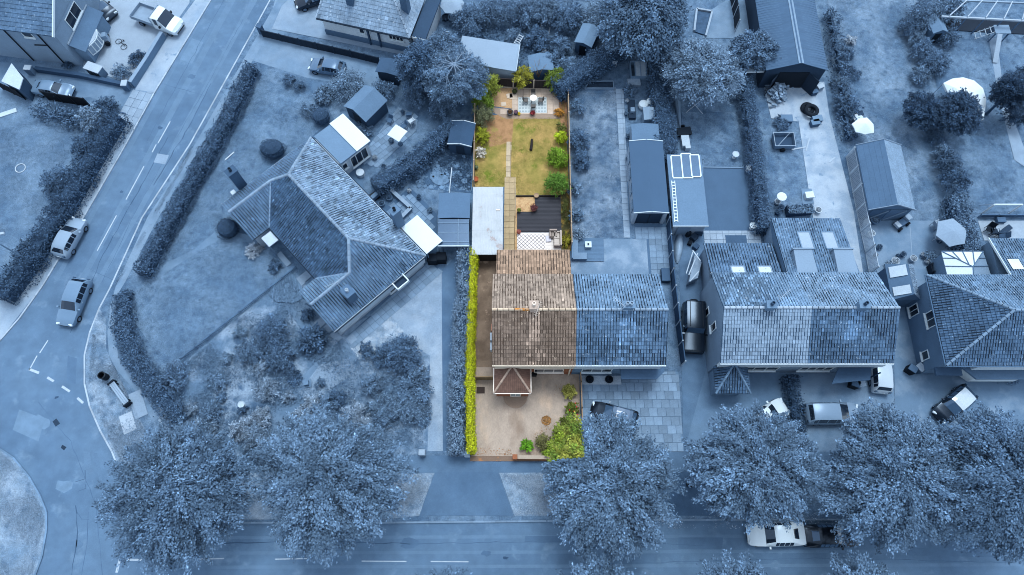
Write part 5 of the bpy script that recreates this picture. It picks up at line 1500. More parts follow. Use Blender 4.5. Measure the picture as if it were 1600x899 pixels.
# --- shrubs: picture x, y, radius, height, tone, label, leaf
_sh = [
    (545, 132, 30, 2.6, .46, 'big rounded laurel by the parked small car', .16), (600, 142, 20, 2.0, .38, 'dark shrub beside the lean-to log store', .14),
    (505, 150, 17, 1.2, .44, 'spiky leaved plant at the lawn edge behind the bungalow', .2), (468, 134, 10, 1.0, .34, 'small dark shrub at the end of the shared driveway', .12),
    (452, 126, 13, 1.1, .36, 'rounded dark shrub next to the smallest driveway shrub', .12), (482, 172, 16, .9, .4, 'low bushy plant beside the clipped ball', .12),
    (566, 205, 17, 1.0, .42, 'flowering shrub in front of the garden shed', .14), (690, 168, 24, 2.2, .41, 'bush behind the corner shed', .15),
    (650, 152, 20, 1.7, .39, 'bush below the dark conical evergreen', .15), (675, 132, 22, 2.4, .36, 'dark bush under the bare branched tree', .15),
    (430, 416, 12, .9, .34, 'spiky dark plant by the bungalow porch', .18), (396, 392, 14, 1.0, .68, 'pale cream leaved shrub on the lawn edge', .14),
    (426, 522, 30, 1.9, .36, 'dark broad shrub below the round timber deck', .16), (392, 548, 24, 1.4, .4, 'loose shrub beside the picket fence', .16),
    (440, 562, 26, 1.5, .37, 'dark spreading shrub in the planted front garden', .16), (488, 532, 24, 1.7, .33, 'dark palm leaved plant at the corner of the bungalow', .26),
    (272, 588, 24, 1.4, .38, 'dark bush at the end of the picket fence', .15), (338, 595, 18, .9, .42, 'low bush in the stony lawn', .14),
    (415, 608, 22, 1.3, .52, 'pale rounded bush by the garden path', .14), (482, 492, 13, 1.0, .32, 'small dark shrub by the bungalow wing gable', .13),
    (628, 552, 34, 2.2, .36, 'big dark shrub beside the bungalow drive', .17), (572, 548, 14, .9, .36, 'small shrub at the edge of the stony bed', .14),
    (528, 622, 14, .9, .34, 'spiky dark plant by the gravel clearing', .2), (645, 606, 30, 2.0, .42, 'spreading shrub with dark heart near the drive', .17),
    (582, 602, 20, 1.3, .42, 'rounded shrub in the middle of the front garden', .15), (596, 560, 18, 1.1, .35, 'low dark shrub behind the stony bed', .14),
    (198, 462, 11, .9, .34, 'little round bush at the corner gate', .11), (500, 600, 10, .6, .4, 'tiny bush beside the stone sundial', .1),
    (906, 216, 20, 1.8, .36, 'dark shrub against the plot fence on the mottled lawn', .15), (902, 168, 14, 1.4, .4, 'small leafy shrub near the top of the mottled lawn', .14),
    (908, 250, 17, 1.5, .34, 'dark low shrub below the darkest fence shrub', .15), (898, 296, 12, 1.2, .46, 'slender pale shrub along the plot fence', .14),
    (900, 336, 13, 1.2, .44, 'bush near the timber deck of the attached house', .14), (904, 366, 11, 1.0, .5, 'pale bush at the corner of the timber deck', .13),
    (1200, 358, 13, 1.5, .22, 'very dark bush at the corner of the tiled rear wing', .14), (1325, 166, 20, 2.0, .34, 'spiky dark shrub with pointed shoots beside the white parasol', .2),
    (1312, 128, 14, 1.2, .44, 'grey shrub by the barn doors', .14), (1330, 112, 14, 1.0, .32, 'dark flowering plant on the long lawn edge', .13),
    (1326, 84, 12, .9, .34, 'dark rose bush near the pale flowers', .13), (1330, 64, 10, .8, .7, 'pale flowering bush on the long lawn edge', .12),
    (1450, 18, 32, 3.2, .4, 'tall leafy bush at the top of the long lawn', .18), (1482, 12, 26, 3.0, .42, 'leafy bush behind the little grey shed', .18),
    (1424, 42, 20, 2.0, .36, 'dark bush by the little grey shed', .16), (1440, 76, 20, 1.9, .38, 'loose bush on the boundary below the little shed', .16),
    (1462, 96, 24, 2.2, .37, 'dark mixed bush on the lawn boundary', .17), (1440, 118, 18, 1.6, .42, 'grey leaved bush above the dark trees', .15), (1432, 60, 16, 1.5, .44, 'pale bush beside the little grey shed wall', .15),
    (1480, 58, 20, 1.6, .36, 'dark bush in front of the little grey shed', .15), (1462, 212, 18, 1.2, .34, 'low dark growth under the clipped looking tree', .15),
    (1482, 254, 22, 2.6, .36, 'tall dark shrub at the top of the parasol hedge', .16), (1492, 282, 22, 2.8, .3, 'darkest tall shrub above the parasol', .16), (1472, 240, 16, 2.0, .42, 'loose shrub beside the long lawn end', .16),
    (1590, 178, 22, 3.0, .26, 'low dark evergreen at the east edge', .16), (1592, 122, 20, 3.2, .3, 'upper dark evergreen at the east edge', .16),
    (1498, 566, 9, .8, .4, 'flowering plant by the hipped house door', .11), (1442, 564, 10, .7, .55, 'pale flower pot plants beside the hipped house', .1), (1556, 586, 11, .8, .34, 'dark low plant below the bay window', .12), (1580, 592, 12, .9, .38, 'low plant at the end of the bay window', .12),
    (216, 92, 17, 1.1, .3, 'dark low hedge bush behind the brick yard wall', .13), (190, 112, 16, .9, .42, 'straggly bush in the gravel yard', .13), (106, 100, 10, .9, .28, 'dark pointed bush against the house wall', .12),
    (140, 186, 24, 1.7, .48, 'pale grassy shrub beside the pavement flags', .2), (166, 168, 20, 1.5, .3, 'dark shrub at the end of the scrubby hedge', .15),
    (42, 395, 26, 1.5, .42, 'tangled shrub by the lamp post', .18), (92, 288, 30, 2.2, .33, 'large dark bush in the west garden hedge', .17), (134, 228, 24, 2.1, .31, 'dark bush at the bend of the west garden hedge', .17),
    (1222, 192, 14, .8, .36, 'low growth around the small trailer', .14), (1392, 418, 12, .8, .52, 'bushy pot plant beside the side wing', .12), (1452, 402, 12, .9, .42, 'planted tubs beside the conservatory', .12),
    (735, 30, 30, 3, .38, 'dark bush behind the rendered bungalow lean-to', .17), (772, 16, 28, 2.6, .4, 'bush in the garden beyond the long flat shed', .17),
    (815, 20, 28, 3.0, .4, 'tall bush at the north edge beyond the plot', .18), (850, 14, 28, 3.0, .44, 'paler bush at the north edge beyond the plot', .18), (884, 30, 28, 3.0, .36, 'dark bush above the tilted hut', .18),
    (940, 24, 34, 3.4, .46, 'pale bush beside the big dark broadleaf tree', .18), (838, 60, 22, 2.0, .34, 'dark bush near the white ladder frame', .16), (874, 72, 20, 2.0, .38, 'leafy bush next to the tilted hut', .16),
    (806, 62, 18, 1.6, .42, 'bush beside the pale flat shed', .15), (862, 100, 20, 2.0, .38, 'bush behind the plot end fence', .15), (800, 108, 16, 2.0, .4, 'narrow bush behind the plot end fence', .15), (884, 106, 18, 2.2, .42, 'bush at the outer corner of the plot', .15),
    (1148, 145, 14, 1.4, .42, 'small tree like bush at the lawn hedge', .14), (985, 142, 12, .9, .4, 'leafy vegetables by the long path', .13),
]
for i, (x, y, r, h, v, lab, lf) in enumerate(_sh):
    shrub(lab, x, y, r, h, min(.7, v + .05), 'garden shrubs', seed=i + 1, leaf=lf)
shrub('clipped ball shaped bush behind the bungalow', 502, 183, 14.5, 1.5, .38, seed=201, clipped=True, leaf=.1)
shrub('clipped oval bush on the lawn above the bungalow roof', 426, 234, 20, 1.6, .33, seed=202, clipped=True, leaf=.11, ry=.8)
shrub('very dark clipped ball at the bungalow wing corner', 356, 358, 17, 1.6, .19, seed=203, clipped=True, leaf=.1)
_r = random.Random(77)
for i in range(22):
    x, y = _r.uniform(300, 662), _r.uniform(632, 712)
    shrub('low mixed shrub in the dense border along the footway', x, y, _r.uniform(14, 26), _r.uniform(.8, 1.6), _r.choice((.46, .5, .54, .6)), 'dense border shrubs', seed=300 + i, leaf=.15)
for i, (x, y) in enumerate([(348, 620), (380, 640), (450, 620), (455, 655), (300, 640), (550, 655), (480, 660), (660, 655), (655, 580), (405, 575), (375, 520), (355, 560), (460, 590)]):
    shrub('low tufted plant in the rough front garden', x, y, _r.uniform(9, 15), _r.uniform(.5, .9), _r.choice((.38, .44, .5, .56)), 'tufted front garden plants', seed=350 + i, leaf=.14)
# --- the plot's own plants in colour
PG = 'plants of the coloured plot'
YG, MG, OL, DG = C(150, 168, 58), C(96, 132, 40), C(118, 124, 82), C(70, 94, 36)
def pl(lab, x, y, r, h, c, seed, leaf=.13, **k):
    return shrub(lab, x, y, r, h, .5, PG, seed, leaf, LEAFC(c, .16), bark=BARK_N, **k)
pl('feathery yellow green conifer in the plot end corner', 757, 136, 22, 3.4, C(126, 142, 54), 401, .16, dens=1.6)
pl('drooping mid green conifer beside the gravel corner', 754, 156, 18, 2.8, C(108, 140, 50), 402, .15, dens=1.5)
pl('grey green olive like shrub by the gravel', 756, 180, 18, 2.3, C(112, 122, 92), 403, .12, dens=1.4)
pl('yellow green rounded shrub below the olive like shrub', 752, 212, 13, 1.6, C(146, 158, 44), 404, .12, dens=1.4)
pl('white flowered shrub against the west fence', 750, 239, 9, 1.1, C(214, 216, 208), 405, .11, dens=1.4)
pl('green bush with orange tips above the end fence', 816, 122, 17, 2.9, C(146, 150, 54), 406, .14, dens=1.6)
pl('dark green bush at the end fence corner', 868, 123, 18, 2.8, C(92, 118, 42), 407, .14, dens=1.6)
pl('bright lime green round bush at the east fence', 877, 214, 11, 1.6, C(164, 190, 40), 408, .13, dens=1.5)
pl('large fresh green bush in the middle of the east fence', 872, 246, 18, 2.1, C(112, 152, 44), 409, .14, dens=1.5)
pl('large deep green round bush beside the black decking', 869, 286, 20, 2.3, C(84, 128, 46), 410, .14, dens=1.5)
pl('small bush between brown bed and east fence', 878, 198, 8, .9, C(110, 120, 60), 411, .11)
pl('orange brown dry plant in the far bed', 874, 176, 7, .8, C(190, 138, 62), 412, .11)
pl('low yellow plants beside the white deck', 884, 376, 9, .7, C(150, 150, 50), 413, .11, ry=1.5)
pl('dark creeper beside the black decking', 884, 330, 7, .9, C(74, 84, 40), 414, .11, ry=2.6)
pl('speckled round bush at the corner of the front drive', 889, 612, 12, 1.3, C(160, 164, 84), 415, .12, dens=1.7)
pl('green bush with red flowers on the drive boundary', 893, 640, 12, 1.2, C(100, 116, 44), 416, .12, dens=1.5)
pl('dark leafy bush below the red flowered bush', 888, 662, 14, 1.3, C(96, 112, 46), 417, .13, dens=1.5)
pl('bright green ball bush behind the low brick wall', 823, 696, 11, 1.0, C(110, 176, 44), 418, .11, dens=1.8)
pl('dull olive bush beside the bright ball bush', 848, 692, 14, 1.3, C(112, 116, 72), 419, .11, dens=1.6)
pl('big sunny green bush filling the street corner of the plot', 884, 698, 27, 2.2, C(138, 166, 56), 420, .17, dens=1.6)
pl('fresh green bush over the low brick wall end', 862, 708, 14, 1.4, C(130, 160, 54), 421, .16, dens=1.5)
pl('yellow green leafy bush on the drive edge', 876, 672, 14, 1.6, C(132, 154, 66), 422, .15, dens=1.5)
_fl = random.Random(3)
for i, (x, y) in enumerate([(901, 636), (897, 643), (902, 648), (890, 641), (899, 630), (895, 652)]):
    mb = MB()
    c = P(x, y, 1.15)
    mb.lathe((c.x, c.y, 1.1), [(.02, 0), (.05, .03), (.055, .06), (.02, .07)], 8)
    tag(obj('flower_head', mb, mat(C(196, 44, 52))), 'small red flower head on the drive boundary bush', 'flower', 'red flower heads')
mb = MB()
for i in range(16):
    a = _fl.uniform(0, 6.28); c = P(841, 124, .1)
    l = _fl.uniform(.4, .9)
    mb.tube([(c.x, c.y, .1), (c.x + math.cos(a) * l * .5, c.y + math.sin(a) * l * .5, 1.6), (c.x + math.cos(a) * l, c.y + math.sin(a) * l, 2.5)], [.03, .02, .008], 5)
o = tag(obj('bare_shrub', mb, mat(C(160, 138, 112))), 'leafless twiggy shrub above the end fence', 'shrub')
# --- loose ground cover
def cover(name, label, px, n, h, leaf, m, seed, z=.12):
    g = np.random.default_rng(seed)
    poly = [P(x, y, z) for x, y in px]
    x0, x1 = min(p.x for p in poly), max(p.x for p in poly)
    y0, y1 = min(p.y for p in poly), max(p.y for p in poly)
    pts = []
    while len(pts) < n:
        x, y = g.uniform(x0, x1), g.uniform(y0, y1)
        if inside(x, y, poly):
            if math.sin(x * 1.1 + 1.3 * math.sin(y * .8 + seed)) + math.sin(y * 1.4 + x * .5) + g.normal(0, .6) > -.2:
                pts.append((x, y, z + abs(g.normal(0, h))))
    pos = np.array(pts)
    nr = g.normal(0, .5, (n, 3)); nr[:, 2] += .8
    me = leaf_mesh(name, pos, g.normal(0, 1, (n, 3)), nr, leaf * g.uniform(.6, 1.4, n), .5, g.uniform(.7, 1.35, n), m)
    return tag(link(name, me), label, kind='stuff')
cover('ground_cover', 'low ground cover in the bungalow front garden', [(290, 568), (455, 430), (520, 530), (600, 560), (665, 600), (660, 712), (300, 712), (245, 650)], 26000, .18, .14, LEAF(.46, .3), 1)
cover('ground_cover', 'weeds and tufts in the garden beyond the plot', [(690, 30), (800, -10), (960, 0), (960, 60), (880, 115), (700, 112)], 15000, .25, .16, LEAF(.44, .3), 2)
cover('grass_tufts', 'longer grass tufts on the corner verge', [(145, 520), (138, 600), (165, 674), (200, 745), (290, 800), (290, 720), (235, 690), (192, 600), (166, 545)], 9000, .04, .1, LEAF(.56, .3), 3)
cover('grass_tufts', 'longer grass along the long lawn', [(1300, 0), (1430, 0), (1450, 200), (1400, 330), (1340, 200)], 9000, .03, .09, LEAF(.5, .3), 4)
cover('rockery_plants', 'low plants among the rockery stones', [(672, 230), (736, 230), (736, 298), (645, 288)], 5000, .08, .12, LEAF(.36, .3), 5)
cover('leaf_litter', 'fallen leaves on the verge and gutter', [(1000, 800), (1590, 800), (1590, 826), (1000, 826)], 1500, .01, .12, LEAF(.62, .3), 6)
cover('grass_tufts', 'longer dry grass on the pale verges', [(560, 742), (676, 742), (655, 804), (560, 804)], 6000, .03, .09, LEAF(.66, .3), 7)
cover('grass_tufts', 'longer dry grass on the verge east of the crossover', [(784, 742), (900, 742), (900, 804), (806, 804)], 6000, .03, .09, LEAF(.66, .3), 8)

for i, (lab, poly, n, v) in enumerate([
        ('short grass blades of the large clipped lawn', [(385, 118), (470, 140), (505, 200), (480, 218), (345, 318), (350, 345), (390, 378), (458, 420), (275, 562), (240, 545), (208, 500), (206, 465), (240, 425), (300, 300), (350, 200)], 16000, .52),
        ('short grass blades of the mottled lawn', [(893, 150), (962, 140), (974, 370), (896, 370)], 6500, .5),
        ('short grass blades of the west lawn', [(0, 190), (130, 200), (60, 330), (0, 370)], 5000, .5),
        ('short grass blades of the shaded lawn', [(1065, 178), (1160, 178), (1180, 260), (1098, 260)], 4000, .48),
        ('short grass blades of the goal lawn', [(1470, 200), (1560, 120), (1590, 325), (1515, 330)], 6000, .5),
        ('short grass blades of the far verge island', [(0, 705), (45, 748), (70, 810), (50, 899), (0, 899)], 6000, .6),
        ('weeds along the foot of the long hedge', [(392, 110), (398, 112), (232, 430), (224, 426)], 2500, .46),
        ('weeds along the foot of the side road kerb', [(300, 226), (306, 228), (180, 452), (174, 450)], 1500, .56)]):
    cover('grass_blades', lab, poly, n, .02, .085, LEAF(v - .03, .3), 20 + i)
cover('grass_blades', 'short grass blades of the back lawn', [(744, 184), (884, 184), (888, 303), (808, 304), (806, 290), (740, 290)], 9000, .02, .08, LEAFC(C(150, 150, 76), .3, col2=C(190, 164, 104), s3=.35, lo=.4, hi=.62), 31)

cover('leaf_litter', 'scattered brown leaf bits along the edges of the front drive', [(745, 700), (800, 700), (800, 711), (745, 711)], 160, .004, .09, LEAFC(C(176, 128, 76), .3), 41, z=.15)
cover('leaf_litter', 'scattered brown leaf bits beside the drive boundary bushes', [(866, 600), (880, 600), (874, 660), (840, 690), (830, 684), (862, 650)], 170, .004, .08, LEAFC(C(160, 126, 84), .3), 42, z=.15)
# ------------------------------------------------------------------ vehicles
TYRE = mat(B(.08), var=.1, rough=.8)
RIM = mat(B(.6), var=.05, rough=.35, metal=.6)
CARGLASS = CARGLASS_L = mat(B(.15), var=.05, var2=0, rough=.05, spec=.7)
CARGLASS_D = mat(B(.34), var=.1, var2=0, rough=.05, spec=.7)
LAMP = mat(B(.9), var=0, var2=0, rough=.15)
TAIL = mat(B(.3), var=0, var2=0, rough=.2)
STY = {
    'hatch': dict(L=4.1, W=1.76, H=1.48, st=[(0, .74, .60, .58, .64), (.025, .9, .80, .78, .88), (.06, .97, .92, .80, 1.02), (.15, 1, .95, .72, 1.36), (.22, 1, .95, .71, 1.45), (.33, 1, .95, .72, 1.48), (.49, 1, .94, .72, 1.47), (.57, 1, .93, .71, 1.40), (.73, .99, .90, .80, .98), (.86, .97, .84, .78, .91), (.95, .9, .72, .7, .80), (1, .7, .52, .52, .56)], rear=(2, 3), wind=(7, 8), side=[(3, 4), (4, 5), (5, 6), (6, 7)]),
    'estate': dict(L=4.55, W=1.84, H=1.5, st=[(0, .78, .60, .6, .66), (.02, .92, .82, .8, .9), (.05, .98, .95, .82, 1.05), (.12, 1, .97, .73, 1.40), (.2, 1, .97, .72, 1.49), (.34, 1, .96, .73, 1.5), (.46, 1, .95, .73, 1.49), (.54, 1, .94, .72, 1.42), (.70, .99, .92, .80, 1.0), (.84, .97, .86, .8, .94), (.95, .9, .74, .7, .82), (1, .72, .54, .54, .58)], rear=(2, 3), wind=(7, 8), side=[(3, 4), (4, 5), (5, 6), (6, 7)]),
    'saloon': dict(L=4.5, W=1.8, H=1.43, st=[(0, .76, .62, .6, .68), (.03, .92, .84, .82, .95), (.14, .98, .92, .84, 1.0), (.26, 1, .94, .70, 1.36), (.33, 1, .94, .69, 1.42), (.42, 1, .94, .70, 1.43), (.51, 1, .93, .70, 1.42), (.57, 1, .92, .69, 1.36), (.72, .99, .9, .80, .95), (.85, .97, .84, .78, .89), (.95, .9, .72, .7, .78), (1, .7, .52, .52, .56)], rear=(2, 3), wind=(7, 8), side=[(3, 4), (4, 5), (5, 6), (6, 7)]),
    'mpv': dict(L=4.6, W=1.85, H=1.68, st=[(0, .8, .62, .62, .7), (.02, .94, .9, .84, 1.0), (.04, .99, 1.0, .82, 1.15), (.09, 1, 1.02, .76, 1.58), (.16, 1, 1.02, .75, 1.66), (.34, 1, 1.0, .75, 1.68), (.5, 1, .98, .75, 1.66), (.58, 1, .96, .74, 1.58), (.78, .99, .94, .8, 1.05), (.88, .97, .88, .78, .96), (.96, .9, .74, .7, .84), (1, .72, .54, .54, .6)], rear=(2, 3), wind=(7, 8), side=[(3, 4), (4, 5), (5, 6), (6, 7)]),
    'van': dict(L=4.7, W=1.9, H=1.95, st=[(0, .9, .7, .8, .8), (.01, .98, .9, .9, 1.1), (.02, 1, 1.05, .9, 1.2), (.04, 1, 1.1, .86, 1.86), (.1, 1, 1.1, .85, 1.94), (.35, 1, 1.1, .85, 1.95), (.56, 1, 1.08, .84, 1.93), (.64, 1, 1.05, .82, 1.84), (.8, .99, 1.0, .84, 1.15), (.9, .97, .92, .8, 1.02), (.97, .9, .76, .74, .88), (1, .76, .56, .56, .62)], rear=(2, 3), wind=(7, 8), side=[(6, 7)]),
    'suv': dict(L=4.6, W=1.85, H=1.98, st=[(0, .96, .8, .92, .95), (.01, 1, 1.15, .94, 1.2), (.02, 1, 1.18, .93, 1.25), (.03, 1, 1.18, .88, 1.9), (.06, 1, 1.18, .87, 1.97), (.3, 1, 1.18, .87, 1.98), (.5, 1, 1.18, .87, 1.97), (.58, 1, 1.18, .86, 1.9), (.64, 1, 1.16, .9, 1.25), (.8, 1, 1.14, .9, 1.2), (.97, .98, 1.1, .9, 1.16), (1, .94, .9, .86, 1.0)], rear=(2, 3), wind=(7, 8), side=[(3, 4), (4, 5), (5, 6), (6, 7)]),
}
def wheel(t, x, y, r, w=.2):
    mb = MB()
    n = 18
    prof = [(.62, -.5), (.93, -.5), (1, -.36), (1, .36), (.93, .5), (.62, .5)]
    vs, fs = [], []
    for a, b in prof:
        for j in range(n):
            th = 2 * math.pi * j / n
            vs.append((x + math.cos(th) * a * r, y + b * w, r + math.sin(th) * a * r))
    k = len(prof)
    for i in range(k):
        for j in range(n):
            j2 = (j + 1) % n
            i2 = (i + 1) % k
            fs.append((i * n + j, i2 * n + j, i2 * n + j2, i * n + j2))
    mb.grid(vs, fs)
    o = obj('wheel', mb, TYRE, t, world=False, smooth=True)
    q = MB()
    vs = [(x + math.cos(2 * math.pi * j / 12) * r * .63, y + s * w * .38, r + math.sin(2 * math.pi * j / 12) * r * .63) for s in (-1, 1) for j in range(12)]
    q.grid(vs, [tuple(range(12)), tuple(range(23, 11, -1))] + [(j, 12 + j, 12 + (j + 1) % 12, (j + 1) % 12) for j in range(12)])
    for j in range(5):
        a = 2 * math.pi * j / 5
        for s in (-1, 1):
            q.bar((x, y + s * w * .42, r), (x + math.cos(a) * r * .6, y + s * w * .42, r + math.sin(a) * r * .6), .06, .03, up=(0, s, 0))
    obj('rim', q, RIM, o, world=False)

def car(label, rear_px, front_px, style, v, group='parked cars', z=.1, roof=None, spare=False, name='car', at=None, scale=1.0, cat='car'):
    S = STY[style]
    if at:
        c, hd = Vector(at[0]), at[1]
    else:
        a, b = P(*rear_px, z + .3), P(*front_px, z + .3)
        c = (a + b) / 2
        hd = math.atan2(b.y - a.y, b.x - a.x)
    t = thing(name, label, cat, (c.x, c.y, z + .01), hd, group)
    L, W, H = S['L'] * scale, S['W'] * scale, S['H'] * scale
    paint = mat(B(v), var=.05, s1=.5, var2=.03, rough=.22, spec=.4)
    rings = []
    for k, (x, wf, belt, wt, top) in enumerate(S['st']):
        w = W / 2 * wf
        belt, top = belt * scale, top * scale
        wt = W / 2 * wt if wt <= 1 else wt
        zb = .24 if 0 < k < len(S['st']) - 1 else .32
        X = (x - .5) * L
        half = [(w * .88, zb), (w * .99, zb + .16), (w, zb + (belt - zb) * .62), (w * .965, belt), (wt, top - .05), (wt * .55, top)]
        ring = [(X, y, q) for y, q in half] + [(X, -y, q) for y, q in half[::-1]]
        rings.append([Vector(p) for p in ring])
    nr = 12
    mb = MB()
    vs = [p for r_ in rings for p in r_]
    fs, mi = [], []
    for i in range(len(rings) - 1):
        for j in range(nr):
            j2 = (j + 1) % nr
            fs.append((i * nr + j, (i + 1) * nr + j, (i + 1) * nr + j2, i * nr + j2))
    fs.append(tuple(range(nr))); fs.append(tuple((len(rings) - 1) * nr + j for j in range(nr - 1, -1, -1)))
    mb.grid(vs, fs)
    body = obj('body', mb, paint, t, world=False, smooth=False)
    bm = bmesh.new(); bm.from_mesh(body.data)
    bmesh.ops.recalc_face_normals(bm, faces=bm.faces)
    for f_ in bm.faces: f_.smooth = True
    for e_ in bm.edges:
        if len(e_.link_faces) == 2 and e_.calc_face_angle(0) > (.3 if style == 'suv' else .6): e_.smooth = False
    bm.to_mesh(body.data); bm.free()
    def pane(nm, i, j0, j1, m, k=.9, off=.012):
        for j in range(j0, j1):
            pass
        quad = [rings[i][j0], rings[i + 1][j0], rings[i + 1][j1], rings[i][j1]]
        mids = None
        q = MB()
        cols = list(range(j0, j1 + 1))
        ctr = sum(((rings[a][b]) for a in (i, i + 1) for b in (j0, j1)), Vector()) / 4
        nrm = (quad[1] - quad[0]).cross(quad[3] - quad[0])
        if nrm.dot(ctr - Vector((0, 0, H * .5))) < 0: nrm = -nrm
        nrm.normalize()
        row = lambda a: [ctr + (rings[a][b] - ctr) * k + nrm * off for b in cols]
        r0, r1 = row(i), row(i + 1)
        for b in range(len(cols) - 1):
            f_ = [r0[b], r1[b], r1[b + 1], r0[b + 1]]
            g_ = [p - nrm * (off + .02) for p in f_]
            q.face(f_); q.face(g_[::-1])
            for e in range(4):
                q.face([g_[e], g_[(e + 1) % 4], f_[(e + 1) % 4], f_[e]])
        return obj(nm, q, m, t, world=False)
    CARGLASS = CARGLASS_D if v < .2 else CARGLASS_L
    pane('windscreen', S['wind'][0], 4, 7, CARGLASS, .93)
    if style != 'van':
        pane('rear_window', S['rear'][0], 4, 7, CARGLASS, .86)
    for a, b in S['side']:
        pane('side_window', a, 3, 4, CARGLASS, .86)
        pane('side_window', a, 7, 8, CARGLASS, .86)
    if roof is not None:
        i0, i1 = (4, 6)
        q = MB()
        up_ = Vector((0, 0, .012))
        for a in range(3, 7):
            for b in (4, 5, 6):
                q.face([rings[a][b] + up_, rings[a + 1][b] + up_, rings[a + 1][b + 1] + up_, rings[a][b + 1] + up_])
        obj('roof_panel', q, mat(B(roof), var=.03, rough=.25, coat=.5), t, world=False)
    r = .31 * (1.15 if style == 'suv' else 1)
    for x in (-.29 * L, .31 * L):
        for s in (-1, 1):
            wheel(t, x, s * (W / 2 - .1), r)
    for s in (-1, 1):
        q = MB(); q.box((L * .472, s * W * .31, .66 * (H / 1.48)), (.16, .34, .16), s * -.35); obj('headlight', q, LAMP, t, world=False)
        q = MB(); q.box((-L * .483, s * W * .36, .8 * (H / 1.48)), (.1, .2, .24)); obj('tail_light', q, TAIL, t, world=False)
        q = MB(); q.box((L * .16, s * (W / 2 + .09), S['st'][8][2] + .06), (.14, .2, .13)); obj('mirror', q, paint, t, world=False)
        q = MB(); q.box((L * .0, s * (W / 2 - .005), .78 * H / 1.48), (.16, .03, .03)); obj('door_handle', q, RIM, t, world=False)
    q = MB(); q.box((L * .497, 0, .42), (.06, W * .62, .1)); obj('grille', q, BLACK, t, world=False)
    q = MB(); q.box((-L * .497, 0, .62), (.04, .5, .11)); obj('number_plate', q, LAMP, t, world=False)
    if spare:
        q = MB(); q.tube([(-L * .5 - .22, 0, .95), (-L * .5 - .02, 0, .95)], .36, 16); obj('spare_wheel', q, TYRE, t, world=False)
        q = MB()
        for y in (-.55, .55):
            q.bar((-L * .46, y, H - .02), (L * .05, y, H - .02), .05, .06)
        obj('roof_rail', q, BLACK, t, world=False)
    return t

car('silver hatchback parked half on the western pavement', None, None, 'hatch', .6, at=((-41.55, 26.85, 0), math.radians(74.6)), z=.06)
_a, _b = P(141, 452, .3), P(122, 500, .3)
_d = (_a - _b).normalized()
_c = (_a + _b) / 2 + Vector((-_d.y, _d.x, 0)) * .78
car('silver estate car driving towards the junction', None, None, 'estate', .5, group='moving cars', at=((_c.x, _c.y, 0), math.atan2(-_d.y, -_d.x)), z=.004)
car('rounded grey small car on the shared driveway', (541, 112), (484, 103), 'hatch', .42, scale=.92)
car('dark car on the pale forecourt of the rendered bungalow', (518, -8), (463, 10), 'hatch', .14)
car('dark car tucked behind the white flatbed truck', (135, -2), (182, 32), 'hatch', .16)
car('silver car beside the black fence on the western drive', (60, 139), (112, 146), 'saloon', .5, scale=.92)
car('black boxy off-roader in the side passage', (1081, 478), (1082, 552), 'suv', .12, spare=True)
car('black hatchback half hidden under the street tree by the plot', (1000, 662), (918, 640), 'hatch', .12, roof=.4)  # paler roof panel paints the sky reflection on the black roof
car('white car under the leafy street tree', (1168, 668), (1222, 636), 'hatch', .95)
car('grey people carrier on the gravelly front drive', (1258, 648), (1336, 647), 'mpv', .55)
car('white people carrier nose in under the carport', (1374, 604), (1371, 556), 'mpv', .82, scale=.9)
car('black car with white bonnet and roof on the shared drive', (1520, 605), (1455, 662), 'hatch', .14, roof=.85)
# bonnet of that car is pale too
car('black car parked behind the white pickup under the trees', (1255, 838), (1333, 837), 'saloon', .1, z=.004)

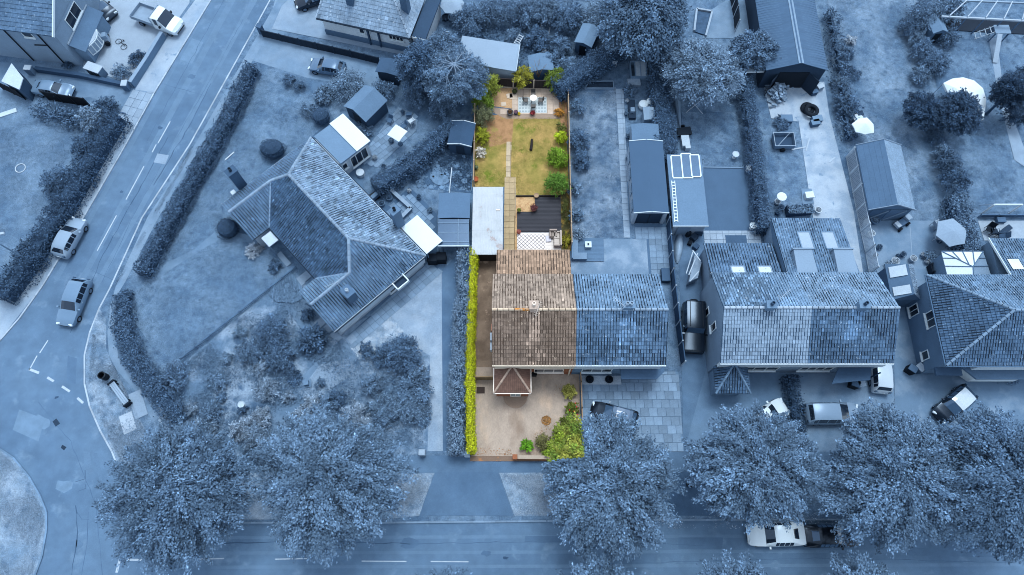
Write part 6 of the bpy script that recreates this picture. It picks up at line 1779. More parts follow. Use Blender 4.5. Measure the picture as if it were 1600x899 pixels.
def truck(label, c, hd, v, z, L=5.4, cab=.3, group='parked cars', bed_v=.6, name='truck', cat='truck', double=False):
    t = thing(name, label, cat, (c.x, c.y, z + .01), hd, group)
    W = 1.95
    paint = mat(B(v), var=.03, s1=.5, var2=.02, rough=.25, spec=.5, coat=.5)
    x1 = L / 2
    x0 = x1 - L * cab - .9
    st = [(x0, 1.1, .9, 2.0), (x0 + .12, 1.1, .92, 2.08), (x1 - 1.75, 1.1, .86, 2.08), (x1 - 1.6, 1.1, .84, 2.0), (x1 - .95, 1.08, .88, 1.22), (x1 - .25, .98, .84, 1.05), (x1, .7, .7, .72)]
    rings = []
    for k, (X, belt, wt, top) in enumerate(st):
        w = W / 2 * (1 if k < len(st) - 1 else .86)
        half = [(w * .9, .35), (w, .5), (w, .8 if belt > .8 else .6), (w * .97, belt), (W / 2 * wt, top - .05), (W / 2 * wt * .55, top)]
        rings.append([Vector((X, y, q)) for y, q in half] + [Vector((X, -y, q)) for y, q in half[::-1]])
    mb = MB()
    fs = []
    for i in range(len(rings) - 1):
        for j in range(12):
            j2 = (j + 1) % 12
            fs.append((i * 12 + j, (i + 1) * 12 + j, (i + 1) * 12 + j2, i * 12 + j2))
    fs.append(tuple(range(12))); fs.append(tuple((len(rings) - 1) * 12 + j for j in range(11, -1, -1)))
    mb.grid([p for r_ in rings for p in r_], fs)
    o = obj('cab', mb, paint, t, world=False)
    bm = bmesh.new(); bm.from_mesh(o.data); bmesh.ops.recalc_face_normals(bm, faces=bm.faces); bm.to_mesh(o.data); bm.free()
    q = MB()
    i = 3
    up_ = Vector((.02, 0, .025))
    for b in (4, 5, 6):
        q.face([rings[i][b] + up_, rings[i + 1][b] + up_, rings[i + 1][b + 1] + up_, rings[i][b + 1] + up_])
    obj('windscreen', q, CARGLASS, t, world=False)
    for j, s in ((3, 1), (7, -1)):
        q = MB()
        f_ = [rings[1][j].lerp(rings[2][j], .25), rings[2][j], rings[2][j + 1], rings[1][j + 1].lerp(rings[2][j + 1], .25)]
        ctr = sum(f_, Vector()) / 4
        q.face([ctr + (p - ctr) * .85 + Vector((0, s * .015, .01)) for p in f_])
        obj('side_window', q, CARGLASS, t, world=False)
    bl = x0 - .05 + L / 2
    bx = (-L / 2 + x0 - .05) / 2
    q = MB(); q.box((bx, 0, .78), (bl, W, .1)); obj('bed', q, plain(bed_v, s1=1.2, var=.2), t, world=False)
    for cx, cy, sx, sy in ((bx, W / 2 - .02, bl, .04), (bx, -W / 2 + .02, bl, .04), (-L / 2 + .02, 0, .04, W - .08), (x0 - .07, 0, .04, W - .08)):
        q = MB(); q.box((cx, cy, .832), (sx, sy, .38 if cx > -L / 2 + .1 else .36), base=True); obj('side_board', q, plain(.62), t, world=False)
    q = MB()
    for y in (-W / 2 + .06, W / 2 - .06):
        q.tube([(x0 - .1, y, .85), (x0 - .1, y, 2.0)], .035, 6)
    q.tube([(x0 - .1, -W / 2 + .06, 2.0), (x0 - .1, W / 2 - .06, 2.0)], .035, 6)
    obj('headboard_frame', q, plain(.6), t, world=False)
    for x in (-L * .3, x1 - .85):
        for s in (-1, 1):
            wheel(t, x, s * (W / 2 - .12), .34, .22)
    for s in (-1, 1):
        q = MB(); q.box((x1 - .06, s * .66, .75), (.16, .3, .18)); obj('headlight', q, LAMP, t, world=False)
        q = MB(); q.box((x1 - 1.5, s * (W / 2 + .12), 1.25), (.12, .2, .26)); obj('mirror', q, BLACK, t, world=False)
    q = MB(); q.box((x1 - .02, 0, .45), (.08, 1.3, .14)); obj('grille', q, BLACK, t, world=False)
    return t
_f, _k = P(283, 46, .6), P(178, 8, .6)
_dd = (_f - _k).normalized()
truck('white flatbed truck parked on the gravel yard', _f - _dd * 2.75, math.atan2(_dd.y, _dd.x), .97, .1)
# pickup parked in the street
_f, _k = P(1163, 838, .5), P(1258, 836, .5)
_dd = (_f - _k).normalized()
t = car('white car parked in the street under the trees', (1256, 834), (1165, 836), 'saloon', .95, z=.004, scale=1.04)
# ------------------------------------------------------------------ sheds, fences and garden things
def shed(name, label, x0, x1, y0, y1, ze, zr, wall, roof, axis='y', over=.15, door=None, group=None, cat='shed', fascia=None, th=.06, rz=0.0, base=None):
    """gable shed in its own axes; door: face '-y' etc."""
    cx, cy = (x0 + x1) / 2, (y0 + y1) / 2
    t = thing(name, label, cat, (cx, cy, .1), rz, group)
    hx, hy = (x1 - x0) / 2, (y1 - y0) / 2
    if axis == 'x':
        hx, hy = hy, hx
    def L(x, y, z):
        return Vector((x, y, z)) if axis == 'y' else Vector((-y, x, z))
    wx, wy = hx - over, hy - over
    k = (zr - ze) / hx
    zw = ze + over * k - .03 - .1
    mb = MB()
    prof = [(-wx, 0), (wx, 0), (wx, zw), (0, zr - .13), (-wx, zw)]
    n = 5
    vs = [L(x, -wy, z) for x, z in prof] + [L(x, wy, z) for x, z in prof]
    mb.grid(vs, [tuple(range(n)), tuple(range(2 * n - 1, n - 1, -1))] + [(i, n + i, n + (i + 1) % n, (i + 1) % n) for i in range(n)])
    obj('wall', mb, wall, t, world=False)
    for s in (-1, 1):
        q = MB()
        a, b = L(s * hx, -hy, ze - .1), L(s * hx, hy, ze - .1)
        c, d = L(0, hy, zr - .1), L(0, -hy, zr - .1)
        up = Vector((0, 0, th))
        vs = [a, b, c, d, a + up, b + up, c + up, d + up]
        q.grid(vs, [(0, 1, 2, 3), (7, 6, 5, 4), (0, 4, 5, 1), (1, 5, 6, 2), (2, 6, 7, 3), (3, 7, 4, 0)])
        o = obj('roof', q, roof, t, world=False)
        bm = bmesh.new(); bm.from_mesh(o.data); bmesh.ops.recalc_face_normals(bm, faces=bm.faces); bm.to_mesh(o.data); bm.free()
    if fascia:
        for s in (-1, 1):
            for e in (-1, 1):
                q = MB(); q.bar(L(s * hx, e * (hy + .015), ze - .12), L(0, e * (hy + .015), zr - .12), .05, .14); obj('barge_board', q, fascia, t, world=False)
    if door:
        q = MB()
        q.box(tuple(L(0, -wy - .02, 0)), (door[0] if axis == 'y' else .05, .05 if axis == 'y' else door[0], door[1]), 0, base=True)
        o = obj('door', q, door[2], t, world=False)
        if len(door) > 3:
            q = MB(); q.box(tuple(L(0, -wy - .05, 0)), (.04 if axis == 'y' else .05, .05 if axis == 'y' else .04, door[1]), 0, base=True); obj('door_joint', q, BLACK, o, world=False)
    return t

# --- plot: tin shed, fences, decks, furniture
TIN = mat(C(190, 204, 214), var=.07, s1=.5, var2=.05, s2=6, rough=.45, spec=.4, col2=C(172, 112, 78), s3=.8, lo=.635, hi=.66, col3=C(176, 190, 198), s4=.8, lo4=.5, hi4=.75)
ts = thing('tin_shed', 'long garage with pale rusty corrugated metal roof', 'shed', (-2.25, 28, .1))
mb = MB()
mb.prism([(-3.5, 24.7), (-3.42, 24.7), (-3.42, 31.25), (-3.5, 31.25)], .1, 2.0); mb.prism([(-1.06, 24.7), (-.98, 24.7), (-.98, 31.25), (-1.06, 31.25)], .1, 2.0); mb.prism([(-3.42, 31.17), (-1.06, 31.17), (-1.06, 31.25), (-3.42, 31.25)], .1, 2.0)
obj('wall', mb, mat(C(86, 84, 82), var=.2), ts)
for k, (ya, yb) in enumerate(((24.5, 27.0), (26.9, 29.2), (29.1, 31.4))):
    q = MB()
    nx = 60
    for i in range(nx):
        xa, xb = -3.66 + 2.82 * i / nx, -3.66 + 2.82 * (i + 1) / nx
        za = 2.1 + .014 * k + .022 * math.sin(i * math.pi / 1.5)
        zb = 2.1 + .014 * k + .022 * math.sin((i + 1) * math.pi / 1.5)
        q.face([(xa, ya, za), (xb, ya, zb), (xb, yb, zb), (xa, yb, za)])
        q.face([(xa, yb, za - .01), (xb, yb, zb - .01), (xb, ya, zb - .01), (xa, ya, za - .01)])
    obj('roof_sheet', q, TIN, ts)
for x, v in ((-2.82, 0), (-1.64, 1)):
    q = MB(); q.box((x, 24.72, .1), (1.16, .05, 1.9), base=True); obj('door', q, mat(C(44, 42, 42), var=.2), ts)
q = MB(); q.box((-1.3, 29.0, 2.14), (.36, .12, .03), base=True); obj('repair_patch', q, WHITE_N, ts)
CONC_N = mat(C(186, 180, 168), var=.12)
fence('black panel fence with concrete posts at the end of the plot', [(771, 136), (802, 138.5), (833.5, 140), (870, 141)], 1.5, mat(C(46, 44, 48), var=.15, attr=True), CONC_N, panel=2.2, gravel=CONC_N, pw=.13)
FN = mat(C(150, 136, 116), var=.2, attr=True)
fence('weathered fence between the plot and the mottled lawn', [(886, 136), (889.5, 300), (892, 388)], 1.45, FN, CONC_N, panel=1.9)
fence('weathered fence between the plot and the rockery', [(743, 176), (741, 292)], 1.4, FN, CONC_N, panel=1.9)
fence('short timber side gate between hedge and porch', [(744, 594), (770, 594)], 1.3, mat(C(138, 122, 96), var=.2, attr=True), mat(C(150, 134, 108)), panel=1.0, name='side_gate', cat='gate')
# black L shaped decking with separate boards
dk = thing('decking', 'black stained L shaped timber decking beside the slab path', 'decking', P(845, 335, .1))
ox = [P(836, 307, .25), P(876, 307, .25), P(876.5, 362, .25), P(808, 362, .25), P(809, 331, .25), P(836, 331, .25)]
pl2 = [(p.x, p.y) for p in ox]
q = MB(); q.prism(pl2, .13, .2); obj('deck_frame', q, mat(C(30, 29, 31)), dk)
q = MB()
y0 = min(p[1] for p in pl2); y1 = max(p[1] for p in pl2)
n = int((y1 - y0) / .14)
rr = random.Random(9)
for i in range(n):
    ya, yb = y0 + i * .14 + .006, y0 + (i + 1) * .14 - .006
    xl = pl2[3][0] if (ya + yb) / 2 < pl2[4][1] else pl2[5][0]
    q.prism([(xl, ya), (pl2[1][0], ya), (pl2[1][0], yb), (xl, yb)], .2, .235 + rr.uniform(0, .004), tone=rr.uniform(.85, 1.2))
stuff(obj('deck_board', q, mat(C(57, 57, 62), var=.15, attr=True, rough=.7), dk))
q = MB(); a = P(806, 307.5, .1); b = P(876, 307, .1); q.bar(a, b, .08, .22); obj('edge_board', q, mat(C(44, 42, 42)), dk)
wd = thing('white_deck', 'white painted platform with patterned rug behind the rear wing', 'decking', P(842, 378, .1))
x0, x1 = P(808, 375, .25).x, P(876.5, 375, .25).x
ya, yb = P(840, 391, .25).y, P(840, 363, .25).y
q = MB()
n = int((yb - ya) / .15)
for i in range(n):
    q.box(((x0 + x1) / 2, ya + (i + .5) * .15, .1), (x1 - x0, .142, .15 + rr.uniform(0, .004)), base=True)
stuff(obj('deck_board', q, mat(C(232, 232, 230), var=.05), wd))
# rug with zigzag lines
def rug(label, c, sx, sy, z, base, line, kind, step):
    t = thing('rug', label, 'rug', (c.x, c.y, z))
    q = MB(); q.box((0, 0, 0), (sx, sy, .012), base=True); obj('pile', q, base, t, world=False)
    q = MB()
    nx, ny = int(sx / step), int(sy / step)
    for i in range(nx):
        for j in range(ny):
            x, y = -sx / 2 + (i + .5) * sx / nx, -sy / 2 + (j + .5) * sy / ny
            if kind == 'zig':
                for s in (-1, 1):
                    q.bar((x - step * .5, y, .0122), (x, y + s * step * .5, .0122), .035, .004)
                    q.bar((x, y + s * step * .5, .0122), (x + step * .5, y, .0122), .035, .004)
            else:
                for s in (-1, 1):
                    q.bar((x + s * step * .18, y - step * .2, .0122), (x + s * step * .18, y + step * .2, .0122), .05, .004)
    stuff(obj('woven_pattern', q, line, t, world=False))
    return t
rug('white rug with dark zigzag lattice on the white platform', P(830, 378, .26), 2.6, 1.5, .258, mat(C(238, 238, 238)), mat(C(66, 72, 84)), 'zig', .37)
rug('pale blue patterned rug on the plot end patio', P(832, 164.5, .16), 2.9, 1.85, .17, mat(C(196, 214, 220), var=.06), mat(C(92, 112, 126)), 'dash', .31)
def table(label, c, r, z, top, legm, h=.72, name='garden_table'):
    t = thing(name, label, 'table', (c.x, c.y, z))
    q = MB(); q.lathe((0, 0, h), [(r * .96, 0), (r, .02), (r, .035), (r * .97, .045)], 24); obj('table_top', q, top, t, world=False)
    for k in range(4):
        a = math.pi / 4 + k * math.pi / 2
        q = MB(); q.tube([(math.cos(a) * r * .8, math.sin(a) * r * .8, 0), (math.cos(a) * r * .45, math.sin(a) * r * .45, h)], .025, 6); obj('leg', q, legm, t, world=False)
    return t
def chair(label, c, rz, z, m, group=None, s=1.0, name='garden_chair', lounge=False):
    t = thing(name, label, 'chair', (c.x, c.y, z), rz, group)
    w = .52 * s
    q = MB(); q.box((0, 0, .42 * s), (w, w, .05), base=True); obj('seat', q, m, t, world=False)
    q = MB()
    b0, b1 = Vector((0, -w / 2, .46 * s)), Vector((0, -w / 2 - .14, .92 * s))
    q.bar(b0, b1, w, .04, up=(0, 1, 0)); obj('backrest', q, m, t, world=False)
    for x in (-1, 1):
        for y in (-1, 1):
            q = MB(); q.box((x * w * .45, y * w * .45, 0), (.04, .04, .42 * s), base=True); obj('leg', q, m, t, world=False)
        q = MB(); q.bar((x * w * .5, -w * .5, .62 * s), (x * w * .5, w * .4, .62 * s), .05, .03); obj('armrest', q, m, t, world=False)
    return t
BLKM = mat(C(40, 40, 42), rough=.4)
c = P(833, 160, .2)
table('round white topped metal table on the pale blue rug', c, .38, .18, WHITE_N, BLKM, .75)
for k, (dx, dy, rz) in enumerate(((-.75, 0, -1.57), (.75, 0, 1.57), (0, -.75, 0), (0, .72, 3.14))):
    chair('black wire garden chair at the round white table', Vector((c.x + dx, c.y + dy, 0)), rz, .182, mat(C(70, 72, 74), rough=.4), 'chairs at the round white table', .85)
def sofa(label, c, rz, z, base, cush, w=1.5, d=.8, name='garden_sofa', cat='sofa', seats=2):
    t = thing(name, label, cat, (c.x, c.y, z), rz)
    q = MB(); q.box((0, 0, .05), (w, d, .28), base=True); obj('frame', q, base, t, world=False)
    q = MB(); q.box((0, -d / 2 + .08, .33), (w, .14, .42), base=True); obj('backrest', q, base, t, world=False)
    for s in (-1, 1):
        q = MB(); q.box((s * (w / 2 - .07), .08, .33), (.13, d - .2, .25), base=True); obj('armrest', q, base, t, world=False)
    for k in range(seats):
        x = (k - (seats - 1) / 2) * (w - .3) / seats
        q = MB(); q.box((x, .08, .335), ((w - .34) / seats, d - .24, .12), base=True, taper=.94); obj('seat_cushion', q, cush, t, world=False)
    return t
GREYC = mat(C(196, 192, 186), var=.08)
sofa('grey cushioned garden sofa on the white platform', P(871, 376, .3), math.radians(90), .26, mat(C(180, 174, 168), var=.1), GREYC, 1.5, .75)
sofa('small grey garden armchair on the white platform', P(864, 368, .3), math.radians(180), .26, mat(C(160, 152, 146), var=.1), mat(C(150, 144, 138), var=.1), .7, .7, 'garden_armchair', 'armchair', 1)
q = MB(); p = P(857, 373, .4); q.box((p.x, p.y, .27), (.5, .65, .12), .1, base=True, taper=.9); tag(obj('floor_cushion', q, mat(C(206, 212, 226))), 'pale lilac cushion lying beside the rug', 'cushion')
def pot(label, px, py, r, h, m, plant=None, pr=None, seed=1, z=.12, group=None, leaf=.1, name='plant_pot'):
    c = P(px, py, z)
    t = thing(name, label, 'plant pot', (c.x, c.y, z), 0, group)
    q = MB(); q.lathe((0, 0, 0), [(r * .72, 0), (r * .95, h * .85), (r * 1.05, h * .86), (r * 1.05, h), (r * .9, h), (r * .86, h * .85)], 16); obj('pot', q, m, t, world=False)
    if plant:
        g = np.random.default_rng(seed)
        R = pr or r * 1.3
        n = int(160 + 500 * R)
        d = g.normal(0, 1, (n, 3)); d /= np.linalg.norm(d, axis=1, keepdims=True); d[:, 2] = abs(d[:, 2])
        pos = d * R * g.uniform(.3, 1, (n, 1)); pos[:, 2] = pos[:, 2] * .8 + h * .9
        me = leaf_mesh('foliage', pos, g.normal(0, 1, (n, 3)), d + g.normal(0, .5, (n, 3)), leaf * g.uniform(.6, 1.3, n), .6, g.uniform(.7, 1.3, n), plant)
        link('foliage', me, t, world=False)
    return t
TERRA = mat(C(176, 102, 66), var=.1)
pot('dark bucket planter at the corner of the back lawn', 797, 179, .32, .45, mat(C(96, 98, 104), var=.1), LEAFC(C(110, 84, 60)), .24, 1)
pot('dark round pot beside the dark bucket planter', 806, 178, .22, .35, mat(C(70, 72, 86)), LEAFC(C(150, 120, 140)), .2, 2)
pot('small yellow flower pot on the patio edge', 811, 179.5, .14, .22, mat(C(222, 196, 40)), LEAFC(C(240, 214, 60)), .16, 3)
pot('pot of red flowers at the edge of the patio', 832, 179, .22, .3, mat(C(80, 84, 80)), LEAFC(C(170, 70, 78)), .32, 4)
pot('round pot with dark red plant on the black decking', 834, 328, .3, .4, mat(C(90, 66, 60)), LEAFC(C(120, 72, 76)), .45, 5, z=.24)
pot('small lime green pot at the corner of the decking', 811, 330.5, .2, .3, mat(C(110, 116, 84)), LEAFC(C(140, 148, 60)), .2, 6, z=.24)
pot('terracotta pot on the white platform corner', 810.5, 364, .2, .3, mat(C(176, 84, 70)), LEAFC(C(190, 120, 110)), .2, 7, z=.255)
pot('stone bowl at the edge of the decking', 838, 307, .24, .25, mat(C(168, 146, 120)), None, z=.24)
pot('terracotta bowl against the west fence', 743.5, 282, .26, .3, TERRA, None)
pot('green pot plant by the west fence', 744, 264, .18, .3, mat(C(80, 90, 84)), LEAFC(C(120, 140, 110)), .26, 8)
pot('dark pot by the end fence', 804, 146, .24, .35, mat(C(60, 60, 58)), LEAFC(C(84, 96, 60)), .3, 9)
pot('grey stone urn in the far corner of the patio', 867, 150, .3, .4, mat(C(150, 142, 130)), LEAFC(C(140, 150, 110)), .25, 10)
q = MB(); a, b = P(831, 219, .12), P(829.5, 236, .12); q.tube([a + V3(0, 0, .14), a.lerp(b, .5) + V3(.02, 0, .15), b + V3(0, 0, .14)], [.1, .13, .15], 10)
tag(obj('rolled_mat', q, mat(C(34, 32, 34))), 'black rolled up mat lying on the back lawn', 'roll')
for i, (x, y, s) in enumerate(((802, 151, .75), (787, 163, .5), (796, 150, .6))):
    q = MB(); c = P(x, y, .14); q.box((c.x, c.y, .13), (s, s * .9, .05), .1 * i, base=True)
    tag(obj('loose_slab', q, mat(C(212, 202, 186), var=.1)), 'pale loose slab lying on the golden gravel corner', 'slab', 'loose slabs on the gravel')
# front of the plot
q = MB(); c = P(751, 610, .12); q.box((c.x, c.y, .135), (.72, .58, .02), base=True); o = tag(obj('drain_cover', q, mat(C(62, 54, 52), var=.1)), 'square dark drain cover in the front drive', 'drain cover')
q = MB(); c = P(853.5, 657, .12)
rr = np.random.default_rng(4); n = 420
ang = rr.uniform(0, 6.28, n); rd = .42 * rr.uniform(0, 1, n) ** .5
pos = np.stack([c.x + np.cos(ang) * rd, c.y + np.sin(ang) * rd, .15 + .05 * rr.uniform(0, 1, n) * (1 - rd)], 1)
nr = rr.normal(0, .4, (n, 3)); nr[:, 2] += 1
tag(link('leaf_pile', leaf_mesh('leaf_pile', pos, rr.normal(0, 1, (n, 3)), nr, .1 * rr.uniform(.6, 1.4, n), .6, rr.uniform(.7, 1.3, n), LEAFC(C(182, 138, 82)))), 'round patch of orange fallen leaves on the front drive', kind='stuff')
BRK = mat(C(158, 104, 74), var=.2, s1=3, var2=.25, s2=14, bump=.4)
low_wall('low red brick wall with stone coping at the street side of the plot', [(806, 716), (850, 716.5), (872, 717)], .75, .22, BRK, mat(C(176, 168, 156), var=.1))
q = MB(); c = P(804.5, 716, .1); q.box((c.x, c.y, .1), (.34, .34, .9), base=True); q.box((c.x, c.y, 1.0), (.42, .42, .07), base=True, taper=.9)
tag(obj('gate_pillar', q, [BRK]), 'square brick pillar ending the low red brick wall', 'pillar')
q = MB(); c = P(731, 712, .1); q.box((c.x, c.y, .1), (.4, .4, .95), base=True); q.box((c.x, c.y, 1.05), (.48, .48, .08), base=True, taper=.9)
tag(obj('gate_pillar', q, [plain(.62)]), 'pale gate pillar at the street end of the yellow green hedge', 'pillar')
q = MB(); c = P(661, 709, .1); q.box((c.x, c.y, .1), (.5, .45, .9), base=True); q.box((c.x, c.y, 1.0), (.56, .5, .08), base=True, taper=.9)
tag(obj('gate_pillar', q, [plain(.66)]), 'pale gate pillar beside the bungalow drive', 'pillar')
fence('thin boundary fence between the front drives', [(905, 578), (907, 600), (908, 640), (909, 668)], .9, mat(C(150, 132, 112), var=.2, attr=True), mat(C(160, 144, 124)), panel=1.8)

# --- bungalow garden
FB = mat(B(.3), var=.2, attr=True)
fence('low dark picket fence across the bungalow front lawn', [(464, 420), (285, 563)], .55, mat(B(.4), var=.2, attr=True), plain(.34), panel=1.6, thick=.05, pw=.06, fill=.5)
c = P(572, 165, 1.6)
shed('garden_shed', 'small felt roofed timber shed with dark gable beside the patio', c.x - 1.5, c.x + 1.5, c.y - 1.6, c.y + 1.6, 1.9, 2.7, plain(.26), mat(B(.47), var=.12, s1=.8), rz=math.radians(-38), door=(.9, 1.6, plain(.14)))
c = P(608, 104, 2)
shed('log_store', 'narrow dark lean-to store at the end of the boarded fence', c.x - 1.2, c.x + 1.2, c.y - .9, c.y + .9, 1.9, 2.1, plain(.2), mat(B(.33), var=.15), rz=math.radians(-14))
fence('dark boarded fence along the shared driveway', [(412, 58), (470, 72), (550, 90), (594, 101)], 1.1, mat(B(.17), var=.15, attr=True), plain(.2), panel=1.7)
q = MB(); c = P(410, 52, .1); q.box((c.x, c.y, .1), (.5, .45, 1.1), -.3, base=True); q.box((c.x, c.y, 1.2), (.58, .52, .07), -.3, base=True)
tag(obj('gate_pillar', q, [plain(.36)]), 'dark brick gate pillar at the roadside end of the boarded fence', 'pillar')
def parasol(label, px, py, r, h, m, sides=8, z=.1, name='parasol', drop=.4, tilt=0.0, wavy=0.0):
    c = P(px, py, h)
    t = thing(name, label, 'parasol', (c.x, c.y, z))
    q = MB()
    top = Vector((0, 0, h - z))
    rim = []
    for k in range(sides):
        a = 2 * math.pi * k / sides + .2
        rr_ = r * (1 + (wavy * math.sin(k * 2.3)))
        rim.append(Vector((math.cos(a) * rr_, math.sin(a) * rr_, h - z - drop + tilt * math.sin(a))))
    for k in range(sides):
        a, b = rim[k], rim[(k + 1) % sides]
        mid = (a + b) / 2 * .985; mid.z = (a.z + b.z) / 2 + .04
        q.face([top, a, mid]); q.face([top, mid, b])
        q.face([a, a - V3(0, 0, .12), mid - V3(0, 0, .1), mid]); q.face([mid, mid - V3(0, 0, .1), b - V3(0, 0, .12), b])
    obj('canopy', q, m, t, world=False)
    q = MB()
    for a in rim:
        q.tube([top - V3(0, 0, .04), a - V3(0, 0, .03)], .014, 4)
    obj('rib', q, plain(.4), t, world=False)
    q = MB(); q.tube([(0, 0, 0), (0, 0, h - z - .02)], .03, 8); obj('pole', q, plain(.5), t, world=False)
    q = MB(); q.lathe((0, 0, 0), [(.28, 0), (.26, .08), (.06, .1)], 14); obj('base', q, plain(.3), t, world=False)
    return t
parasol('small square white parasol on the bungalow patio', 620.5, 207, 1.0, 2.2, WHITE, 4, drop=.12)
c = P(644, 194, .1); chair('white garden chair on the bungalow patio', c, .7, .12, plain(.9), None, 1.1)
for x, y in ((632, 201), (640, 183), (610, 192)):
    chair('grey garden chair set round the white parasol', P(x, y, .1), random.Random(x).uniform(0, 6), .12, plain(.4), 'grey chairs round the white parasol')
q = MB(); c = P(564, 273, .1); q.lathe((c.x, c.y, .12), [(.4, 0), (.4, .45), (.36, .46)], 20); tag(obj('round_table', q, plain(.85)), 'low round white table behind the bungalow', 'table')
low_wall('stone edged low wall of the bungalow patio', [(578, 318), (618, 282)], .6, .3, plain(.4), plain(.5))
low_wall('raised pale wall beside the white canopy', [(626, 345), (643, 328), (612, 300)], .45, .28, plain(.48), plain(.62))
q = MB(); q.prism([P(573, 306, .2), P(580, 318, .2), P(625, 288, .2), P(620, 280, .2)], .14, .2); tag(obj('black_liner', q, BLACK), 'strip of black liner at the foot of the diagonal hedge', 'liner')
for i, (x, y) in enumerate(((628, 291), (609, 311), (597, 320))):
    pot(('small planted pot at the patio wall corner', 'planted pot beside the patio wall', 'planted pot by the bungalow back wall')[i], x, y, .3, .35, plain(.5), LEAF(.38), .3, 20 + i)
# glazed and felt roofed lean-tos by the plot fence
gl = thing('greenhouse', 'clear sheet roofed shelter with white bars beside the tin shed', 'shelter', P(709, 365, .1))
a, b = P(685, 343, 2.1), P(733, 343, 2.1)
c_, d_ = P(733, 385, 2.1), P(684, 385, 2.1)
q = MB(); q.prism([a, b, c_, d_], 2.1, 2.14); obj('roof_sheet', q, mat(B(.33), var=.15, s1=1, rough=.2), gl)
for k in range(3):
    f = .15 + .35 * k
    q = MB(); q.bar(d_.lerp(a, f) + V3(0, 0, .045), c_.lerp(b, f) + V3(0, 0, .045), .06, .04); obj('glazing_bar', q, plain(.56), gl)
q = MB(); q.bar(d_.lerp(c_, .65) + V3(0, 0, .09), a.lerp(b, .65) + V3(0, 0, .09), .06, .04); obj('glazing_bar', q, plain(.56), gl)
q = MB(); q.bar(d_ + V3(0, -.04, .0), c_ + V3(0, -.04, .0), .06, .2); obj('fascia', q, WHITE, gl)
for p in (a, b, c_, d_):
    q = MB(); q.box((p.x * .985 + gl.location.x * .015, p.y * .985 + gl.location.y * .015, .1), (.1, .1, 2.0), base=True); obj('post', q, plain(.5), gl)
c1, c2 = P(686, 302, 2.2), P(734, 341, 2.2)
shed('garden_shed', 'flat ribbed roof shed above the clear sheet shelter', c1.x, c2.x, c2.y, c1.y, 2.15, 2.25, plain(.3), mat(B(.43), var=.08, s1=.8), over=.1)
a, b = P(708, 183, 2.2), P(741, 232, 2.2)
shed('garden_shed', 'small dark blue corner shed with white roof edge by the plot fence', P(702, 212, 2.1).x, P(740, 212, 2.1).x, P(720, 226, 2.1).y, P(720, 190, 2.1).y, 1.9, 2.2, plain(.3), mat(B(.3), var=.1), over=.1, fascia=WHITE, rz=math.radians(-8), door=(.8, 1.5, plain(.2)))
for i, (x, y, v) in enumerate(((676, 406, .1), (690, 404, .08))):
    q = MB(); c = P(x, y, .6); q.box((c.x, c.y, .12), (.85, .75, 1.0), 0, base=True); q.box((c.x, c.y, 1.12), (.92, .82, .08), base=True, taper=.92)
    tag(obj('wheelie_bin', q, plain(v)), ('black wheelie bin at the corner of the bungalow', 'black wheelie bin under the clear sheet shelter')[i], 'bin')
q = MB()
rr = random.Random(12)
for i in range(46):
    p = P(rr.uniform(650, 734), rr.uniform(235, 296), .12)
    r_ = rr.uniform(.15, .38)
    q.lathe((p.x, p.y, .125), [(r_, 0), (r_ * .95, .05), (r_ * .6, .09)], 7, tone=rr.uniform(.8, 1.3))
stuff(tag(obj('rockery_stone', q, mat(B(.48), var=.2, attr=True)), 'scattered pale rockery stones', kind='stuff'))
q = MB(); c = P(689, 276, .12); q.lathe((c.x, c.y, .13), [(1.0, 0), (1.0, .05), (.95, .06)], 28); tag(obj('stone_circle', q, mat(B(.5), var=.25, s1=3)), 'round cobbled circle in the rockery', 'paving')
q = MB(); a, b = P(702, 302, .1), P(708, 258, 1.4); q.tube([P(702, 302, .15), P(706, 262, .9)], .05, 6); tag(obj('timber_prop', q, plain(.85)), 'white pole leaning in the rockery', 'pole')
q = MB(); c = P(480, 600, .12); q.box((c.x, c.y, .12), (.75, .7, .12), .2, base=True); q.box((c.x, c.y, .24), (.42, .4, .35), .2, base=True); tag(obj('sundial', q, plain(.5)), 'square stone sundial base in the gravel clearing', 'sundial')
q = MB(); c = P(381, 634, .12); q.lathe((c.x, c.y, .12), [(.18, 0), (.1, .15), (.1, .5), (.3, .62), (.3, .66), (.2, .6)], 16); tag(obj('bird_bath', q, plain(.8)), 'pale stone bird bath in the front garden', 'bird bath')
q = MB(); a, b = P(352, 250, .15), P(366, 238, .15); q.bar(a, b, .1, .05); tag(obj('plank', q, plain(.9)), 'white plank lying on the large lawn', 'plank')
dk2 = thing('round_deck', 'fan shaped timber deck below the bungalow wing', 'decking', P(445, 465, .1))
q = MB(); pts = [P(x, y, .2) for x, y in ((424, 448), (455, 425), (472, 448), (476, 465), (460, 474), (432, 472), (420, 460))]
q.prism(pts, .13, .2); obj('deck_frame', q, plain(.25), dk2)
q = MB(); pl3 = [(p.x, p.y) for p in pts]
x0, x1 = min(p[0] for p in pl3), max(p[0] for p in pl3)
area = sum(pl3[i][0] * pl3[(i + 1) % 7][1] - pl3[(i + 1) % 7][0] * pl3[i][1] for i in range(7))
if area < 0: pl3 = pl3[::-1]
for i in range(int((x1 - x0) / .15)):
    cpoly = clip([(x0 + i * .15 + .008, -100), (x0 + (i + 1) * .15 - .008, -100), (x0 + (i + 1) * .15 - .008, 100), (x0 + i * .15 + .008, 100)], pl3)
    if len(cpoly) > 2: q.prism(cpoly, .2, .235, tone=rr.uniform(.8, 1.2))
stuff(obj('deck_board', q, mat(B(.48), var=.15, attr=True), dk2))
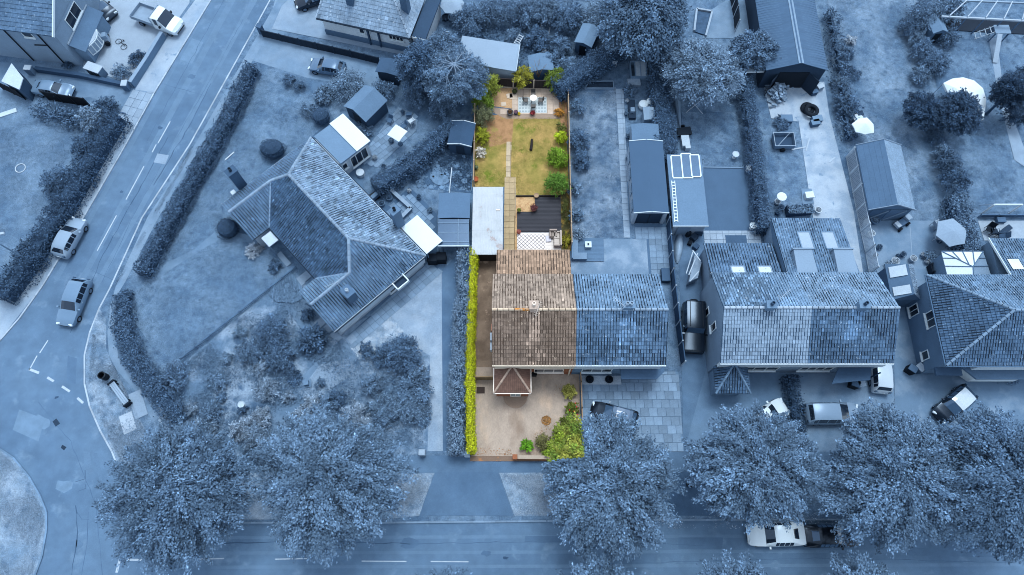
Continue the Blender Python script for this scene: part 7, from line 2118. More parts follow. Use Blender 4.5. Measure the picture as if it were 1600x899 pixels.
for i, (x, y, s) in enumerate(((550, 530, .7), (523, 528, 1.0), (467, 442, .9), (478, 432, .8), (500, 505, .8), (515, 512, .8))):
    q = MB(); c = P(x, y, .12); q.box((c.x, c.y, .13), (s, s, .05), math.radians(43), base=True); tag(obj('stepping_slab', q, plain(.6)), 'square grey stepping slab beside the bungalow wings', 'slab', 'stepping slabs by the bungalow')
q = MB(); q.bar(P(436, 396, .12), P(452, 415, .12), .5, .12); tag(obj('stone_step', q, plain(.58)), 'long stone step leading to the bungalow porch', 'step')

# --- attached neighbour's garden
LG = mat(B(.36), var=.06, s1=.4, var2=.03)
lg = shed('long_garage', 'long dark felt roofed garage with white edge and double doors', 11.25, 14.5, 28.55, 36.2, 2.35, 2.62, plain(.66), LG, over=.1, fascia=WHITE, door=(2.3, 1.95, plain(.22), 1), cat='garage')
for x in (-1.38, 1.38):
    q = MB(); q.box((x, -3.8, 0), (.3, .08, 2.1), base=True); obj('door_pier', q, plain(.7), lg, world=False)
for k in range(4):
    q = MB(); q.box((-1.57, -2.6 + 1.7 * k, .9), (.06, 1.0, .8), base=True); obj('window', q, plain(.5, rough=.1), lg, world=False)
c1, c2 = P(986, 194, 2.0), P(1031, 222, 2.0)
shed('garden_shed', 'short grey shed butted against the long garage', c1.x, c2.x, c2.y + .05, c1.y, 1.95, 2.1, plain(.6), mat(B(.46), var=.06), over=.08)
c = P(1014, 178, 1.3)
shed('tool_chest', 'narrow pale ribbed store behind the short grey shed', c.x - .55, c.x + .55, c.y - .75, c.y + .75, 1.3, 1.4, plain(.55), mat(B(.58), var=.1, stretch=(8, .5, 1)), over=.05)
for i, (x, y, r_) in enumerate(((1005, 164, .5), (1016, 160, .45))):
    q = MB(); c = P(x, y, .5); q.lathe((c.x, c.y, .12), [(r_ * .8, 0), (r_, .3), (r_ * .9, .6), (r_ * .3, .72)], 12); tag(obj('white_sack', q, plain(.92)), 'bulging white sack behind the ribbed store', 'sack', 'white sacks')
q = MB(); c = P(987, 172, .2); t = thing('planter', 'dark trough planter beside the long path', 'planter', (c.x, c.y, .11)); q.box((0, 0, 0), (.7, 2.2, .3), base=True); obj('trough', q, plain(.2), t, world=False); q = MB(); q.box((0, -.3, .3), (.4, .5, .35), base=True); obj('box', q, plain(.55), t, world=False)
rb = thing('raised_bed', 'raised timber bed of dark soil at the top of the mottled lawn', 'raised bed', P(936, 133, .1))
a, b, c_, d_ = P(921, 127, .35), P(958, 127, .35), P(959, 138, .35), P(914, 138, .35)
for p, q_ in ((a, b), (b, c_), (c_, d_), (d_, a)):
    q = MB(); q.bar(V3(p.x, p.y, .1), V3(q_.x, q_.y, .1), .08, .3); obj('board', q, plain(.55), rb)
q = MB(); q.prism([a, b, c_, d_], .1, .3); obj('soil', q, mat(B(.2), var=.4, s1=3, bump=.8), rb)
gf = thing('cold_frame', 'glazed cold frame of plants at the head of the long path', 'cold frame', P(998, 110, .1))
c = P(1000, 110, .5)
q = MB()
for x in (-1.0, -.55, 0.0, .6, 1.0): q.box((c.x + x, c.y, .1), (.07, 1.9, .7), base=True)
for y in (-.95, .95): q.box((c.x, c.y + y, .1), (2.05, .06, .68), base=True)
obj('frame', q, plain(.5), gf)
q = MB(); q.box((c.x + .1, c.y, .72), (1.2, 1.8, .03), base=True); obj('pane', q, mat(B(.68), var=.2, s1=2, rough=.2), gf)
chair('pale folding lounger chair on the rough grass', P(943, 104, .1), .8, .11, plain(.78), None, 1.25)
chair('pale upright garden chair beside the lounger chair', P(957, 102, .1), .1, .11, plain(.74), None, 1.25)
q = MB(); c = P(990, 131, .1); q.box((c.x, c.y, .11), (1.3, .8, .3), .05, base=True); tag(obj('slab_stack', q, mat(B(.62), var=.2, s1=3)), 'low stack of pale slabs below the cold frame', 'slabs')
fence('dark fence with pale posts beside the side passage', [(1041, 352), (1047, 430), (1056, 510), (1064, 572)], 1.7, mat(B(.3), var=.15, attr=True), plain(.72), panel=1.9)
fence('fence between long garage and flat roofed shed gardens', [(1045, 240), (1041, 352)], 1.4, mat(B(.34), var=.15, attr=True), plain(.6), panel=1.9)
dk3 = thing('timber_deck', 'grey timber deck with corner seat behind the attached house', 'decking', P(918, 390, .1))
a, b, c_, d_ = P(893, 372, .25), P(943, 372, .25), P(944, 408, .25), P(893, 408, .25)
q = MB(); n = 18
for i in range(n):
    f0, f1 = (i + .04) / n, (i + .96) / n
    q.prism([d_.lerp(a, f0), c_.lerp(b, f0), c_.lerp(b, f1), d_.lerp(a, f1)], .12, .25, tone=rr.uniform(.9, 1.1))
stuff(obj('deck_board', q, mat(B(.46), var=.1, attr=True), dk3))
cs = thing('corner_seat', 'grey L shaped corner seat on the timber deck', 'seat', P(898, 395, .25))
q = MB(); q.prism([P(893, 372, .6), P(903, 372, .6), P(903, 395, .6), P(917, 395, .6), P(917, 405, .6), P(893, 405, .6)], .255, .6); obj('seat', q, plain(.54), cs)
q = MB(); q.bar(P(894, 405, .6), P(894, 372, .6), .12, .3); obj('backrest', q, plain(.5), cs)
fp = thing('fire_table', 'small white square fire table on the timber deck', 'table', P(919, 383, .25))
c = P(919, 383, .5); q = MB(); q.box((c.x, c.y, .255), (.5, .5, .35), base=True); q.box((c.x, c.y, .605), (.6, .6, .06), base=True); obj('table_top', q, plain(.9), fp)
q = MB(); q.box((c.x, c.y, .667), (.16, .22, .03), base=True); obj('burner', q, BLACK, fp)
tr = thing('trampoline_box', 'dark rectangular storage box beside the passage fence', 'box', P(1040, 430, .1))
c = P(1040, 430, .5); q = MB(); q.box((c.x, c.y, .12), (.75, 1.25, .5), base=True); obj('body', q, plain(.24), tr)
q = MB(); q.box((c.x, c.y, .62), (.8, 1.3, .06), base=True, taper=.95); obj('lid', q, plain(.36), tr)
for i, (x, y) in enumerate(((921, 594), (951, 594))):
    pot('dark planted bowl on the pale gravel strip', x, y, .34, .3, BLACK, LEAF(.15), .36, 60 + i, group='bowls on the gravel strip')
sheet('gravel_strip', [(906, 587), (970, 588), (971, 601), (907, 601)], Z3 + .05, mat(B(.72), var=.15, s1=2, var2=.3, s2=16), 'pale gravel strip below the front windows')

# --- flat roofed shed garden and side passage
fs_ = thing('flat_roof_shed', 'flat grey roofed shed carrying window frames and a ladder', 'shed', (16.4, 31, .1))
q = MB(); q.prism([(14.95, 27.4), (17.9, 27.4), (17.9, 34.6), (14.95, 34.6)], .1, 2.25); obj('wall', q, plain(.66), fs_)
q = MB(); q.prism([(14.78, 27.25), (18.05, 27.25), (18.05, 34.75), (14.78, 34.75)], 2.25, 2.38); obj('roof', q, mat(B(.48), var=.06, s1=.5), fs_)
q = MB(); q.bar(V3(14.78, 27.22, 2.2), V3(18.05, 27.22, 2.2), .05, .2); obj('fascia', q, WHITE, fs_)
q = MB(); q.box((16.0, 27.36, .1), (1.2, .06, 1.9), base=True); obj('door', q, plain(.55), fs_)
for i, (x0_, x1_, y0_, y1_) in enumerate(((15.15, 16.1, 32.2, 34.6), (16.1, 17.05, 32.2, 34.8), (16.95, 17.8, 32.3, 34.65))):
    t = thing('window_frame', 'loose white window frame lying on the flat roof', 'window frame', ((x0_ + x1_) / 2, (y0_ + y1_) / 2, 2.385 + .03 * i), 0, 'window frames on the flat roof')
    q = MB()
    w, l = x1_ - x0_, y1_ - y0_
    for cx, cy, sx, sy in ((0, -l / 2, w, .12), (0, l / 2, w, .12), (-w / 2, 0, .12, l - .12), (w / 2, 0, .12, l - .12)):
        q.box((cx, cy, 0), (sx, sy, .06), base=True)
    obj('frame', q, WHITE, t, world=False)
    q = MB(); q.box((0, 0, .02), (w - .12, l - .12, .015), base=True); obj('pane', q, mat(B(.42), rough=.1), t, world=False)
def ladder(label, a, b, w, n, m, h=.05):
    t = thing('ladder', label, 'ladder', a)
    a, b = Vector(a), Vector(b)
    d = (b - a).normalized(); s = Vector((-d.y, d.x, 0)).normalized() * (w / 2)
    for k in (-1, 1):
        q = MB(); q.bar(a + s * k, b + s * k, .06, h); obj('rail', q, m, t)
    for i in range(n):
        p = a.lerp(b, (i + .5) / n)
        q = MB(); q.bar(p - s, p + s, .09, h * .8); obj('rung', q, m, t)
    return t
ladder('white aluminium ladder lying along the flat roof', (15.1, 27.6, 2.39), (15.15, 31.9, 2.39), .3, 13, WHITE)
rd = thing('rotary_drier', 'fallen rotary drier arms on the shaded lawn', 'clothes drier', P(1083, 166, .1))
q = MB(); q.tube([P(1072, 176, .2), P(1099, 154, .25)], .035, 6); q.tube([P(1075, 152, .2), P(1098, 178, .25)], .035, 6); obj('arm', q, plain(.7), rd)
wbv = thing('wheelbarrow', 'dark wheelbarrow with pale tray behind the flat roofed shed', 'wheelbarrow', P(1068, 212, .1), 0)
c = P(1068, 208, .3); q = MB(); q.box((c.x, c.y, .35), (1.3, .8, .3), .15, base=True, taper=1.1); obj('tray', q, plain(.12), wbv)
q = MB(); q.box((c.x + .2, c.y - 1.2, .12), (.5, 1.5, .5), .05, base=True); q.box((c.x - .2, c.y - 1.1, .12), (.3, 1.2, .55), .05, base=True); obj('crate', q, plain(.8), wbv)
q = MB(); q.tube([(c.x, c.y + .75, .3), (c.x + .0, c.y + .85, .3)], .2, 12); obj('wheel', q, TYRE, wbv)
q = MB(); q.tube([P(1063, 200, .2), P(1058, 160, .3)], [.06, .35], 8); tag(obj('garden_cover', q, plain(.55)), 'long pale tapering cover sheet on the shaded lawn', 'cover')
for i, (x, y, lab) in enumerate(((1148, 244, 'pale round bird bath on the shaded lawn edge'), (1169, 265, 'small round bird table at the turf corner'), (1175, 355, 'white round lamp at the patio end of the turf'))):
    q = MB(); c = P(x, y, .4); q.lathe((c.x, c.y, .11), [(.2, 0), (.1, .12), (.09, .5), (.3, .6), (.34, .68), (.26, .64)], 16); tag(obj('bird_bath', q, plain(.78 + .07 * i)), lab, 'bird bath')
q = MB(); q.bar(P(1100, 262, .12), P(1160, 263, .12), .1, .1); tag(obj('turf_edging', q, plain(.55)), 'pale timber edging across the top of the turf', 'edging')
q = MB(); c = P(1150, 374, .14); q.box((c.x, c.y, .155), (2.0, .8, .02), base=True); tag(obj('doormat', q, plain(.36)), 'dark doormat on the small pale patio', 'doormat')
kb = thing('kayak', 'upturned pale kayak resting in the side passage', 'kayak', P(1062, 390, .1))
a, b = P(1063, 362, .4), P(1059, 410, .4)
q = MB(); pts = []
n = 10
ring = []
vs, fs = [], []
for i in range(n + 1):
    f = i / n
    w = .42 * math.sin(math.pi * (f * .94 + .03)) ** .6
    p = a.lerp(b, f)
    for j in range(7):
        th = math.pi * j / 6
        vs.append((p.x + math.cos(th) * w, p.y, .13 + .55 * math.sin(th) * (w / .42)))
for i in range(n):
    for j in range(6):
        fs.append((i * 7 + j, i * 7 + j + 1, (i + 1) * 7 + j + 1, (i + 1) * 7 + j))
q.grid(vs, fs); obj('hull', q, mat(B(.58), var=.25, s1=1.2, rough=.35), kb, smooth=True)
rr = random.Random(21)
for i, (x, y, s, v) in enumerate(((1074, 366, .5, .14), (1084, 372, .6, .2), (1090, 362, .7, .26), (1078, 380, .45, .1), (1087, 386, .5, .3))):
    q = MB(); c = P(x, y, .3); q.box((c.x, c.y, .115), (s, s * rr.uniform(.7, 1.4), rr.uniform(.4, 1.0)), rr.uniform(0, 3), base=True, taper=.9); tag(obj('garden_clutter', q, plain(v)), ('small black box touching the kayak', 'dark box behind the kayak bow', 'tallest dark box near the flat roofed shed', 'blackest low box in the side passage', 'grey box closest to the glazed lean-to')[i], 'box', 'boxes by the kayak')
pg = thing('glass_lean_to', 'white framed lean-to glazing beside the tiled rear wing', 'lean-to', P(1090, 420, .1))
for a, b in (((1082, 392, 2.2), (1094, 408, 2.2)), ((1076, 430, 1.6), (1090, 396, 2.0)), ((1078, 440, 1.5), (1092, 424, 1.8)), ((1083, 392, 1.5), (1072, 428, 1.2))):
    q = MB(); q.bar(P(*a), P(*b), .09, .09); obj('bar', q, plain(.78), pg)
q = MB(); q.prism([P(1088, 392, 1.6), P(1098, 408, 1.6), P(1092, 432, 1.6), P(1078, 438, 1.6)], .1, 1.2); obj('wall', q, plain(.62), pg)

# --- barn, concrete yard, trailer
BR = mat(B(.38), var=.14, s1=.7, var2=.1, s2=4, stretch=(.4, 3, 1))
barn = shed('barn', 'big open fronted barn with ribbed roof and pale ridge', 25.2, 31.35, 43.9, 56, 3.0, 4.15, plain(.24), BR, over=.15, cat='barn', door=(3.0, 2.5, plain(.1)))  # black door panel paints the dark inside of the open front
q = MB(); q.box((0, 0, 4.02), (.5, 12.1, .06), base=True); obj('ridge_cap', q, plain(.56), barn, world=False)
q = MB()
rr = random.Random(14)
for s in (-1, 1):
    for i in range(40):
        y = -6 + 12 * i / 40
        q.bar((s * .3, y, 4.0 - .055 + .008), (s * 3.05, y, 2.97 + .0), .05, .03)
stuff(obj('roof_rib', q, mat(B(.42), var=.1), barn, world=False))
for s in (-1, 1):
    q = MB(); q.box((s * 1.9, -6.3, 0), (1.5, .06, 2.3), s * -.9, base=True); obj('open_door', q, plain(.18), barn, world=False)
lt = thing('lean_to', 'small white edged corrugated lean-to beside the barn', 'lean-to', P(1185, 112, .1))
a = [P(1168, 106, 2.3), P(1199, 106, 2.3), P(1201, 112, 2.2), P(1166, 113, 2.2)]
q = MB(); q.prism(a, 2.2, 2.28); obj('roof', q, plain(.62), lt)
q = MB(); q.bar(P(1166, 114, 2.1), P(1202, 113, 2.1), .06, .16); obj('fascia', q, WHITE, lt)
for p in (P(1170, 114, .1), P(1198, 114, .1)):
    q = MB(); q.box((p.x, p.y, .1), (.1, .1, 2.1), base=True); obj('post', q, plain(.4), lt)
q = MB()
for i in range(230):
    p = P(1213 + rr.gauss(0, 7), 146 + rr.gauss(0, 10), .1)
    k = max(0, 1 - (abs(p.x - P(1213, 146).x) / 1.4 + abs(p.y - P(1213, 146).y) / 2.0) * .6)
    q.box((p.x, p.y, .12 + rr.uniform(0, 1) * k * 1.1), (rr.uniform(.2, .5), rr.uniform(.12, .25), .14), rr.uniform(0, 3.1), base=True, tone=rr.uniform(.6, 1.35))
tag(obj('log_heap', q, mat(B(.58), var=.3, s1=3, attr=True)), 'loose heap of split logs on the concrete yard', kind='stuff')
def tyre(label, px, py, r, z, v=.1):
    c = P(px, py, z)
    q = MB(); q.lathe((c.x, c.y, z), [(r * .55, 0), (r * .9, 0), (r, .08), (r, .22), (r * .9, .3), (r * .55, .3), (r * .5, .15)], 24)
    q.f = q.f[:-2]; q.m = q.m[:-2]; q.t = q.t[:-2]
    n = 24; i0 = 0
    for j in range(n):
        q.f.append((6 * n + j, 6 * n + (j + 1) % n, (j + 1) % n, j)); q.m.append(0); q.t.append(1)
    return tag(obj('tyre', q, plain(v), smooth=True), label, 'tyre')
tyre('big black tractor tyre lying on top on the concrete yard', 1267, 174, .75, .45)
tyre('big black tractor tyre lying underneath on the concrete yard', 1261, 171, .72, .13)
for i, (x, y, s, v, lab) in enumerate(((1228, 187, .95, .34, 'grey storage chest on the concrete yard'), (1276, 187, .8, .4, 'grey crate on the concrete yard edge'), (1273, 193, .7, .36, 'low grey box in front of the yard crate'), (1272, 145, .5, .3, 'dark tub beside the barn door'), (1281, 137, .55, .62, 'pale drum beside the barn door'))):
    t = thing('crate', lab, 'box', P(x, y, .12)); q = MB(); c = P(x, y, .4); q.box((c.x, c.y, .13), (s * 1.2, s * .8, .5), .1 * i, base=True); obj('body', q, plain(v), t); q = MB(); q.box((c.x, c.y, .632), (s * 1.26, s * .86, .05), .1 * i, base=True); obj('lid', q, plain(v + .12), t)
tl = thing('trailer', 'small mesh sided car trailer parked on the square lawn', 'trailer', P(1225, 219, .1))
c = P(1225, 219, .8)
for cx, cy, sx, sy in ((0, -.75, 2.0, .05), (0, .75, 2.0, .05), (-1.0, 0, .05, 1.45), (1.0, 0, .05, 1.45)):
    q = MB(); q.box((c.x + cx, c.y + cy, .45), (sx, sy, .45), base=True); obj('side_board', q, plain(.48), tl)
q = MB(); q.box((c.x, c.y, .42), (2.0, 1.5, .05), base=True); obj('bed', q, plain(.28), tl)
q = MB()
for cx, cy, sx, sy in ((0, -.75, 2.05, .05), (0, .75, 2.05, .05), (-1.0, 0, .05, 1.45), (1.0, 0, .05, 1.45)): q.box((c.x + cx, c.y + cy, .92), (sx, sy, .06), base=True)
q.bar((c.x - .7, c.y - .7, .92), (c.x + .6, c.y + .7, .92), .04, .04)
obj('rail', q, plain(.66), tl)
q = MB(); q.bar((c.x + 1.0, c.y, .42), (c.x + 1.9, c.y + .35, .42), .08, .08); obj('drawbar', q, plain(.5), tl)
for s in (-1, 1):
    q = MB(); q.tube([(c.x - .1, c.y + s * .82, .36), (c.x - .1, c.y + s * .97, .36)], .26, 14); obj('wheel', q, TYRE, tl)
parasol('round white topped parasol above the planted trough', 1222, 307, .46, 1.6, WHITE, 14, drop=.05)
bt_ = thing('planted_table', 'long trough of pale flowers in front of the rear wing', 'planter', P(1246, 328, .1))
a, b = P(1229, 330, .5), P(1268, 327, .5)
q = MB(); q.bar(V3(a.x, a.y, .11), V3(b.x, b.y, .11), .9, .7); obj('trough', q, plain(.26), bt_)
g = np.random.default_rng(5); n = 900
pos = np.stack([g.uniform(a.x, b.x, n), a.y + (g.uniform(0, 1, n) - .5) * .9, .85 + .25 * g.uniform(0, 1, n)], 1)
link('foliage', leaf_mesh('foliage', pos, g.normal(0, 1, (n, 3)), g.normal(0, .5, (n, 3)) + np.array([0, 0, 1]), .14 * g.uniform(.6, 1.4, n), .7, g.uniform(.5, 1.6, n), LEAF(.5)), bt_)
for i, (x, y, r_, v, lab) in enumerate(((1213, 318, .3, .8, 'white tub beside the flower trough'), (1219, 327, .3, .4, 'grey tub beside the flower trough'), (1276, 331, .32, .86, 'white tub at the end of the flower trough'), (1262, 327, .24, .12, 'black pot standing in the flower trough'), (1214, 334, .28, .3, 'dark pot at the near end of the trough'))):
    pot(lab, x, y, r_, .45, plain(v), LEAF(.4 if v < .7 else .7), r_ * .8, 80 + i)
q = MB(); c = P(1263, 307, .3); q.box((c.x, c.y, .13), (.75, .6, .5), .1, base=True); q.box((c.x, c.y, .63), (.8, .65, .05), .1, base=True); tag(obj('white_box', q, plain(.92)), 'white lidded box on the paved yard corner', 'box')
sheet('yard_slab', [(1252, 295), (1268, 295), (1272, 318), (1254, 320)], Z3 + .06, paved(.52), 'grey slab corner beside the white lidded box')

# --- brick garage with trellis
gb = shed('brick_garage', 'grey garage with felt seams and a pale pebbly roof slope', 33.05, 37.35, 28.9, 35.8, 2.3, 3.35, plain(.46), mat(B(.4), var=.12, s1=.8), over=.12, cat='garage', fascia=plain(.6))
_rf = [o for o in gb.children if o.name.startswith('roof')]
_rf[1].data.materials[0] = mat(B(.55), var=.2, s1=1.5, var2=.3, s2=10, bump=.6)
for k in range(5):
    q = MB(); q.bar((-2.05 + k * .42, -3.43, 2.27 + k * .206), (-2.05 + k * .42, 3.43, 2.27 + k * .206), .05, .03); obj('roof_seam', q, plain(.28), gb, world=False)
for s in (-1, 1):
    q = MB(); q.box((s * .85, -3.38, 0), (1.65, .05, 2.1), base=True); obj('door', q, plain((.4, .46)[s > 0]), gb, world=False)
    q = MB(); q.bar((s * .2, -3.42, .1 if s > 0 else 2.0), (s * 1.5, -3.42, 2.0 if s > 0 else .1), .05, .1, up=(0, -1, 0)); obj('door_brace', q, plain(.58), gb, world=False)
fence('tall trellis topped fence along the grey garage', [(1322, 246), (1338, 330), (1352, 395), (1358, 428)], 1.8, mat(B(.78), var=.15), plain(.82), panel=1.9, trellis=True)
parasol('round white parasol sagging over a garden table', 1353, 193, 1.05, 2.3, WHITE, 7, drop=.5, wavy=.12)
t = table('small white table and cups under the sagging white parasol', P(1336, 191, .1), .5, .11, plain(.9), plain(.4), .7)
q = MB(); c = P(1340, 182, .3); q.box((c.x, c.y, .11), (.6, .5, .8), .2, base=True); tag(obj('barbecue', q, plain(.25)), 'dark barbecue beside the sagging white parasol', 'barbecue')
parasol('hexagonal grey parasol over the round patio table', 1490, 361, 1.5, 2.4, mat(B(.6), var=.05), 6, drop=.35)
c = P(1488, 362, .1); table('round table beneath the hexagonal parasol', c, .6, .12, plain(.4), plain(.3))
for i, (x, y, rz, v) in enumerate(((1459, 355, -1.2, .66), (1462, 374, -1.9, .76), (1484, 385, 3.2, .5), (1503, 386, 2.8, .86))):
    chair(('grey armchair on the yard side of the hexagonal parasol', 'pale sling chair beside the hexagonal parasol', 'grey chair in front of the hexagonal parasol', 'white chair next to the leafy hedge')[i], P(x, y, .1), rz, .12, plain(v), None, 1.25)
mw = thing('ride_on_mower', 'small ride on mower in front of the garage doors', 'mower', P(1408, 348, .1), 0)
c = P(1407, 350, .2)
q = MB(); q.box((c.x, c.y, .3), (1.3, .7, .4), .6, base=True, taper=.85); obj('body', q, plain(.4), mw)
q = MB(); q.box((c.x + .45, c.y + .35, .7), (.5, .5, .3), .6, base=True); obj('seat', q, plain(.62), mw)
q = MB(); q.box((c.x - .55, c.y - .3, .45), (.4, .6, .3), .6, base=True); obj('bonnet', q, plain(.72), mw)
for dx, dy in ((-.6, .1), (-.25, -.6), (.2, .7), (.6, .0)):
    q = MB(); q.tube([(c.x + dx, c.y + dy, .3), (c.x + dx + .12, c.y + dy - .16, .3)], .24, 12); obj('wheel', q, TYRE, mw)
for i, (x, y, s, v, lab) in enumerate(((1353, 337, .7, .3, 'dark barrow leaning by the garage corner'), (1364, 347, .8, .42, 'grey water tank by the garage corner'), (1351, 350, .5, .8, 'white watering tub by the trellis'), (1358, 368, .6, .86, 'pale flower cluster by the trellis'), (1395, 411, .7, .7, 'stone trough of flowers beside the yard'), (1423, 407, .6, .7, 'pale planter at the wing corner'))):
    pot(lab, x, y, s * .55, .55, plain(v), LEAF(min(.8, v + .1)), s * .45, 120 + i)
q = MB(); q.bar(P(1421, 345, .115), P(1425, 400, .115), .05, .02); tag(obj('drain_channel', q, plain(.62)), 'thin pale drain line across the garage yard', 'drain')
ppp = thing('timber_planter', 'dark timber planting frame beside the conservatory', 'planter', P(1462, 418, .1))
for a, b in (((1452, 430), (1478, 412)), ((1448, 418), (1474, 401)), ((1452, 430), (1448, 418)), ((1464, 423), (1460, 409))):
    q = MB(); q.bar(P(*a, .12), P(*b, .12), .14, .7); obj('timber', q, plain(.14), ppp)

# --- east end gardens
gp = thing('football_goal', 'white tube football goal on the east lawn', 'goal', P(1558, 332, .1))
a, b = P(1534, 334, .1), P(1576, 334, .1)
q = MB(); h = V3(0, 0, 1.9)
q.tube([a, a + h], .09, 8); q.tube([b, b + h], .09, 8); q.tube([a + h, b + h], .08, 8); obj('goal_frame', q, WHITE, gp)
q = MB(); bk = V3(0, .9, 0); q.tube([a + h, a + bk], .03, 6); q.tube([b + h, b + bk], .03, 6); q.tube([a + bk, b + bk], .03, 6); obj('net_support', q, plain(.7), gp)
wc2 = thing('white_canopy', 'big curved white fabric canopy behind the dark round tree', 'canopy', P(1510, 155, .1))
prof = [(1474, 130), (1488, 123), (1505, 121), (1522, 126), (1536, 138), (1541, 155), (1539, 175), (1536, 188), (1528, 172), (1520, 160), (1500, 150), (1482, 146)]
ctr = P(1512, 148, 2.6)
q = MB(); rim = [P(x, y, 2.0) for x, y in prof]
for i in range(len(rim)):
    a, b = rim[i], rim[(i + 1) % len(rim)]
    m1, m2 = a.lerp(ctr, .5) + V3(0, 0, .12), b.lerp(ctr, .5) + V3(0, 0, .12)
    q.face([a, b, m2, m1]); q.face([m1, m2, ctr]); q.face([a - V3(0, 0, .25), b - V3(0, 0, .25), b, a])
obj('fabric', q, WHITE, wc2, smooth=True)
for i in (0, 3, 7, 10):
    q = MB(); q.tube([V3(rim[i].x, rim[i].y, .1), rim[i]], .03, 6); obj('pole', q, plain(.6), wc2)
pt = thing('play_tower', 'timber play tower with ladder and slide on the east lawn', 'play tower', P(1558, 48, .1))
c = P(1566, 46, 1.5)
q = MB(); q.box((c.x, c.y, 1.45), (1.6, 1.1, .08), base=True); obj('platform', q, plain(.55), pt)
for x in (-.7, .7):
    for y in (-.45, .45):
        q = MB(); q.box((c.x + x, c.y + y, .1), (.1, .1, 1.35), base=True); obj('leg', q, plain(.4), pt)
q = MB()
for k in range(4): q.box((c.x - 1.2 - .0 - .35 * k, c.y, 1.45 - .3 * k), (.06, .7, .05), base=True)
q.bar((c.x - .8, c.y - .35, 1.5), (c.x - 2.3, c.y - .35, .4), .05, .06); q.bar((c.x - .8, c.y + .35, 1.5), (c.x - 2.3, c.y + .35, .4), .05, .06)
obj('ladder', q, plain(.78), pt)
q = MB(); q.bar((c.x - .4, c.y - .6, 1.5), (c.x - .7, c.y - 3.2, .2), .5, .06); obj('slide', q, plain(.66), pt)
sh = shed('garden_shed', 'little grey shed among the bushes by the long lawn', P(1452, 40, 1.8).x, P(1476, 40, 1.8).x, P(1460, 52, 1.8).y, P(1460, 26, 1.8).y, 1.8, 2.2, plain(.4), plain(.48), over=.1, rz=.15, door=(.7, 1.5, BLACK))
pr = thing('pergola', 'long slatted pergola with pale beams at the north-east edge', 'pergola', P(1550, 20, .1))
a, b = P(1470, 27, 2.3), P(1640, 36, 2.3)
q = MB(); q.bar(a, b, .15, .18); obj('beam', q, plain(.7), pr)
a2, b2 = P(1500, 2, 2.3), P(1640, 8, 2.3)
q = MB(); q.bar(a2, b2, .15, .18); obj('beam', q, plain(.6), pr)
for k in range(6):
    f = (k + .4) / 6
    q = MB(); q.bar(a.lerp(b, f) + V3(0, 0, .182), a2.lerp(b2, f) + V3(0, 0, .182), .1, .12); obj('rafter', q, plain(.7), pr)
    p = a.lerp(b, f); q = MB(); q.box((p.x, p.y, .1), (.1, .1, 2.18), base=True); obj('post', q, plain(.4), pr)
q = MB(); q.prism([a + V3(0, .3, 0), b + V3(0, .3, 0), b2 - V3(0, .2, 0), a2 - V3(0, .2, 0)], .11, .2); obj('floor', q, plain(.16), pr)
fence('pale picket edging between goal lawn and pale patio', [(1528, 340), (1610, 340)], .6, mat(B(.4), var=.2, attr=True), plain(.5), panel=2.0)
sheet('cover_sheet', [(1330, 120), (1412, 118), (1414, 138), (1382, 140), (1380, 120)], Z1, grass(.5, .56), 'paler patch of the long lawn')
for i, (x, y, s, v) in enumerate(((1548, 366, .9, .2), (1560, 372, .8, .3), (1541, 362, .6, .12))):
    chair('dark patio chair on the very pale patio', P(x, y, .1), i * 1.3, .13, plain(v), 'dark chairs on the pale patio', 1.2)
q = MB(); q.bar(P(1560, 368, .12), P(1576, 356, .12), .5, .35); tag(obj('sun_lounger', q, plain(.24)), 'dark sun lounger on the very pale patio', 'lounger')
q = MB(); c = P(1561, 346, .12); q.box((c.x, c.y, .13), (.8, .5, .4), base=True); tag(obj('planter', q, plain(.4)), 'square planter at the edge of the pale patio', 'planter')

# --- gardens north of the plot
c1, c2 = P(712, 58, 2.2), P(812, 112, 2.2)
ls = thing('long_shed', 'long pale flat roofed outbuilding beyond the plot', 'outbuilding', P(765, 90, .1))
pts = [P(722, 56, 2.3), P(812, 70, 2.3), P(806, 112, 2.3), P(770, 106, 2.3), P(716, 92, 2.3)]
q = MB(); q.prism(pts, 2.2, 2.32); obj('roof', q, mat(B(.62), var=.05, s1=.5), ls)
cc_ = sum(pts, Vector()) / 5
q = MB(); q.prism([cc_ + (p - cc_) * .94 for p in pts], .1, 2.2); obj('wall', q, plain(.7), ls)
q = MB(); q.bar(P(812, 70, 2.2) + V3(.04, 0, 0), P(806, 112, 2.2) + V3(.04, 0, 0), .06, .18); obj('gutter', q, plain(.8), ls)
shed('garden_hut', 'small tilted hut with smooth grey roof among the bushes', P(903, 57, 1.9).x, P(932, 57, 1.9).x, P(918, 72, 1.9).y, P(918, 40, 1.9).y, 1.9, 2.2, plain(.3), mat(B(.5), var=.08), rz=math.radians(-22), over=.12, door=(.7, 1.5, BLACK))
shed('garden_hut', 'low pale roofed hut just beyond the end fence', P(826, 98, 1.6).x, P(864, 98, 1.6).x, P(845, 112, 1.6).y, P(845, 86, 1.6).y, 1.6, 1.9, plain(.4), mat(B(.48), var=.1), rz=.1, over=.1)
ladder('white ladder frame standing on end beyond the plot', tuple(P(806, 70, 1.2)), tuple(P(815, 55, 1.5)), .5, 5, plain(.82))
parasol('pale parasol on the patio of the rendered bungalow', 706, 3, 1.3, 2.3, mat(B(.62)), 8)
pot('round wicker tub on the rendered bungalow patio', 708, 32, .5, .5, plain(.52))
pot('dark round tub on the rendered bungalow patio', 697, 31, .42, .45, plain(.2))
pot('pale square planter by the rendered bungalow', 698, 58, .4, .4, plain(.75), LEAF(.5), .3, 140)
pot('dark tub beside the wicker tub', 718, 18, .45, .6, plain(.3), LEAF(.3), .4, 141)
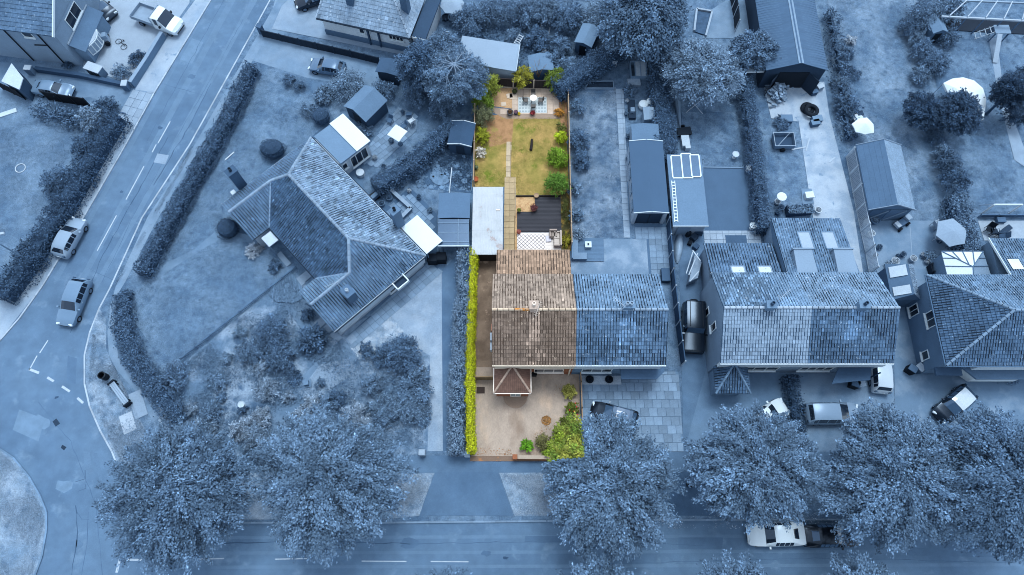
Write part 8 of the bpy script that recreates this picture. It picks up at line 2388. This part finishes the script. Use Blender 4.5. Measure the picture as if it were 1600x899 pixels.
fn = fence('dark slatted fence on the terrace edge', [(1141, 0), (1146, 28), (1148, 50)], 1.8, mat(B(.14), var=.15, attr=True), plain(.72), panel=1.6)
fence('second dark fence beside the terrace', [(1182, 0), (1183, 38)], 1.8, mat(B(.12), var=.15, attr=True), plain(.3), panel=1.6)
tb = thing('raised_bed', 'long raised bed edged in pale sleepers on the terrace', 'raised bed', P(1096, 36, .1))
for a, b in (((1088, 16), (1084, 50)), ((1088, 16), (1112, 20)), ((1112, 20), (1102, 58))):
    q = MB(); q.bar(P(*a, .12), P(*b, .12), .2, .3); obj('board', q, plain(.66), tb)
q = MB(); q.prism([P(1090, 18, .2), P(1110, 21, .2), P(1101, 55, .2), P(1086, 50, .2)], .12, .25); obj('soil', q, mat(B(.34), var=.3, s1=2), tb)

# --- street furniture and west side
bn = thing('street_bench', 'grey plank bench with dark ends on the corner verge', 'bench', P(186, 616, .1))
a, b = P(174, 598, .5), P(199, 632, .5)
for k in (-1, 0, 1):
    d = (b - a).normalized(); s = V3(-d.y, d.x, 0)
    q = MB(); q.bar(V3(a.x, a.y, .5) + s * (.17 * k), V3(b.x, b.y, .5) + s * (.17 * k), .15, .06); obj('slat', q, plain(.62), bn)
for f in (.12, .88, 1.0, 0.0):
    p = a.lerp(b, f); d = (b - a).normalized(); s = V3(-d.y, d.x, 0)
    q = MB(); q.bar(V3(p.x, p.y, .1) - s * .32, V3(p.x, p.y, .1) + s * .32, .12, .39 if f in (.12, .88) else .62); obj('end_support', q, plain(.14), bn)
q = MB(); c = P(167, 590, .1); q.lathe((c.x, c.y, .1), [(.26, 0), (.3, .1), (.32, .85), (.34, .9), (.26, .92), (.24, .8), (.2, .3)], 18); tag(obj('litter_bin', q, BLACK), 'round black litter bin at the end of the bench', 'litter bin')
for i, (x, y) in enumerate(((200, 661), (216, 632))):
    q = MB(); c = P(x, y, .11); q.box((c.x, c.y, .125), (1.1, 1.7 if i == 0 else 2.4, .03), .45, base=True); tag(obj('paving_flag', q, plain(.7 if i == 0 else .6)), ('pale loose paving flag on the corner verge', 'long pale flag beside the curved hedge')[i], 'flag')
lp = thing('lamp_post', 'grey street lamp post at the edge of the western pavement', 'lamp post', P(52, 412, .1))
b = P(52, 412, .1)
q = MB(); q.tube([b, b + V3(0, 0, 1.2), b + V3(0, 0, 6)], [.1, .09, .05], 10); obj('column', q, plain(.5), lp)
q = MB(); q.tube([b + V3(0, 0, 6), b + V3(.5, .1, 6.3), b + V3(1.0, .2, 6.3)], .035, 6); obj('arm', q, plain(.5), lp)
q = MB(); q.box((b.x + 1.2, b.y + .24, 6.2), (.5, .2, .12), .2, base=True); obj('lantern', q, plain(.7), lp)
q = MB(); c = P(1076, 757, .1); q.lathe((c.x, c.y, .1), [(.24, 0), (.3, .9), (.32, .95), (.1, 1.0)], 14); tag(obj('litter_bin', q, BLACK), 'dark litter bin on the footway under the street trees', 'litter bin')
for i, (x, y, v, lab) in enumerate(((201, 139, .4, 'wheelie bin with pale lid at the mouth of the western drive'), (1338, 602, .3, 'wheelie bin beside the carport'), (1430, 578, .36, 'wheelie bin at the corner of the hipped house'), (1418, 580, .1, 'black recycling bin at the corner of the hipped house'), (1330, 603, .1, 'black recycling box beside the carport bin'), (52, 115, .5, 'grey bin beside the pale shed on the western drive'))):
    t = thing('wheelie_bin', lab, 'bin', P(x, y, .1), .3 * i); q = MB(); q.box((0, 0, 0), (.55, .65, .95), base=True, taper=1.1); obj('body', q, plain(v), t, world=False)
    q = MB(); q.box((0, 0, .952), (.62, .74, .06), base=True, taper=.92); obj('lid', q, plain(min(.85, v + .3)), t, world=False)
low_wall('low brick wall in front of the gravel yard', [(258, 58), (234, 98), (209, 136)], .8, .3, plain(.48), plain(.58))
low_wall('low rough wall between gravel yard and western drive', [(60, 112), (130, 122), (200, 137)], .6, .3, plain(.34), plain(.3))
c = P(151, 112, .6)
ls2 = thing('log_store', 'pale topped slatted log store in the gravel yard', 'log store', (c.x, c.y, .1), math.radians(-22))
q = MB(); q.box((0, 0, 0), (1.7, .8, 1.15), base=True); obj('body', q, plain(.46), ls2, world=False)
q = MB(); q.box((0, 0, 1.152), (1.8, .95, .06), base=True); obj('lid', q, plain(.72), ls2, world=False)
for k in range(4):
    q = MB(); q.box((-.6 + .4 * k, -.41, .15), (.28, .03, .8), base=True); obj('slat_gap', q, BLACK, ls2, world=False)
mdg = thing('mini_tractor', 'compact garden tractor parked by the bow window', 'tractor', P(163, 68, .1), .3)
q = MB(); q.box((0, 0, .35), (1.5, .8, .5), base=True, taper=.9); obj('body', q, plain(.6), mdg, world=False)
q = MB(); q.box((.5, 0, .86), (.6, .7, .35), base=True, taper=.8); obj('hood', q, plain(.55), mdg, world=False)
q = MB(); q.box((-.45, 0, .86), (.5, .55, .3), base=True); obj('seat', q, plain(.3), mdg, world=False)
for x in (-.5, .5):
    for s in (-1, 1):
        q = MB(); q.tube([(x, s * .42, .36), (x, s * .62, .36)], .34 if x < 0 else .26, 14); obj('wheel', q, TYRE, mdg, world=False)
t = thing('bicycle', 'dark bicycle lying in the gravel yard', 'bicycle', P(190, 70, .1), -.8)
for x in (-.5, .5):
    q = MB()
    ring = [(x + .32 * math.cos(6.2832 * k / 16), .32 * math.sin(6.2832 * k / 16), .08) for k in range(17)]
    q.tube(ring, .025, 5); obj('wheel', q, TYRE, t, world=False)
q = MB(); q.tube([(-.5, 0, .1), (-.1, .1, .12), (.4, .35, .12), (.5, 0, .1)], .02, 5); q.tube([(-.1, .1, .12), (-.2, .4, .12)], .02, 5); q.tube([(-.1, .1, .12), (.42, .2, .12)], .02, 5); obj('frame', q, plain(.12), t, world=False)
q = MB(); q.box((-.22, .44, .1), (.24, .1, .05), base=True); obj('saddle', q, BLACK, t, world=False)
pts = [P(2, 127, 2.3), P(18, 99, 2.3), P(36, 122, 2.3), P(30, 140, 2.3)]
ws = thing('garden_shed', 'pale roofed shed at the end of the western drive', 'shed', P(24, 130, .1))
q = MB(); q.prism(pts, 2.2, 2.3); obj('roof', q, plain(.8), ws)
cc_ = sum(pts, Vector()) / 4
q = MB(); q.prism([cc_ + (p - cc_) * .9 for p in pts], .1, 2.2); obj('wall', q, plain(.3), ws)
fence('solid black fence beside the silver car', [(78, 157), (143, 168)], 1.5, mat(B(.07), var=.15, attr=True), BLACK, panel=1.8)
fence('black boarded fence below the pale roofed shed', [(6, 140), (40, 156)], 1.5, mat(B(.09), var=.15, attr=True), BLACK, panel=1.8)
q = MB(); c = P(32, 263, .12); ring = [(c.x + .48 * math.cos(6.2832 * k / 24), c.y + .48 * math.sin(6.2832 * k / 24), .14) for k in range(25)]
q.tube(ring, .04, 6); tag(obj('hoop', q, plain(.85)), 'white hoop lying on the west lawn', 'hoop')
q = MB(); q.bar(P(-10, 184, .12), P(26, 172, .12), .5, .05); tag(obj('white_bench', q, plain(.8)), 'white slatted bench at the edge of the west lawn', 'bench')
q = MB(); c = P(165, 246, .11); q.box((c.x, c.y, .125), (1.7, .7, .02), -.45, base=True); tag(obj('paving_flag', q, plain(.84)), 'pair of bright new flags in the western pavement', 'flag')

# --- more garden clutter
rr = random.Random(99)
for nm, lab, grp, spots in (('plant_pot', 'small planted pot standing on the bungalow patio', 'pots on the bungalow patio', [(600, 262), (586, 248), (655, 310), (672, 330), (640, 300), (612, 222), (630, 178)]),
                            ('plant_pot', 'small planted pot in the untidy back garden', 'pots in the untidy garden', [(842, 42), (846, 48), (850, 84), (856, 90), (838, 82), (790, 66), (880, 88)]),
                            ('plant_pot', 'small planted pot along the edge of the back yard', 'pots by the garage yard', [(1440, 400), (1446, 410), (1400, 402), (1408, 400), (1372, 388), (1366, 400)]),
                            ('plant_pot', 'small planted pot beside the long path', 'pots along the long path', [(978, 180), (980, 215), (981, 250), (979, 160), (990, 145)])):
    for i, (x, y) in enumerate(spots):
        pot(lab, x, y, rr.uniform(.16, .28), rr.uniform(.25, .4), plain(rr.choice((.3, .5, .75))), LEAF(rr.choice((.35, .5, .7))), rr.uniform(.2, .34), 200 + i, group=grp)
for lab, spots in (('loose board left lying in the untidy back garden', [(846, 60, .9), (858, 50, 1.4), (826, 44, 1.2)]), ('loose board lying on the concrete yard', [(1248, 232, .2), (1262, 226, 1.2), (1300, 250, .7)])):
    for x, y, a in spots:
        c = P(x, y, .14)
        q = MB(); q.box((c.x, c.y, .135), (rr.uniform(.8, 1.6), .14, .04), a, base=True)
        tag(obj('loose_board', q, plain(rr.choice((.5, .7)))), lab, 'board', lab.replace('loose board', 'loose boards'))
